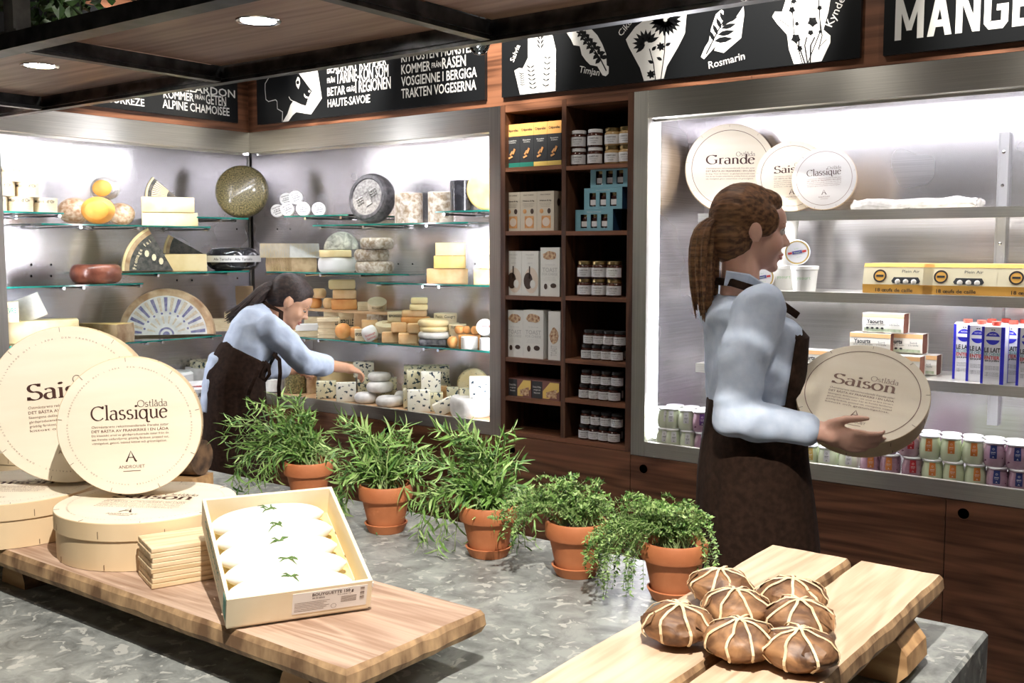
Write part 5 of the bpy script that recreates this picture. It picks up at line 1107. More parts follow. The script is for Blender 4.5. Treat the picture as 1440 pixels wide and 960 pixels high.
stack([('blk', 566, 604, 456, 481, 'pale cheese block at the foot of the cheese tower', dict(m=PEACH2, d=.08, seed=50)), ('blk', 564, 606, 446, 456, 'flat orange cheese in the tower right of the lettered box', dict(m=PEACH, d=.08, seed=51, c=.01)), ('blk', 565, 601, 437, 446, 'flat pale cheese in the tower right of the lettered box', dict(m=PEACH2, d=.08, seed=52, c=.01)), ('blk', 576, 602, 428, 437, 'small cream cheese second from the top of the tower', dict(m=CREAM, d=.06, seed=53, c=.009)), ('blk', 578, 602, 419, 428, 'small cream cheese on top of the tower', dict(m=CREAM, d=.05, seed=54, c=.009))], 'Y', 3.86, zb)
stack([('blk', 589, 628, 477, 486, 'dark ash coated flat cheese at the bottom of the soft pile', dict(m=ASH, d=.1, seed=55, c=.01)), ('rnd', 588, 636, 468, 478, 'white flat cheese on the ash coated one', dict(m=WHITEC, bulge=.45, seed=56)), ('rnd', 590, 632, 461, 468, 'thin cream flat cheese in the soft pile', dict(m=CREAM, bulge=.45, seed=57)), ('rnd', 587, 632, 452, 462, 'cream flat cheese on top of the soft pile', dict(m=CREAM, bulge=.45, seed=58))], 'Y', Yf, zb)
s_ = stack([('box', 608, 646, 452, 480, 'plain box carrying the round boxes behind the soft pile', dict(m=BOXW, lid=0, d=.1, cat='box')), ('cyl', 610, 643, 438, 452, 'round poplar box with script lettering behind the soft pile', dict(m=BOXW, lid=.55, text='Petit Gaugry', cat='box'))], 'Y', 3.88, zb)
stack([('rnd', 634, 655, 469, 484, 'low round box under the lettered one at the right', dict(m=BOXW, bulge=.02)), ('cyl', 631, 656, 454, 469, 'flat round box lettered on its side left of the orange cheeses', dict(m=BOXW, lid=.5, text='FERMIER', cat='box'))], 'Y', 3.82, zb)
stack([('rnd', 629, 644, 472, 488, 'small orange cheese in front of the white cylinder', dict(m=PEACH, bulge=.3))], 'Y', Yf-.02, zb)
s_ = stack([('blk', 645, 676, 470, 488, 'peach coloured block behind the two white cylinders', dict(m=PEACH, d=.05, seed=61))], 'Y', 3.79, zb)
item('rnd', 639, 654, 460, 471, 'Y', 3.80, 'small orange cheese, left of three on the peach block', z=top(s_[0])+.0004, m=PEACH, bulge=.35); item('rnd', 651, 662, 458, 469, 'Y', 3.82, 'small orange cheese, middle of three on the peach block', z=top(s_[0])+.0004, m=PEACH, bulge=.35); item('rnd', 662, 674, 457, 469, 'Y', 3.80, 'small orange cheese, right of three on the peach block', z=top(s_[0])+.0004, m=PEACH, bulge=.35)
w1 = item('cyl', 648, 672, 474, 491, 'Y', 3.735, 'left white cheese cylinder at the right end of the third shelf', z=zb, m=WHITEC); w2 = item('cyl', 674, 692, 475, 492, 'Y', 3.735, 'right white cheese cylinder at the right end of the third shelf', z=zb, m=WHITEC)
t = thing('round_cheese_box', 'small round box standing on edge on the white cylinders', 'box'); r_ = .040
mk('box_body', MB().lathe([(1e-5, 0), (r_, 0), (r_, .03), (1e-5, .03)], 28, caps=False), PAPW, t); g = MB(); g.text('Chaource', .009, T(0, 0, .0306), bold=.03, width=.05); g.text('fromage', .006, T(0, .018, .0306)); mk('lettering', g, INKR, t)
disc(t, r_, .03, 681, 3.79, top(w2)+.0, 12, 18)
# ---- case floor, blue cheeses
tr = thing('wooden_tray', 'pale wooden board lining the floor of the display case under the blue cheeses', 'board'); ZT0 = .8125
mk('plank', MB().box(-4.40, 3.65, .7975, -3.62, 4.02, ZT0), TRAYW, tr); mk('plank', MB().box(-3.617, 3.65, .7975, XPOST0-.02, 4.02, ZT0), TRAYW, tr)
F0 = dict(plane='Z', val=ZT0)
def fl(kind, a, b, yt, yb, lab_, z=None, Y=None, **k):
    return item(kind, a, b, yt, yb, 'Y' if Y else 'Z', Y or ZT0, lab_, z=z or ZT0, **k)
item('cyl', 371, 399, 535, 552, 'Y', 3.70, 'small white round cheese beside the apron string', z=ZT0, m=WHITEC, seed=3)
fl('cyl', 400, 432, 520, 552, 'speckled green round cheese in clear wrap by the woman', m=HERBR, Y=3.72); item('cyl', 431, 446, 527, 552, 'Y', 3.78, 'brown rinded cheese between the green and blue ones', z=ZT0, m=RIND)
fl('blk', 445, 473, 531, 555, 'square blue cheese directly under the reaching hand', m=BLUEC, Y=3.70, d=.07, seed=2); fl('blk', 473, 501, 532, 559, 'upright blue cheese wedge in front of the hand', m=BLUEW, Y=3.68, d=.05, seed=3)
t = item('rnd', 436, 482, 495, 520, 'Y', 3.98, 'grey topped round cheese at the back behind the hand', z=ZT0+.0, m=GREYR, bulge=.15); q = item('cyl', 450, 500, 504, 545, 'Y', 3.86, 'large pale wheel with printed lettering behind the forearm', z=ZT0, m=CREAM, text='ROQUEFORT', tsize=.02)
s_ = stack([('blk', 503, 531, 515, 545, 'lower blue cheese block just right of the hand', dict(m=BLUEC, d=.08, seed=5)), ('blk', 497, 526, 494, 515, 'upper blue cheese block just above the hand', dict(m=BLUEW, d=.08, seed=6))], 'Y', 3.82, ZT0)
item('blk', 531, 558, 516, 549, 'Y', 3.80, 'blue cheese block standing alone behind the white pebbles', z=ZT0, m=BLUEC, d=.08, seed=7)
s_ = [item('rnd', 498, 531, 548, 563, 'Y', 3.68, 'flat white oval cheese, left of the pebble shaped pile', z=ZT0, m=WHITEC, bulge=.45), item('rnd', 528, 568, 553, 567, 'Y', 3.67, 'flat white oval cheese, right of the pebble shaped pile', z=ZT0, m=GREYR if 0 else WHITEC, bulge=.45)]
zz = top(s_[0])+.0005; t = item('rnd', 515, 554, 541, 556, 'Y', 3.72, 'flat white oval cheese resting on the two lower pebbles', z=zz, m=WHITEC, bulge=.45); item('rnd', 517, 550, 531, 543, 'Y', 3.74, 'flat white oval cheese on top of the pebble shaped pile', z=top(t)+.0005, m=WHITEC, bulge=.45)
item('rnd', 554, 571, 536, 556, 'Y', 3.76, 'small white lumpy cheese between pebbles and blue cubes', z=ZT0, m=WHITEC, bulge=.3)
stack([('blk', 566, 634, 531, 557, 'broad blue cheese block at the back under the long one', dict(m=BLUEC, d=.08, seed=9)), ('blk', 568, 632, 505, 531, 'long pale blue cheese block at the top of the back pile', dict(m=BLUEC, d=.09, seed=8))], 'Y', 3.90, ZT0)
s_ = stack([('blk', 567, 590, 543, 570, 'blue cheese cube, lower left of the central cubes', dict(m=BLUEC, d=.07, seed=10)), ('blk', 572, 592, 516, 543, 'blue cheese cube, upper left of the central cubes', dict(m=BLUEC, d=.07, seed=11))], 'Y', 3.72, ZT0)
s_ = stack([('blk', 598, 623, 545, 571, 'blue cheese cube, lower right of the central cubes', dict(m=BLUEC, d=.07, seed=12)), ('blk', 592, 620, 515, 544, 'blue cheese cube, upper right with big dark veins', dict(m=BLUEW, d=.06, seed=13))], 'Y', 3.72, ZT0)
item('blk', 573, 605, 543, 574, 'Y', 3.655, 'blue cheese wedge standing foremost in the centre', z=ZT0, m=BLUEW, d=.05, seed=14)
t = item('blk', 614, 644, 551, 570, 'Y', 3.69, 'blue cheese wedge in white foil lying on its side', z=ZT0+.006, m=BLUEW, d=.05, seed=15, tilty=-26)
item('blk', 616, 629, 528, 560, 'Y', 3.80, 'narrow blue cheese piece between the cubes and the round', z=ZT0, m=PEACH2, d=.05, seed=16); item('blk', 628, 645, 530, 562, 'Y', 3.80, 'tan rinded blue cheese piece left of the round yellow one', z=ZT0, m=BLUEC, d=.05, seed=17)
t = upright_wheel('whole_cheese', 'yellow veined round cheese standing at the back right', .080, .07, cm('yellow_blue', (.70, .58, .28), (.74, .66, .42), 18, spots=((.10, .12, .08), 70, .62, (1, 1, 1))), bulge=.15); disc(t, .080, .07, 664, 3.90, ZT0+.035, 4, 6)
item('blk', 640, 684, 543, 556, 'Y', 3.88, 'low cheese slab under the standing round one', z=ZT0, m=BLUEC, d=.12, seed=18)
item('blk', 646, 675, 540, 576, 'Y', 3.75, 'speckled blue cheese block behind the white wheel', z=ZT0, m=BLUEC, d=.06, seed=19); 
w_ = item('rnd', 632, 694, 557, 585, 'Y', 3.66, 'broad white rinded wheel at the right front corner of the case floor', z=ZT0, m=WHITEC, bulge=.12); item('blk', 660, 690, 526, 556, 'Y', 3.70, 'white blue veined block resting on the broad white wheel', z=top(w_)+.0005, m=BLUEW, d=.05, seed=20)
# floor of the left wall case, seen between the round boxes and the woman
def wrapped(label, px, py, r, h, txt, red):
    P = wz(px, py, .799); t = thing('wrapped_cheese', label, 'cheese', (P.x, P.y, .7978), math.atan2(-P.x, P.y)); g_ = MB().lathe([(1e-5, 0), (r-.01, 0), (r, .01), (r, h-.01), (r-.012, h), (1e-5, h)], 40, caps=False); mk('paper_wrap', g_, PAPW, t)
    g_ = MB(); cyl_text(g_, txt, r+.0008, h-.045, .018, Matrix.Identity(4)); mk('lettering', g_, INKB, t)
    if red:
        g_ = MB()
        for k in range(4): g_.lathe([(.02+k*.014, 0), (.029+k*.014, 0)], 10, T(0, -r*.45, h+.0008), 0, rad(200), rad(290), smooth=False, caps=False)
        for k in range(3): g_.add([(r+.001)*0+0 or ((r+.001)*cos(-1.75+x*.07), (r+.001)*sin(-1.75+x*.07), .03+z*.03) for x, z in ((-k-1, k+.2), (k+1, k+.2), (k+1, k+.9), (-k-1, k+.9))], [(0, 1, 2, 3)])
        mk('red_emblem', g_, INKR, t)['kind'] = 'stuff'
    return t
wrapped('white wrapped wheel behind the upright boxes, left of the red marked one', 236, 560, .135, .145, 'GROTTE AFFINÉ', False)
wrapped('white wrapped wheel with a red emblem beside the bending woman', 288, 575, .15, .13, 'SAVEUR PERSILLÉ', True)
item('cyl', 268, 316, 516, 530, 'X', -4.92, 'flat green marbled cheese at the back of the left wall case', z=.7978+.10, m=BLUEC, seed=4); item('blk', 262, 318, 530, 560, 'X', -4.90, 'pale slab carrying the marbled cheese in the left wall case', z=.7978, m=WHITEC, d=.15)
# ======================= SHELF UNIT AND DAIRY CASE GOODS =======================
GOLD = pm('gold_lid', (.45, .34, .16), rough=.3, metal=1); BLKLID = pm('black_lid', (.02, .02, .02), rough=.35); JAMD = pm('dark_jam', (.03, .008, .006), (.07, .02, .012), 40, rough=.1, coat=.8); JAML = pm('amber_jam', (.35, .22, .08), (.45, .30, .14), 40, rough=.1, coat=.8); LABW = pm('jar_label', (.72, .72, .73), rough=.5)
def flat(M=None): return frame
def FX(x, y, z): return frame((x, y, z), (1, 0, 0), (0, 0, 1), (0, -1, 0))
def jam(lidm, jm, r=.0335, h=.073):
    def f():
        t = thing('jam_jar', '', 'jar')
        mk('jar_glass', MB().lathe([(1e-5, 0), (r-.003, 0), (r, .004), (r, h*.70), (r-.005, h*.79), (r-.006, h*.8), (1e-5, h*.8)], 22, caps=False), jm, t)
        mk('lid', MB().lathe([(r-.004, h*.8), (r-.003, h*.81), (r-.003, h*.97), (r-.005, h), (1e-5, h)], 22, caps=False), lidm, t)
        lb_ = mk('label', MB().lathe([(r+.0004, h*.10), (r+.0004, h*.62)], 16, None, 0, -pi/2-1.25, -pi/2+1.25, smooth=True, caps=False), LABW, t)
        lb_.data.materials[0] = LABW
        g = MB(); cyl_text(g, 'CONFITURE', r+.0009, h*.44, .0055, Matrix.Identity(4)); cyl_text(g, 'fraises & poivre', r+.0009, h*.32, .0036, Matrix.Identity(4)); cyl_text(g, 'artisanale', r+.0009, h*.2, .004, Matrix.Identity(4)); mk('lettering', g, INKB, t); return t
    return f
# lathe partial shells close themselves with caps; label uses a thin shell
JG = Kind(jam(GOLD, JAMD)); JL = Kind(jam(GOLD, JAML)); JW = Kind(jam(pm('white_lid', (.75, .75, .75), rough=.4), JAMD)); JS = Kind(jam(BLKLID, JAMD, .0275, .062))
def jars(K, pxs, Y, z, hh, r, rows, where, grp, kinds=None):
    for row in range(rows):
        for i, px in enumerate(pxs[row] if isinstance(pxs[0], (list, tuple)) else pxs):
            P = wy(px, 400, Y); k = (kinds[i] if kinds else K)
            col = ['leftmost', 'second from the left', 'third from the left', 'fourth from the left', 'rightmost'][i] if i < len(pxs[row] if isinstance(pxs[0], (list, tuple)) else pxs)-1 else 'rightmost'
            k(T(P.x, Y, z+.0008+row*(hh+.0006)) @ RZ(math.atan2(-P.x, P.y)*.5), '%s jam jar, %s row, %s' % (col, ['lower', 'upper'][row], where), 'jar', grp)
jars(JW, [[813, 836, 860, 880], [813, 836, 860, 880]], 3.65, CR[0], .073, .0335, 2, 'top right compartment of the walnut unit', 'jars in the top right compartment', [JW, JW, JL, JL])
jars(JG, [[823, 843, 864], [823, 843, 864]], 3.64, CR[2], .073, .0335, 2, 'compartment under the blue boxes', 'jars below the gift boxes')
for z, w_, n in ((CR[3], 'fourth compartment on the right', 'jars in the fourth compartment'), (CR[4], 'second lowest compartment', 'jars in the second lowest compartment'), (CR[5], 'lowest compartment', 'jars in the lowest compartment')):
    dx = 0 if z == CR[3] else -3
    jars(JS, [[827+dx, 841+dx, 855+dx, 869+dx], [830+dx, 844+dx, 858+dx, 873+dx]], 3.64, z, .062, .0275, 2, w_, n)
    P = wy(875+dx, 400, 3.71); JS(T(P.x, 3.71, z+.0008), 'jam jar half hidden behind the rightmost one, '+w_, 'jar', n)
# gift boxes with three jars behind windows
LB = pm('light_blue_card', (.20, .42, .50), rough=.5); DB = pm('dark_blue_card', (.012, .05, .12), rough=.5)
def gift():
    t = thing('gift_box', '', 'box'); W, H, Dp = .184, .088, .07
    mk('tray', MB().box(-W/2, .002, 0, W/2, Dp, .004).box(-W/2, Dp-.003, .004, W/2, Dp, H).box(-W/2, .002, H-.003, W/2, Dp-.003, H), DB, t)
    mk('side', MB().box(W/2-.003, .002, .004, W/2, Dp-.003, H-.003).box(-W/2, .002, .004, -W/2+.003, Dp-.003, H-.003), DB, t)
    g = MB(); xs_ = [-W/2, -.066, -.034, -.016, .016, .034, .066, W/2]
    for i in (0, 2, 4, 6): g.box(xs_[i], 0, .012, xs_[i+1], .0018, H-.020)
    g.box(-W/2, 0, 0, W/2, .0018, .012).box(-W/2, 0, H-.020, W/2, .0018, H); mk('window_front', g, LB, t)
    for x in (-.05, 0, .05):
        j = mk('jar', MB().lathe([(1e-5, .0), (.019, .0), (.020, .046), (.017, .050), (1e-5, .05)], 16, T(x, .024, .006), caps=False), JAMD, t)
        mk('lid', MB().lathe([(.0165, .0503), (.0165, .062), (1e-5, .062)], 16, T(x, .024, .006), caps=False), GOLD, j); mk('label', MB().box(x-.013, .0036, .018, x+.013, .004, .040), LABW, j)
    g = MB(); g.text('TRIO DE CONFITURES', .004, FX(0, -.0004, H-.012), width=.07); mk('lettering', g, WHITE, t); return t
GB = Kind(gift); px_ = [(813, 863), (824, 874), (831, 882)]
for i, (a, b) in enumerate(px_):
    x = wy((a+b)/2, 300, 3.64).x; x = min(x, -2.137-.095); GB(T(x-.005*(2-i), 3.64, CR[1]+.0008+i*.0885), ['bottom', 'middle', 'top'][i]+' light blue gift box of the stack with three jars in windows', 'box', 'light blue gift boxes')
for i in range(2):
    t = thing('gift_box', ['dark blue box side on behind the lowest gift box', 'dark blue box side on behind the middle gift box'][i], 'box', (-2.175, 3.73, CR[1]+.0008+i*.0885)); mk('carton', MB().cbox(.06, .03, .088, .001), DB, t)
# cartons
def carton(name, label, x0, x1, Yf, z, h, d, panels, group=None, mats=None):
    """panels: list of (z0,z1,material) bands round the carton; returns thing with origin bottom front left"""
    t = thing(name, label, 'carton', (x0, Yf, z+.0006), 0, group); w_ = x1-x0
    for i, (a, b, m) in enumerate(panels): mk('printed_band' if i else 'carton_body', MB().box(0, 0, a*h, w_, d, b*h), m, t)
    return t, w_, h
CORG = pm('orange_card', (.75, .40, .12), rough=.5); CBLK = pm('black_card', (.03, .032, .035), rough=.45); CGRN = pm('green_card', (.02, .20, .15), rough=.5); CYEL = pm('yellow_card', (.75, .55, .15), rough=.5); BISC = pm('biscuit', (.55, .24, .08), (.72, .40, .16), 60, rough=.6); CBEI = pm('beige_card', (.62, .56, .45), rough=.5); CWHT = pm('white_card', (.74, .74, .70), rough=.5); BREAD = cm('bread_print', (.25, .09, .04), (.72, .55, .34), 90); PINKB = pm('mauve_card', (.20, .085, .07), rough=.5); DKBR = pm('dark_brown_print', (.05, .025, .015), rough=.5); PALEP = pm('pale_print', (.7, .6, .5), rough=.5)
zrow = lambda px, py, Y: wy(px, py, Y).z
xa = [wy(p, 200, 3.625).x for p in (710, 731, 750.5, 769.5, 789.5)]
for i in range(4):
    t, w_, h = carton('cracker_box', ['leftmost', 'second', 'third', 'rightmost'][i]+' orange and black cracker box in the top left compartment', xa[i]+.0005, min(xa[i+1], -2.459)-.0005, 3.625, CL[0], zrow(712, 176, 3.625)-CL[0], .09, [(0, .11, CGRN if i < 2 else CYEL), (.11, .72, CBLK), (.72, 1, CORG)], 'cracker boxes in the top left compartment')
    g = MB(); g.text('Crêperelles', h*.055, FX(w_/2, -.0006, h*.83), width=w_*.8, bold=.02); mk('lettering', g, INKB, t)
    g = MB(); g.text('Roquefort', h*.028, FX(w_/2, -.0006, h*.61), width=w_*.55); g.text('Crackers', h*.028, FX(w_/2, -.0006, h*.565), width=w_*.45); mk('small_lettering', g, WHITE, t)
    g = MB(); g.box(-.010, 0, -.004, .010, .003, .004, T(w_*.45, -.003, h*.33) @ RY(-.9)); g.box(-.012, 0, -.005, .012, .003, .005, T(w_*.62, -.003, h*.37) @ RY(-1.1)); g.box(-.010, 0, -.004, .010, .003, .004, T(w_*.40, -.003, h*.24) @ RY(-.4)); mk('biscuit_picture', g, BISC, t)
xa = [wy(p, 300, 3.625).x for p in (710, 731.5, 755, 779)]
for i in range(3):
    t, w_, h = carton('cracker_box', ['left', 'middle', 'right'][i]+' beige cracker box with a nut biscuit picture', xa[i]+.0005, xa[i+1]-.0005, 3.625, CL[1], zrow(712, 271, 3.625)-CL[1], .075, [(0, 1, CBEI)], 'beige cracker boxes in the second left compartment')
    g = MB(); g.text('FINE CHEESE', h*.03, FX(w_/2, -.0006, h*.90), width=w_*.6); g.text('Walnut & fig', h*.035, FX(w_/2, -.0006, h*.75), width=w_*.7, bold=.02)
    for k in range(3): g.text('crackers for soft cheese', h*.018, FX(w_*.5, -.0006, h*(.69-.04*k)), width=w_*(.7-.08*k))
    mk('lettering', g, DKBR, t); g = MB(); g.lathe([(1e-5, 0), (.010, 0)], 14, FX(w_*.28, -.0008, h*.5), caps=False); g.box(w_*.28, -.001, h*.07, w_*.82, -.0005, h*.38); mk('biscuit_board', g, BISC, t)
    mk('biscuit_picture', MB().lathe([(1e-5, 0), (w_*.22, 0)], 18, FX(w_*.55, -.0014, h*.225), caps=False), PALEP, t); mk('fig_picture', MB().lathe([(1e-5, 0), (.009, 0)], 12, FX(w_*.72, -.0008, h*.5) @ SC(1, 1.3, 1), caps=False).lathe([(1e-5, 0), (.012, 0)], 12, frame((w_+.0004, .035, h*.72), (0, 1, 0), (0, 0, 1), (1, 0, 0)) @ SC(1, 1.4, 1), caps=False), DKBR, t)
xa = [wy(p, 380, 3.625).x for p in (711, 733.5, 757)]
for i in range(2):
    t, w_, h = carton('cracker_box', ['left', 'right'][i]+' white box with a dark dip bowl picture in the third left compartment', xa[i]+.0005, xa[i+1]-.0005, 3.625, CL[2], zrow(712, 353, 3.625)-CL[2], .08, [(0, 1, CWHT)], 'white dip cracker boxes')
    g = MB(); g.text('FINE CHEESE', h*.03, FX(w_/2, -.0006, h*.90), width=w_*.5); g.text('Charcoal', h*.03, FX(w_/2, -.0006, h*.83), width=w_*.35); g.text('squares', h*.025, FX(w_/2, -.0006, h*.72), width=w_*.3); mk('lettering', g, WHITEG, t)
    mk('board_picture', MB().lathe([(1e-5, 0), (w_*.42, 0)], 20, FX(w_*.58, -.0007, h*.34) @ SC(1, 1.5, 1), caps=False), PALEP, t); mk('bowl_picture', MB().lathe([(1e-5, 0), (w_*.27, 0)], 20, FX(w_*.4, -.0012, h*.33) @ SC(1, 1.5, 1), caps=False).box(w_*.45, -.0012, h*.38, w_*.52, -.001, h*.66), DKBR, t); mk('dip_picture', MB().lathe([(1e-5, 0), (w_*.16, 0)], 16, FX(w_*.68, -.0016, h*.26) @ SC(1, 1.3, 1), caps=False), CWHT, t)
def toast(label, x0, x1, z, ytop, px, side=False, d=.06):
    t, w_, h = carton('cracker_box', label, x0, x1, 3.62, z, zrow(px, ytop, 3.62)-z, d, [(0, 1, CWHT)], 'white toast boxes with a bread slice picture')
    g = MB()
    if not side:
        g.text('TOAST', h*.085, FX(w_/2, -.0006, h*.50), width=w_*.78, bold=.01); g.text('FOR CHEESE', h*.05, FX(w_/2, -.0006, h*.43), width=w_*.78); g.text('for fine foods', h*.02, FX(w_/2, -.0006, h*.64), width=w_*.5)
        for k in range(3): g.text('dates hazelnuts and seeds', h*.013, FX(w_/2, -.0006, h*(.38-.03*k)), width=w_*(.5+.1*k))
    else: g.text('TOAST', w_*.5, frame((w_*.72, -.0006, h*.08), (0, 0, 1), (-1, 0, 0), (0, -1, 0)), align='L', width=h*.22)
    mk('lettering', g, WHITEG, t)
    rr_ = random.Random(int(px)); P_ = [(w_*.5+w_*.36*cos(a)*(1+.12*rr_.uniform(-1, 1)), -.0009, h*(.83 if not side else .5)+(h*.09 if not side else h*.17)*sin(a)*(1+.15*rr_.uniform(-1, 1))) for a in [k*pi/8 for k in range(16)]]
    mk('bread_picture', MB().poly(P_), BREAD, t); 
    if not side: mk('fruit_picture', MB().lathe([(1e-5, 0), (w_*.09, 0)], 12, FX(w_*.28, -.0008, h*.20) @ SC(1, 1.4, 1), caps=False).lathe([(1e-5, 0), (w_*.13, 0)], 12, FX(w_*.68, -.0008, h*.22) @ SC(1.2, .8, 1), caps=False), DKBR, t)
toast('toast box at the right of the third left compartment', wy(760, 380, 3.62).x, wy(787, 380, 3.62).x, CL[2], 348, 765, d=.05)
toast('left toast box of the fourth left compartment', wy(712, 470, 3.62).x, wy(736, 470, 3.62).x-.001, CL[3], 436, 715); toast('middle toast box of the fourth left compartment', wy(736, 470, 3.62).x, wy(764, 470, 3.62).x, CL[3], 436, 745)
toast('toast box turned side on beside the divider', wy(771, 470, 3.62).x, min(wy(788, 470, 3.62).x, -2.459), CL[3], 438, 779, True, .1)
for i, (a, b) in enumerate(((709.5, 747), (748, 787))):
    x0, x1 = wy(a, 545, 3.62).x, min(wy(b, 545, 3.62).x, -2.459); x0 = max(x0, -2.753); h = zrow(712, 531, 3.62)-CL[4]
    t, w_, h = carton('biscuit_box', ['left', 'right'][i]+' black, mauve and yellow biscuit box in the low left compartment', x0, x1, 3.62, CL[4], h, .1, [(0, 1, PINKB)], 'low biscuit boxes')
    mk('black_panel', MB().box(.001, -.0006, h*.02, w_*.38, -.0001, h*.96), CBLK, t); mk('yellow_panel', MB().poly([(w_*.40, -.0005, h*.05), (w_*.62, -.0005, h*.05), (w_*.98, -.0005, h*.5), (w_*.98, -.0005, h*.95), (w_*.66, -.0005, h*.95), (w_*.40, -.0005, h*.45)]), CYEL, t)
    mk('biscuit_window', MB().poly([(w_*.52, -.0009, h*.12), (w_*.9, -.0009, h*.1), (w_*.9, -.0009, h*.6), (w_*.52, -.0009, h*.4)]), BREAD, t)
    g = MB(); g.text('Crosta & Mollica', h*.1, FX(w_*.19, -.001, h*.6), width=w_*.3); g.text('artigianali', h*.08, FX(w_*.19, -.001, h*.45), width=w_*.25); g.text('biscotti', h*.09, FX(w_*.19, -.001, h*.28), width=w_*.22); mk('lettering', g, WHITE, t)

# ---- dairy case, top shelf: three round boxes and a packet
SIDEP = SIDEM; ZR1, ZR2, ZR3 = ZR
def disc_box(px, Y, r, h, title, lid, yaw, lean, roll, label):
    t = round_box(r, h, title, lid, detail=False, ink=INK); disc(t, r, h, px, Y, ZR1, yaw, lean, roll); t['label'] = label; return t
P = wy(1025, 235, 3.93); k = proj(P)[2]/FPX
disc_box(1025, 3.93, 62.5*k, .06, 'Grande', LIDM, -4, 5, 0, 'largest of the three round boxes leaning on the dairy case top shelf')
P = wy(1110, 245, 3.90); k = proj(P)[2]/FPX
disc_box(1111, 3.895, 49.5*k, .05, 'Saison', LIDM, 2, 5, 2, 'middle one of the three round boxes leaning above the walking woman')
P = wy(1159, 250, 3.84); k = proj(P)[2]/FPX
disc_box(1156, 3.82, 44*k, .045, 'Classique', LIDW, 8, 6, 3, 'smallest whitish round box, rightmost of the three leaning boxes')
FILM = pm('clouded_film', (.62, .60, .56), (.82, .80, .77), 40, rough=.15, bump=.8, coat=.8)
a, b = wy(1197, 290, 3.84), wy(1378, 290, 3.90); t = thing('wrapped_ham_slab', 'long flat packet wrapped in crumpled clear film on the top shelf', 'packet', ((a.x+b.x)/2, 3.90, ZR1+.0008)); g = MB().cbox(b.x-a.x, .15, .038, .014, None, 0, True)
bm = bmesh.new(); me = bpy.data.meshes.new('x'); me.from_pydata(g.v, [], g.f); bm.from_mesh(me); bmesh.ops.subdivide_edges(bm, edges=bm.edges, cuts=7, use_grid_fill=True); g = MB(); bm.verts.index_update(); g.add([v.co.copy() for v in bm.verts], [[v.index for v in f.verts] for f in bm.faces], None, 0, True); bm.free(); bpy.data.meshes.remove(me)
wob(g, 3, .012, 22); wob(g, 5, .006, 60); g.v = [(v[0], v[1], max(0, v[2])) for v in g.v]; mk('film', g, FILM, t)
# ---- second shelf: tubs, egg packs
TUBW = pm('white_tub', (.78, .77, .73), rough=.35); TUBG = pm('tub_green_print', (.45, .60, .40), rough=.4)
def tub():
    t = thing('plastic_tub', '', 'tub'); mk('tub_body', MB().lathe([(1e-5, 0), (.042, 0), (.05, .085), (1e-5, .085)], 30, caps=False), TUBW, t)
    mk('lid', MB().lathe([(.0505, .080), (.0525, .082), (.0525, .094), (.049, .096), (1e-5, .0945)], 30, caps=False), TUBW, t)
    g = MB(); cyl_text(g, 'yaourt', .0475, .045, .012, Matrix.Identity(4), bold=.02); mk('lettering', g, TUBG, t); return t
TB = Kind(tub); GT = 'white plastic tubs on the second shelf'
for px, Y, k, lb_ in ((1131, 3.80, 0, 'plastic tub on the shelf carrying the tub on its side'), (1103, 3.90, 0, 'bottom plastic tub of the tall stack behind the woman'), (1103, 3.90, 1, 'second plastic tub of the tall stack behind the woman'), (1103, 3.90, 2, 'top plastic tub of the tall stack behind the woman')):
    P = wy(px, 400, Y); TB(T(P.x, Y, ZR2+.0008+k*.0965) @ RZ(.3), lb_, 'tub', GT)
TUBL = pm('tub_lid_print', (.75, .76, .78), rough=.35); TGOLD = pm('tub_gold_ring', (.50, .36, .12), rough=.35)
for px, Y, z, lb_ in ((1121, 3.79, ZR2+.0975, 'tub lying on its side with a colourful round lid, on the single tub'), (1072, 3.80, ZR2, 'tub lying on its side with a colourful lid, half hidden by the woman')):
    t = thing('plastic_tub', lb_, 'tub', group='tubs on their side'); mk('tub_body', MB().lathe([(1e-5, -.05), (.040, -.05), (.047, .0), (1e-5, 0)], 30, caps=False), TUBW, t); mk('lid', MB().lathe([(.048, 0), (.0485, .010), (.046, .012), (1e-5, .0115)], 30, caps=False), TUBL, t)
    mk('gold_ring', MB().lathe([(.040, .0125), (.0455, .0125)], 30, caps=False), TGOLD, t); g = MB(); g.box(-.018, -.006, .0125, .018, .006, .013); mk('name_band', g, INKBL, t); mk('red_band', MB().box(-.034, -.004, .0122, -.019, .004, .0128).box(.019, -.004, .0122, .034, .004, .0128), INKR, t)
    g = MB(); g.text('Yaourt', .006, T(0, -.003, .0134), bold=.02); g.text('brebis', .005, T(0, .012, .0130)); g.text('nature', .005, T(.004, -.02, .0130)); mk('lettering', g, TUBG, t); disc(t, .0485, .012, px, Y, z, 6, 6, 10)
EY = pm('egg_yellow_card', (.78, .42, .08), rough=.45); EP = pm('egg_pale_card', (.82, .74, .50), rough=.45)
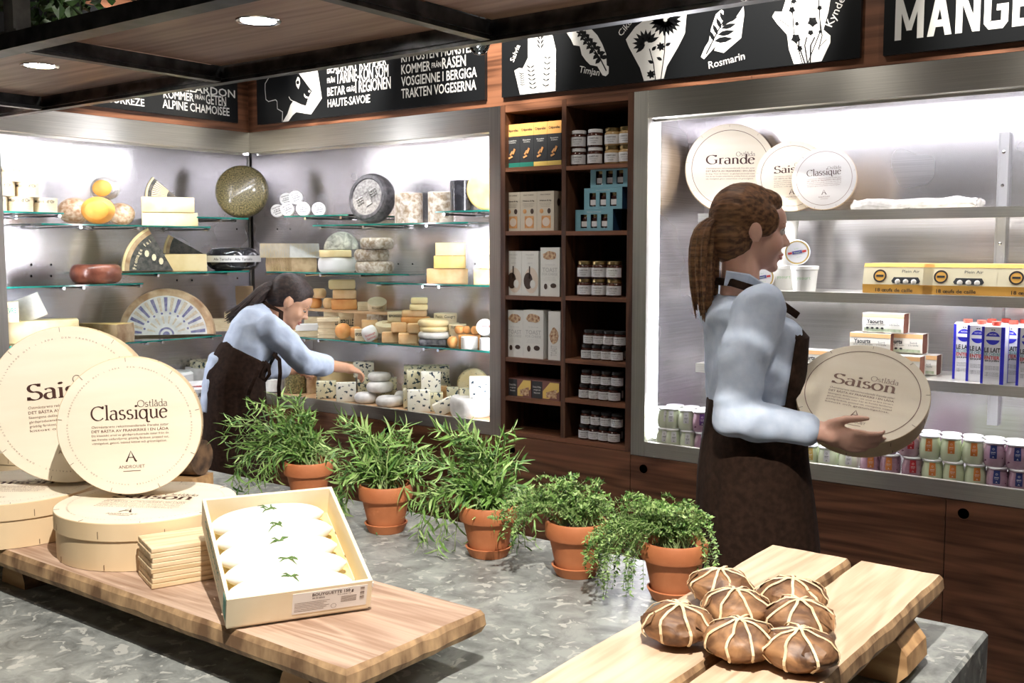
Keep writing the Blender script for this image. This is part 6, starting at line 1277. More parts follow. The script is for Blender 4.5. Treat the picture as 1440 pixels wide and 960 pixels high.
def eggs():
    t = thing('quail_egg_box', '', 'egg box'); W, H, Dp = .245, .108, .075
    def sec(y0, y1, z0, z1): return [(-W/2, y0, z0), (W/2, y0, z0), (W/2, y1, z1), (-W/2, y1, z1)]
    g = MB(); F_ = [sec(0, -.004, 0, H*.30), sec(-.004, .010, H*.30, H*.88), sec(.010, .018, H*.88, H)]
    # solid body then printed panels
    pr = [(0, 0), (-.004, H*.30), (.010, H*.88), (.018, H), (Dp-.018, H), (Dp-.008, H*.88), (Dp+.004, H*.3), (Dp, 0)]
    n = len(pr); vs = [(-W/2, y, z) for y, z in pr]+[(W/2, y, z) for y, z in pr]; mk('sleeve', MB().add(vs, [(i, (i+1) % n, n+(i+1) % n, n+i) for i in range(n)]+[tuple(range(n))[::-1], tuple(range(n, 2*n))]), EP, t)
    o_ = -.0006; g = MB(); g.poly([(-W/2, o_, .0005), (W/2, o_, .0005), (W/2, -.004+o_, H*.30), (-W/2, -.004+o_, H*.30)]); g.poly([(-W/2, .010+o_, H*.88), (W/2, .010+o_, H*.88), (W/2, .018+o_, H+.0002), (-W/2, .018+o_, H+.0002)]); mk('yellow_band', g, EY, t)
    FS = lambda x, z: frame((x, -.004+.014*(z/H-.30)/.58-.0014, z), (1, 0, 0), Vector((0, .014, .58*H)).normalized(), Vector((0, -.58*H, .014)).normalized())
    wn = mk('window', MB().prism([(x, y) for x, y in ((-.045, -.008), (.045, -.008), (.05, .0), (.042, .014), (-.042, .014), (-.05, 0))], -.0004, .0004, FS(.03, H*.42)), CBLK, t)
    for k in range(3): mk('quail_egg', MB().ball(.010, FS(.0+.028*k+.002, H*.40) @ SC(1, 1, .25), nu=12, nv=8), pm('quail_egg', (.45, .40, .32), (.80, .78, .70), 90, rough=.5), wn)
    g = MB(); g.text('18 œufs de caille', .0125, FX(-.01, -.0035, H*.06), width=.13, bold=.015); g.text('18 œufs de caille', .006, frame((.0, .0115, H*.905), (1, 0, 0), (0, .5, .87), (0, -.87, .5)), width=.12); g.text('Plein Air', .010, FS(.045, H*.70), width=.06); mk('lettering', g, INKB, t)
    mk('round_emblem', MB().lathe([(1e-5, 0), (.024, 0)], 24, FS(-.062, H*.58), caps=False), EY, t); mk('emblem_ring', MB().lathe([(.018, .0005), (.0235, .0005)], 24, FS(-.062, H*.58), caps=False).box(-.013, -.003, .0004, .013, .004, .0008, FS(-.062, H*.58)), INKB, t)
    return t
EG = Kind(eggs); xe = [wy(1213, 410, 3.775).x, wy(1297, 410, 3.775).x, wy(1401, 410, 3.775).x]
for i, n in ((0, 3), (1, 5), (2, 4)):
    for k in range(n):
        x = xe[i]+.1225+.0
        if k and i < 2: x = xe[i]+.1225
        wh = ['left', 'middle', 'right'][i]+' row of quail egg boxes'
        EG(T(x+(.012 if k else 0)*k*.35, 3.775+k*.0245*1.0, ZR2+.0008) if False else T(x, 3.775, ZR2+.0008) @ T(0, k*.085, 0), ('foremost quail egg box of the ' if k == 0 else 'quail egg box %s behind the front one, ' % ['', 'directly', 'furthest'][k])+wh, 'egg box', 'quail egg boxes with yellow bands') if k < 3 else None
# ---- third shelf: yogurt twin packs and milk cartons
YP = pm('yogurt_sleeve', (.82, .80, .72), rough=.4); YO = pm('yogurt_orange', (.80, .48, .22), rough=.4); YGn = pm('yogurt_meadow', (.35, .42, .25), (.55, .62, .45), 60, rough=.4); YD = pm('sleeve_inside', (.22, .08, .05), rough=.6)
def ypack():
    t = thing('yogurt_pack', '', 'yogurt pack'); W, H, Dp = .150, .074, .072
    pr = [(0, .004), (-.003, H*.5), (0, H), (Dp, H), (Dp+.003, H*.5), (Dp, .004), (Dp-.006, 0), (.006, 0)]; n = len(pr); vs = [(-W/2, y, z) for y, z in pr]+[(W/2, y, z) for y, z in pr]
    mk('sleeve', MB().add(vs, [(i, (i+1) % n, n+(i+1) % n, n+i) for i in range(n)]), YP, t); vs = [(-W/2+.004, y, z*.97+.001) for y, z in pr]+[(W/2-.004, y, z*.97+.001) for y, z in pr]; mk('inside', MB().add(vs, [tuple(range(n))[::-1], tuple(range(n, 2*n))]), YD, t)
    mk('orange_band', MB().poly([(-W/2, -.0022, H*.78), (W/2, -.0022, H*.78), (W/2, -.0006, H*.98), (-W/2, -.0006, H*.98)]), YO, t); mk('meadow_picture', MB().poly([(-W/2+.008, -.0025, H*.08), (W/2-.008, -.0025, H*.08), (W/2-.008, -.0038, H*.22), (-W/2+.008, -.0038, H*.26)]), YGn, t)
    g = MB(); g.text('Yaourts', .015, FX(-.028, -.0042, H*.5), width=.062, bold=.03); g.text('au lait entier de brebis', .0045, FX(-.025, -.0042, H*.40), width=.07); g.text('Sucré', .007, FX(.043, -.0042, H*.52), width=.025); g.text('à la vanille', .006, FX(.043, -.0042, H*.40), width=.035)
    for k in range(4): g.lathe([(1e-5, 0), (.004, 0)], 8, FX(-.055+k*.018, -.0044, H*.25) @ SC(1.4, 1, 1), caps=False)
    mk('lettering', g, INKB, t); mk('cut_out', MB().lathe([(1e-5, .0004), (.010, .0004)], 14, T(-.035, .012, H) @ SC(1.5, .6, 1), caps=False).lathe([(1e-5, .0004), (.010, .0004)], 14, T(.035, .012, H) @ SC(1.5, .6, 1), caps=False), YD, t); return t
YPK = Kind(ypack); GY = 'cream and orange twin packs of yogurt'
def yp(px0, Y, tier, lb_): P = wy(px0, 450, Y); YPK(T(P.x+.075, Y, ZR3+.0008+tier*.0748), lb_, 'yogurt pack', GY)
yp(1236, 3.80, 0, 'yogurt pack at the right end of the bottom row beside the milk'); yp(1176, 3.80-.0, 0, 'yogurt pack in the bottom row behind the carried round box'); yp(1205, 3.89, 0, 'yogurt pack in the back of the bottom row'); yp(1260, 3.89, 0, 'yogurt pack at the back right of the bottom row')
yp(1196, 3.83, 1, 'yogurt pack in the middle tier, left and partly covered'); yp(1214-6, 3.815, 1, 'yogurt pack in the middle tier') if False else None
yp(1240, 3.88, 1, 'yogurt pack at the right of the middle tier'); yp(1213, 3.84, 2, 'single yogurt pack crowning the pyramid')
yp(1120, 3.82, 0, 'yogurt pack at the left end, behind the walking woman')
MB_ = pm('milk_blue', (.03, .03, .50), rough=.35); MWH = pm('milk_white', (.80, .80, .82), rough=.35); CAPR = pm('red_cap', (.75, .09, .06), rough=.35); MT = pm('milk_teal_print', (.05, .30, .27), rough=.5)
def milk():
    t = thing('milk_carton', '', 'milk carton'); W, H = .072, .196
    mk('carton_body', MB().box(0, 0, 0, W, W, H).add([(0, 0, H), (W, 0, H), (W, W, H), (0, W, H), (0, W*.5, H+.006), (W, W*.5, H+.006)], [(0, 1, 5, 4), (2, 3, 4, 5), (1, 2, 5), (3, 0, 4)]), MWH, t)
    g = MB()
    for x0, x1 in ((0, .008), (W-.011, W)): g.box(x0-.0003, -.0005, 0, x1+.0003, -.0001, H)
    g.box(W+.0001, 0, 0, W+.0005, .006, H).box(W+.0001, W-.010, 0, W+.0005, W, H); mk('blue_stripe', g, MB_, t)
    mk('cap', MB().lathe([(1e-5, 0), (.015, 0), (.015, .013), (.013, .014), (1e-5, .014)], 20, T(W*.55, W*.35, H+.0035), caps=False), CAPR, t)
    g = MB(); g.lathe([(1e-5, 0), (.0225, 0)], 28, FX(W/2-.001, -.0008, H*.80), caps=False); mk('blue_emblem', g, MB_, t)
    g = MB(); g.box(-.025, -.006, .0004, .025, .006, .001, FX(W/2-.001, -.0008, H*.80)); g.text('NATURE', .005, FX(W/2-.001, -.0018, H*.855), width=.022, bold=.02); mk('emblem_band', g, MWH, t)
    g = MB(); g.text('LE LAIT', .015, FX(W/2-.001, -.0008, H*.555), width=.050, bold=.03)
    for k in range(3): g.text('texte du lait de chèvre entier', .0035, FX(W/2, -.0008, H*(.30-.025*k)), width=.045); g.text('origine et conservation', .0035, FX(W/2, -.0008, H*(.19-.025*k)), width=.045)
    g.text('que je préfère', .006, FX(W/2-.001, -.0008, H*.395), width=.046, bold=.03); g.text('chèvrerie', .004, FX(W/2-.001, -.0015, H*.797), width=.038)
    for k in range(2): g.lathe([(1e-5, 0), (.002, 0)], 8, FX(W/2-.004+.007*k, -.0008, H*.945) @ SC(1.5, 1, 1), caps=False)
    mk('lettering', g, INKB, t); g = MB(); g.text('DE CHÈVRE', .010, FX(W/2-.001, -.0008, H*.495), width=.050, bold=.01); mk('teal_lettering', g, MT, t); g = MB(); g.text('ENTIER', .0115, FX(W/2-.001, -.0008, H*.430), width=.048, bold=.03); mk('red_lettering', g, INKR, t); return t
MK = Kind(milk); GM = 'goat milk cartons with blue edges and red caps'
for px0, Y, lb_ in ((1378, 3.765, 'foremost goat milk carton, whole front visible'), (1357.5, 3.80, 'goat milk carton directly left of the foremost one'), (1338.5, 3.835, 'leftmost goat milk carton'), (1428, 3.775, 'goat milk carton cut off by the right frame edge'), (1402, 3.86, 'goat milk carton behind and right of the foremost one'), (1372, 3.90, 'goat milk carton at the back between the left ones'), (1418, 3.94, 'goat milk carton at the back near the frame edge'), (1392, 3.95, 'goat milk carton at the very back')):
    P = wy(px0, 540, Y); MK(T(P.x, Y, ZR3+.0008), lb_, 'milk carton', GM)
# ---- case floor: yogurt jars
JB = {'white': pm('plain_yogurt', (.66, .72, .52), (.72, .77, .60), 12, rough=.15, coat=.6), 'green': pm('pale_green_yogurt', (.60, .68, .44), (.68, .74, .54), 12, rough=.15, coat=.6), 'berry': pm('berry_yogurt', (.36, .20, .26), (.50, .34, .40), 25, rough=.15, coat=.6, spots=((.12, .03, .07), 60, .64, (1, 1, 1))), 'purple': pm('purple_yogurt', (.40, .24, .32), (.52, .36, .44), 25, rough=.15, coat=.6, spots=((.14, .04, .10), 60, .64, (1, 1, 1)))}
LBm = {'w': LABW, 'v': pm('violet_label', (.10, .03, .16), rough=.5), 'o': pm('orange_label', (.62, .20, .04), rough=.5), 'r': pm('red_label', (.42, .02, .03), rough=.5), 'b': pm('navy_label', (.02, .035, .16), rough=.5), 'y': pm('ochre_label', (.55, .38, .10), rough=.5)}
FOIL = pm('foil_lid', (.80, .80, .82), rough=.35, metal=.2)
def yj(body, lab_):
    def f():
        t = thing('yogurt_jar', '', 'jar'); r = .035
        mk('jar_body', MB().lathe([(1e-5, 0), (.029, 0), (.0335, .008), (r, .028), (.0335, .048), (.029, .064), (.0285, .070), (.031, .073), (.031, .077), (1e-5, .077)], 26, caps=False), JB[body], t)
        mk('foil_lid', MB().lathe([(.0325, .0755), (.0335, .079), (.0315, .0815), (1e-5, .081)], 26, caps=False).add([(.031, -.004, .078), (.042, -.002, .074), (.040, .006, .073), (.030, .010, .078)], [(0, 1, 2, 3)]), FOIL, t)
        a0, a1 = -pi/2-.31, -pi/2+.31; lw = MB(); zz = [(.0338, .028), (.0345, .036), (.0345, .046), (.0325, .056), (.0305, .064), (.0305, .072)]
        vs = []; fs = []
        for (rr_, z) in zz:
            for i in range(6): a = a0+(a1-a0)*i/5; vs.append(((rr_+.0012)*cos(a), (rr_+.0012)*sin(a), z))
        for j in range(len(zz)-1):
            for i in range(5): fs.append((j*6+i, j*6+i+1, (j+1)*6+i+1, (j+1)*6+i))
        mk('label', MB().add(vs, fs, None, 0, True), LBm[lab_], t)
        g = MB(); im = INKB if lab_ == 'w' else WHITE; g.text('yaourt', .0045, FX(0, -.0368, .048), width=.014, bold=.02); g.text('fermier', .003, FX(0, -.0368, .043), width=.011); g.text('A', .006, FX(0, -.0368, .031)); g.lathe([(.0025, 0), (.0034, 0)], 10, FX(0, -.0345, .060), caps=False); mk('lettering', g, im, t); return t
    return f
YK = {k: Kind(yj(*k)) for k in (('white', 'w'), ('purple', 'v'), ('green', 'o'), ('berry', 'r'), ('purple', 'b'), ('green', 'y'), ('berry', 'o'))}
W_, V_, O_, R__, N_, Y_, BO = ('white', 'w'), ('purple', 'v'), ('green', 'o'), ('berry', 'r'), ('purple', 'b'), ('green', 'y'), ('berry', 'o')
CN = {W_: 'white labelled', V_: 'violet labelled', O_: 'orange labelled green', R__: 'red labelled berry', N_: 'navy labelled purple', Y_: 'ochre labelled green', BO: 'orange labelled berry'}
ZF = .7975
cols = [(925, W_), (945.5, W_), (967, W_), (988, V_), (1010, V_), (1033, V_), (1057, R__), (1085, W_), (1111, Y_), (1137, Y_), (1163, W_), (1192, W_), (1223, BO), (1251, BO), (1282, R__), (1311, O_), (1341, O_), (1372, O_), (1403, N_), (1434, N_), (1466, N_), (1498, O_)]
zfront = wy(1403, 681, 3.66)
def nth(k, n):
    o = ['first', 'second', 'third', 'fourth', 'fifth', 'sixth', 'seventh', 'eighth', 'ninth', 'tenth', 'eleventh', 'twelfth', 'thirteenth', 'fourteenth', 'fifteenth', 'sixteenth', 'seventeenth', 'eighteenth', 'nineteenth', 'twentieth', 'twenty-first', 'twenty-second', 'twenty-third']
    return o[k]
for tier, Y, dpx, rowname in ((0, 3.668, 0, 'front bottom row'), (1, 3.672, 3, 'front upper row'), (0, 3.745, 6, 'second bottom row'), (1, 3.747, 9, 'second upper row')):
    for k, (px, c) in enumerate(cols):
        if tier == 1 and 1035 < px < 1250: continue
        x = wy(px, 660, 3.668).x
        if Y > 3.7: x -= .018
        if tier == 1: x -= .012
        if x-.036 < XR0+.018 or (tier == 1 and k == 0): 
            if Y > 3.7 or tier == 1: x = XR0+.056+.0
            else: x = max(x, XR0+.054)
        hidden = 1050 < px < 1100
        YK[c](T(x, Y+ .002*((k*7) % 3), ZF+.0006+tier*.0822) @ RZ(math.atan2(-x, Y)+.12*math.sin(k*2.3+tier)), '%s yogurt jar, %s from the left in the %s' % (CN[c], nth(k, 0), rowname), 'jar', 'glass yogurt jars in the dairy case')
# ======================= PEOPLE =======================
SKIN1 = pm('skin_tan', (.60, .33, .20), (.66, .38, .24), 8, rough=.5, sss=.12); SKIN2 = pm('skin_fair', (.66, .38, .29), (.72, .44, .34), 8, rough=.5, sss=.12)
SHIRT = pm('light_blue_shirt', (.52, .62, .78), (.60, .69, .84), 40, rough=.75, bump=.2); APRON = pm('brown_apron', (.018, .009, .005), (.032, .016, .010), 60, rough=.85, bump=.3, spec=.15); TROU = pm('black_trousers', (.01, .01, .012), rough=.8); SHOE = pm('black_shoes', (.012, .012, .012), rough=.4)
HAIR1 = pm('dark_hair', (.012, .007, .006), (.05, .028, .022), 12, (1, 8, 8), rough=.55, bump=.5); HAIR2 = pm('brown_hair', (.06, .026, .011), (.22, .105, .045), 12, (1, 8, 8), rough=.6, bump=.5, spec=.3); LIP = pm('lip', (.50, .16, .13), rough=.4); EYEW = pm('eye_white', (.75, .73, .70), rough=.2); EYED = pm('eye_iris', (.03, .015, .01), rough=.1); SCRUN = pm('black_scrunchie', (.01, .01, .012), rough=.9)
def limb(g, pts, radii, n=16):
    pts = [Vector(p) for p in pts]; P = []; R_ = []
    for i in range(len(pts)-1):
        for k in range(5): u = k/5; P.append(pts[i].lerp(pts[i+1], u)); R_.append(radii[i]+(radii[i+1]-radii[i])*u)
    P.append(pts[-1]); R_.append(radii[-1]); g.tube(P, R_, n)
    for p, r in zip(pts, radii): g.ball(r, T(*p), nu=n, nv=10)
def ell(g, c, rx, ry, rz, M=None): g.ball(1, (M or Matrix.Identity(4)) @ T(*c) @ SC(rx, ry, rz), nu=22, nv=14)
def loft(g, rings, n=26):
    vs = []; fs = []
    for c, ax, ay in rings:
        for k in range(n): a = 2*pi*k/n; ca, sa = cos(a), sin(a); vs.append(Vector(c)+Vector(ax)*(abs(ca)**.85*(1 if ca > 0 else -1))+Vector(ay)*(abs(sa)**.85*(1 if sa > 0 else -1)))
    for j in range(len(rings)-1):
        for k in range(n): k2 = (k+1) % n; fs.append((j*n+k, j*n+k2, (j+1)*n+k2, (j+1)*n+k))
    fs += [tuple(range(n))[::-1], tuple((len(rings)-1)*n+k for k in range(n))]; g.add(vs, fs)
def smooth_rings(rings, sub=4):
    out = []
    for i in range(len(rings)-1):
        a, b = rings[i], rings[i+1]; p, q = rings[max(0, i-1)], rings[min(len(rings)-1, i+2)]
        for k in range(sub):
            u = k/sub; cr = lambda A, B, C, D: (Vector(B)*2+(Vector(C)-Vector(A))*u+(Vector(A)*2-Vector(B)*5+Vector(C)*4-Vector(D))*u*u+(-Vector(A)+Vector(B)*3-Vector(C)*3+Vector(D))*u**3)*.5
            out.append(tuple(cr(p[j], a[j], b[j], q[j]) for j in range(3)))
    out.append(rings[-1]); return out
def fuse(name, g, m, parent, vox=.007, it=4, wr=0, wscale=9, wst=None, seed=0):
    o = g.build('tmp', m, None, fix=False); rm = o.modifiers.new('r', 'REMESH'); rm.mode = 'VOXEL'; rm.voxel_size = vox
    sm = o.modifiers.new('s', 'SMOOTH'); sm.iterations = it; sm.factor = .5
    me = bpy.data.meshes.new_from_object(o.evaluated_get(bpy.context.evaluated_depsgraph_get())); bpy.data.objects.remove(o)
    me.materials.clear(); me.materials.append(m)
    if wr:
        co = [v.co.copy() for v in me.vertices]; no = [v.normal.copy() for v in me.vertices]; out = []
        for c, n_ in zip(co, no):
            q = wst(c) if wst else c*wscale
            f = mnoise.noise(q+Vector((seed, 0, 0))); f = (1-abs(f)*2.2)*.6+.5*mnoise.noise(q*2.3); out += list(c+n_*(f*wr))
        me.vertices.foreach_set('co', out)
    me.polygons.foreach_set('use_smooth', [True]*len(me.polygons)); me.update(); me.name = name
    n = bpy.data.objects.new(name, me); COL.objects.link(n); n.parent = parent; return n
def head_geo(g, M):
    ell(g, (-.012, 0, .028), .096, .076, .086, M); ell(g, (.028, 0, -.030), .064, .060, .082, M); ell(g, (.040, 0, -.082), .045, .042, .028, M); ell(g, (.074, 0, -.100), .017, .020, .016, M)
    ell(g, (.055, .032, -.035), .032, .026, .032, M); ell(g, (.055, -.032, -.035), .032, .026, .032, M); ell(g, (.060, 0, .030), .036, .052, .045, M)
    for k in range(6): u = k/5; ell(g, (.086+.020*u**1.3, 0, .006-.036*u), .011+.003*u, .0075+.004*u, .010, M)
    for s in (-1, 1):
        ell(g, (.101, s*.010, -.034), .009, .008, .008, M); ell(g, (.080, s*.027, .016), .011, .018, .007, M)
        ell(g, (-.008, s*.077, -.012), .020, .008, .030, M @ T(0, 0, 0)); ell(g, (-.012, s*.084, -.004), .016, .006, .022, M)
    ell(g, (.088, 0, -.060), .012, .021, .0065, M); ell(g, (.086, 0, -.073), .011, .018, .007, M)
def face_parts(body, M, skin, hairm, open_=True):
    for s in (-1, 1):
        e = mk('eye', MB().ball(.0115, M @ T(.0775, s*.029, .001), 0).ball(.0060, M @ T(.0840, s*.029, -.0005 if open_ else -.005), 1), [EYEW, EYED], body)
        g = MB(); fr = lambda y, z, x: M @ Vector((x, s*y, z))
        g.tube([fr(.014, .0045, .0865), fr(.022, .0090, .0885), fr(.032, .0095, .0860), fr(.043, .003, .0775)], [.0012, .0017, .0017, .001], 6)
        mk('eyelash', g, EYED, body)
        if not open_:
            mk('eyelid', MB().ball(.0128, M @ T(.0772, s*.029, .003) @ SC(1, 1.08, .82)), skin, body)
            mk('eyelash', MB().tube([fr(.016, -.004, .0868), fr(.029, -.0075, .0895), fr(.043, -.005, .083)], [.0008, .0014, .0008], 6), EYED, body)
        mk('eyebrow', MB().tube([fr(.012, .0225, .0900), fr(.026, .0285, .0890), fr(.045, .0215, .0770)], [.0022, .0026, .0010], 6), hairm, body)
    mk('lips', MB().tube([M @ Vector((.080, .020, -.0665)), M @ Vector((.0945, .011, -.063)), M @ Vector((.0985, 0, -.0615)), M @ Vector((.0945, -.011, -.063)), M @ Vector((.080, -.020, -.0665))], [.002, .0042, .0048, .0042, .002], 8).tube([M @ Vector((.080, .019, -.067)), M @ Vector((.0935, .009, -.072)), M @ Vector((.0955, 0, -.073)), M @ Vector((.0935, -.009, -.072)), M @ Vector((.080, -.019, -.067))], [.002, .0045, .005, .0045, .002], 8), LIP, body)
def hand_geo(g, W_, d, nrm, side, curls, spread=.012, s=1.0, thumb=None):
    """palm from wrist W_ along d; nrm points out of the palm; side = toward the thumb"""
    W_ = Vector(W_); d = Vector(d).normalized(); nrm = (Vector(nrm)-d*Vector(nrm).dot(d)).normalized(); sd = Vector(side); sd = (sd-d*sd.dot(d)-nrm*sd.dot(nrm)).normalized()
    M = frame(W_, d, sd, nrm)
    ell(g, (.045*s, 0, 0), .050*s, .037*s, .0135*s, M); ell(g, (.070*s, 0, 0), .026*s, .038*s, .0125*s, M); limb(g, [W_, W_+d*.03*s], [.024*s, .026*s])
    for i, (ln, off) in enumerate(((.072, .030), (.080, .010), (.074, -.010), (.058, -.029))):
        p = M @ Vector((.084*s-(.006*s if i == 3 else 0), off*s, 0)); c = curls[i]; a = 0; pts = [p]; dd = (d+sd*(off*spread*60)).normalized()
        for seg, fr_ in enumerate((.45, .31, .24)):
            a += c*(.6 if seg == 0 else 1); v = (dd*cos(a)+nrm*sin(a)).normalized(); p = p+v*ln*fr_*s*1.05; pts.append(p)
        limb(g, pts, [.0095*s, .0088*s, .0080*s, .0068*s], 10)
    t0 = M @ Vector((.018*s, .026*s, .004*s)); th = thumb or (.55, .75, .35); v = (d*th[0]+sd*th[1]+nrm*th[2]).normalized(); t1 = t0+v*.042*s; v2 = (v+d*.6).normalized(); t2 = t1+v2*.030*s; t3 = t2+(v2+d*.3).normalized()*.022*s
    limb(g, [t0, t1, t2, t3], [.014*s, .0115*s, .0100*s, .0080*s], 10)
Rh = _R.copy(); Fh = Vector((_F.x, _F.y, 0)).normalized(); Zv = Vector((0, 0, 1))
def hair_strands(name, paths, m, parent):
    g = MB()
    for pts, rr_ in paths: g.tube(pts, rr_, 7)
    return mk(name, g, m, parent)
# ---------------------------------------------------------------- woman bending over the case
a_ = rad(14); f1 = Rh*cos(a_)+Fh*sin(a_); l1 = Fh*cos(a_)-Rh*sin(a_)
J = lambda x, y, D: wd(x, y, D)
hipc = J(328, 560, 4.78); p1 = thing('person', 'woman in light blue shirt and brown apron bending towards the blue cheeses', 'person', (hipc.x, hipc.y, 0)); pinv = T(-hipc.x, -hipc.y, 0)
def loc(o): o.matrix_parent_inverse = pinv; return o
def tilt_axis(v, a): return (v*cos(a)-Zv*sin(a)).normalized()
hd = J(408, 423, 4.95); ph = rad(33); fh = f1*cos(ph)-Zv*sin(ph); uh = f1*sin(ph)+Zv*cos(ph); MH = frame(hd, fh, l1, uh)
nb = J(386, 443, 4.93); ch = J(368, 460, 4.88); mid = J(353, 480, 4.82); wa = J(341, 503, 4.79); hp = J(328, 545, 4.78); th_ = J(326, 590, 4.78)
sh_r = J(380, 463, 4.74); sh_l = J(388, 458, 5.08)
el_r = J(428, 509, 4.80); wr_r = J(486, 517, 5.08); ha_r = J(511, 523, 5.17)
el_l = J(375, 517, 5.10); wr_l = J(408, 520, 5.26); ha_l = J(425, 520, 5.34)
g = MB(); head_geo(g, MH)
limb(g, [nb-Zv*.02, MH @ Vector((-.02, 0, -.05))], [.056, .050])
sp = [(hp, wa, mid, ch, nb)]
def tr(c, w_, d_, ang): return (c, l1*w_, tilt_axis(f1, ang)*d_)
rings = smooth_rings([tr(th_, .15, .10, 0), tr(hp, .165, .115, 0), tr(wa, .135, .10, .5), tr(mid, .135, .10, .85), tr(ch, .15, .10, .95), tr(ch.lerp(nb, .6), .13, .075, 1.0)]); loft(g, rings)
limb(g, [sh_r, el_r, wr_r], [.046, .038, .026]); limb(g, [sh_l, el_l, wr_l], [.046, .038, .026])
hand_geo(g, wr_r, ha_r-wr_r, -Zv*.8+l1*.3, l1, [.55, .6, .65, .7]); hand_geo(g, wr_l, ha_l-wr_l, -Zv, -l1, [.5, .5, .5, .5])
fl = Vector((hipc.x, hipc.y, 0)); kn = []
for s in (-1, 1):
    o_ = l1*(.085*s); limb(g, [hp+o_-Zv*.03, fl+o_+f1*.03+Zv*.47, fl+o_-f1*.01+Zv*.09], [.082, .056, .040])
    limb(g, [fl+o_-f1*.01+Zv*.06, fl+o_+f1*.12+Zv*.035], [.036, .03])
b1_ = loc(fuse('body', g, SKIN1, p1, .0065, 3)); face_parts(b1_, MH, SKIN1, HAIR1, False)
# shirt
g = MB(); rings = smooth_rings([tr(hp+Zv*.0, .160, .115, 0), tr(wa, .143, .108, .45), tr(mid, .158, .122, .85), tr(ch, .175, .122, .95), tr(ch.lerp(nb, .55), .150, .092, 1.0), tr(nb-f1*.005, .075, .066, 1.0)]); loft(g, rings)
limb(g, [sh_r-Zv*.0, sh_r.lerp(el_r, .5)+Zv*.006, el_r, el_r.lerp(wr_r, .42)], [.070, .060, .056, .050]); limb(g, [sh_l, el_l, el_l.lerp(wr_l, .45)], [.066, .056, .048])
tail0 = J(302, 505, 4.76); loft(g, smooth_rings([(J(312, 498, 4.78), l1*.13, f1*.05), (J(303, 525, 4.78), l1*.14, f1*.045), (J(297, 553, 4.78), l1*.14, f1*.04), (J(293, 575, 4.78), l1*.13, f1*.035)]))
for s_, e_ in ((el_r, wr_r), (el_l, wr_l)):
    d_ = (e_-s_).normalized(); c0 = s_.lerp(e_, .34); limb(g, [c0, c0+d_*.035], [.054, .053])
sh1 = loc(fuse('shirt', g, SHIRT, p1, .007, 2, .010, 10, None, 2))
g = MB()                                                        # collar
for s in (-1, 1): g.ribbon([MH @ Vector((-.05, s*.050, -.105)), MH @ Vector((0, s*.062, -.125)), MH @ Vector((.045, s*.035, -.150))], .035, (l1*s), .004)
mk('collar', g, SHIRT, sh1)
# apron: waistband, skirt, bib, strap, strings
g = MB(); loft(g, smooth_rings([(hp-Zv*.52+f1*.01, l1*.20, f1*.150), (hp-Zv*.30+f1*.01, l1*.195, f1*.148), (hp-Zv*.05+f1*.008, l1*.190, f1*.140), (hp+Zv*.06+f1*.012, l1*.180, f1*.132), tr(wa+f1*.006, .162, .128, .4), tr(wa.lerp(mid, .35)+f1*.012, .160, .122, .55)]))
ap = loc(fuse('apron', g, APRON, p1, .008, 3, .006, 6, lambda c: Vector((c.x*9, c.y*9, c.z*3)), 4))
g = MB(); bibc = [wa.lerp(mid, .2), mid, ch]; 
vs = []
for c, ang, w_ in ((wa.lerp(mid, .2), .6, .13), (mid, .85, .125), (ch, .98, .11)):
    n_ = tilt_axis(f1, ang); vs += [c+n_*.134-l1*w_, c+n_*.142, c+n_*.134+l1*w_]
g.add(vs, [(0, 1, 4, 3), (1, 2, 5, 4), (3, 4, 7, 6), (4, 5, 8, 7)]); mk('bib', g, APRON, ap)
g = MB(); g.ribbon([ch+tilt_axis(f1, .98)*.134-l1*.10, nb+f1*.03-l1*.078+Zv*.02, nb-f1*.045-l1*.045+Zv*.058, nb-f1*.062+Zv*.066, nb-f1*.045+l1*.045+Zv*.058, ch+tilt_axis(f1, .98)*.134+l1*.10], .024, lambda p: (p-nb), .003); mk('neck_strap', g, APRON, ap)
g = MB(); k0 = J(372, 508, 4.64)
g.ribbon([k0, J(378, 514, 4.62), J(379, 526, 4.60), J(373, 535, 4.60), J(366, 530, 4.61), J(368, 520, 4.62), k0], .016, -Fh, .002); g.ribbon([k0, J(364, 520, 4.60), J(358, 533, 4.58), J(352, 547, 4.57), J(349, 556, 4.57)], .018, -Fh, .002); g.ribbon([J(384, 497, 4.64), J(393, 506, 4.62), J(394, 525, 4.60), J(392, 545, 4.60), J(393, 562, 4.60)], .018, -Fh, .002)
mk('apron_string', g, APRON, ap); mk('button', MB().ball(.011, T(*J(319, 509, 4.655)) @ SC(1, 1, 1.1)), PAPER, ap)
mk('pocket_seam', MB().tube([J(320, 520, 4.635), J(321, 556, 4.630), J(350, 557, 4.615)], .0022, 5), TROU, ap)
g = MB()
for s in (-1, 1): o_ = l1*(.085*s); limb(g, [hp+o_-Zv*.05, fl+o_+f1*.03+Zv*.47, fl+o_-f1*.01+Zv*.07], [.092, .068, .056])
loc(fuse('trousers', g, TROU, p1, .01, 3))
for s in (-1, 1):
    g = MB(); o_ = l1*(.085*s); limb(g, [fl+o_-f1*.04+Zv*.042, fl+o_+f1*.06+Zv*.042, fl+o_+f1*.14+Zv*.032], [.040, .042, .030]); g.v = [(v[0], v[1], max(.001, v[2])) for v in g.v]; loc(mk('shoe', g, SHOE, p1))
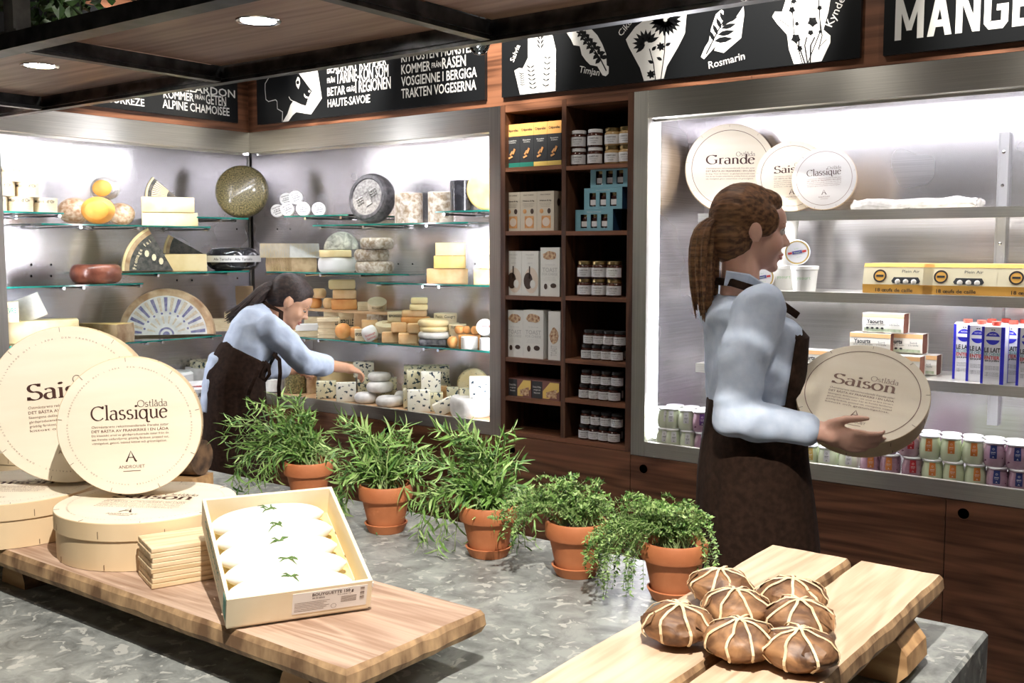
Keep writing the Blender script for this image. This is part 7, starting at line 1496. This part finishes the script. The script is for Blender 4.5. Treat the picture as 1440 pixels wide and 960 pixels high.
# hair: cap + tied pony tail
g = MB(); ell(g, (-.022, 0, .040), .100, .083, .088, MH); ell(g, (-.050, 0, -.005), .070, .074, .065, MH); ell(g, (.030, 0, .075), .050, .060, .040, MH)
hr = loc(fuse('hair', g, HAIR1, p1, .006, 3, .0018, 1, lambda c: Vector((c.x*14, c.y*14, c.z*50)), 1))
tie = J(387, 404, 4.93); mk('scrunchie', MB().lathe([(.022+.012*cos(a), .014*sin(a)) for a in [k*pi/5 for k in range(11)]], 18, frame(tie, Zv.cross(f1), (Zv*.8+f1*.5).normalized(), (f1*.9-Zv*.45).normalized())), SCRUN, hr)
mk('hair_band', MB().lathe([(.020+.007*cos(a), .008*sin(a)) for a in [k*pi/4 for k in range(9)]], 16, frame(J(381, 410, 4.93), l1, (Zv*.8+f1*.5).normalized(), (f1*.9-Zv*.45).normalized())), PAPER, hr)
r = random.Random(4); g = MB(); P0, P1, P2, P3 = J(390, 402, 4.93), J(366, 404, 4.88), J(358, 430, 4.85), J(330, 445, 4.84)
for k in range(70):
    a = r.uniform(0, 6.28); q = r.random()**.5; o_ = (Zv*cos(a)+Fh*sin(a))*q; P = bez(P0+o_*.012, P1+o_*.042, P2+o_*.045+Vector((r.uniform(-.01, .01),)*3), P3+o_*.016-Rh*r.uniform(-.02, .05)-Zv*r.uniform(-.01, .03), 10)
    g.tube(P, [.0075, .009, .010, .010, .010, .009, .008, .007, .006, .004, .001], 6)
mk('ponytail', g, HAIR1, hr)
# ---------------------------------------------------------------- woman walking past with a box
f2 = (Rh*cos(rad(4))+Fh*sin(rad(4))).normalized(); l2 = Zv.cross(f2)
D2 = 2.90; hd2 = J(1056, 322, D2); ph = rad(6); fh = f2*cos(ph)-Zv*sin(ph); uh = f2*sin(ph)+Zv*cos(ph); MH2 = frame(hd2, fh, l2, uh)
nb2 = J(1040, 405, D2); ch2 = J(1058, 470, D2); wa2 = J(1058, 575, D2); hp2 = J(1055, 650, D2)
p2 = thing('person', 'woman with brown hair walking past the dairy case carrying a round box', 'person', (hp2.x, hp2.y, 0)); pinv = T(-hp2.x, -hp2.y, 0)
shr = nb2-l2*.155-Zv*.055+f2*.01; shl = nb2+l2*.155-Zv*.055+f2*.01
elr = J(1034, 585, 2.70); wrr = J(1152, 606, 2.62); har = J(1200, 620, 2.60); ell_ = J(1085, 545, 3.07); wrl = J(1160, 560, 2.93); hal = J(1200, 568, 2.90)
g = MB(); head_geo(g, MH2); limb(g, [nb2-Zv*.03, MH2 @ Vector((-.022, 0, -.06))], [.056, .052])
t2_ = lambda c, w_, d_, off=0: (c+f2*off, l2*w_, f2*d_)
loft(g, smooth_rings([t2_(hp2-Zv*.06, .165, .115), t2_(hp2, .165, .118), t2_(wa2, .130, .100), t2_(ch2, .150, .112), t2_(nb2-Zv*.07, .15, .085), t2_(nb2-Zv*.03, .08, .06)]))
limb(g, [shr, elr, wrr], [.048, .040, .027]); limb(g, [shl, ell_, wrl], [.048, .040, .027])
hand_geo(g, wrr, har-wrr+Zv*.0, Zv*.5+l2*.8, Zv, [.30, .30, .34, .40], thumb=(.75, .6, .1)); hand_geo(g, wrl, hal-wrl, Zv*.7-l2*.5, Zv, [.25, .25, .3, .35], thumb=(.75, .6, .1))
fl2 = Vector((hp2.x, hp2.y, 0)); legs = ((-1, .20, .10, .08), (1, -.16, .04, .13))
for s, fo, kf, az in legs:
    o_ = l2*(.085*s); limb(g, [hp2+o_-Zv*.04, fl2+o_+f2*(fo*.55+kf*.6)+Zv*.47, fl2+o_+f2*fo+Zv*az], [.085, .058, .040]); limb(g, [fl2+o_+f2*fo+Zv*(az-.02), fl2+o_+f2*(fo+.13)+Zv*.035], [.036, .030])
b2_ = loc(fuse('body', g, SKIN2, p2, .006, 3)); face_parts(b2_, MH2, SKIN2, HAIR2, True)
g = MB(); loft(g, smooth_rings([t2_(hp2+Zv*.02, .178, .130), t2_(wa2, .155, .118), t2_(ch2, .172, .128, .004), t2_(nb2-Zv*.075, .165, .100), t2_(nb2-Zv*.02, .075, .066)]))
limb(g, [shr+Zv*.005, shr.lerp(elr, .5)-f2*.012, elr, elr.lerp(wrr, .85)], [.068, .062, .056, .040]); limb(g, [shl, ell_, ell_.lerp(wrl, .85)], [.066, .054, .040])
sh2 = loc(fuse('shirt', g, SHIRT, p2, .007, 2, .011, 9, None, 8))
g = MB()
for s in (-1, 1): g.ribbon([nb2-f2*.055+l2*s*.045+Zv*.030, nb2+f2*.0+l2*s*.066+Zv*.022, nb2+f2*.060+l2*s*.050-Zv*.012, nb2+f2*.085+l2*s*.045-Zv*.045], .042, l2*s, .004)
mk('collar', g, SHIRT, sh2)
g = MB(); loft(g, smooth_rings([t2_(fl2+Zv*.42, .205, .185, .02), t2_(hp2-Zv*.22, .200, .165, .02), t2_(hp2, .190, .142, .008), t2_(wa2, .166, .130, .006), t2_(wa2+Zv*.03, .166, .130, .006)]))
ap2 = loc(fuse('apron', g, APRON, p2, .008, 3, .006, 6, lambda c: Vector((c.x*9, c.y*9, c.z*3)), 7))
g = MB(); vs = []; NB = 15; pw = lambda v: abs(v)**.85*(1 if v > 0 else -1)
for c, w_, dd, am in ((wa2-Zv*.02, .155, .118, 80), (wa2, .155, .118, 78), (wa2.lerp(ch2, .5), .165, .125, 72), (ch2, .174, .131, 66), (ch2.lerp(nb2-Zv*.075, .5)+f2*.004, .172, .120, 56), (nb2-Zv*.085, .160, .104, 46)):
    for k in range(NB): a = rad(-am+2*am*k/(NB-1)); vs.append(c+f2*(dd+.013)*pw(cos(a))+l2*(w_+.013)*pw(sin(a)))
g.add(vs, [(j*NB+k, j*NB+k+1, (j+1)*NB+k+1, (j+1)*NB+k) for j in range(5) for k in range(NB-1)], None, 0, True); o = mk('bib', g, APRON, ap2); sm_ = o.modifiers.new('s', 'SOLIDIFY'); sm_.thickness = .004
g = MB(); g.ribbon([ch2.lerp(nb2, .45)+f2*.115-l2*.09, nb2+f2*.05-l2*.088-Zv*.01, nb2-f2*.04-l2*.06+Zv*.018, nb2-f2*.068+Zv*.02, nb2-f2*.04+l2*.06+Zv*.018, ch2.lerp(nb2, .45)+f2*.115+l2*.09], .022, lambda p: (p-nb2), .003); mk('neck_strap', g, APRON, ap2)
g = MB()
for s, fo, kf, az in legs: o_ = l2*(.085*s); limb(g, [hp2+o_-Zv*.05, fl2+o_+f2*(fo*.55+kf*.6)+Zv*.47, fl2+o_+f2*fo+Zv*(az+.01)], [.094, .070, .058])
loc(fuse('trousers', g, TROU, p2, .01, 3))
for s, fo, kf, az in legs:
    g = MB(); o_ = l2*(.085*s); limb(g, [fl2+o_+f2*(fo-.05)+Zv*(az-.035), fl2+o_+f2*(fo+.06)+Zv*.042, fl2+o_+f2*(fo+.15)+Zv*.032], [.040, .042, .030]); g.v = [(v[0], v[1], max(.001, v[2])) for v in g.v]; loc(mk('shoe', g, SHOE, p2))
g = MB(); ell(g, (-.024, 0, .038), .100, .084, .090, MH2); ell(g, (-.052, 0, -.020), .068, .074, .085, MH2); ell(g, (.028, 0, .078), .050, .058, .038, MH2); ell(g, (.0, .062, .02), .06, .022, .06, MH2); ell(g, (.0, -.062, .025), .06, .022, .05, MH2)
hr2 = loc(fuse('hair', g, HAIR2, p2, .006, 3, .0022, 1, lambda c: Vector((c.x*40, c.y*40, c.z*12)), 1))
g = MB(); r = random.Random(9); P0, P1, P2, P3 = MH2 @ Vector((-.085, 0, .02)), MH2 @ Vector((-.155, 0, .01)), MH2 @ Vector((-.120, 0, -.12)), MH2 @ Vector((-.105, 0, -.24))
for k in range(80):
    a = r.uniform(0, 6.28); q = r.random()**.5; o_ = (f2*cos(a)+l2*sin(a))*q; P = bez(P0+o_*.018, P1+o_*.035, P2+o_*.045, P3+o_*.028-Zv*r.uniform(-.02, .04), 10); g.tube(P, [.008, .009, .010, .010, .010, .009, .008, .007, .006, .004, .001], 6)
mk('ponytail', g, HAIR2, hr2)
bx = round_box(.170, .062, 'Saison', LIDM, detail=False, ink=INK2); upright(bx, 1212, 552, 2.72, .062, 0, 47, -11, 'round poplar box tilted in the hands of the walking woman')
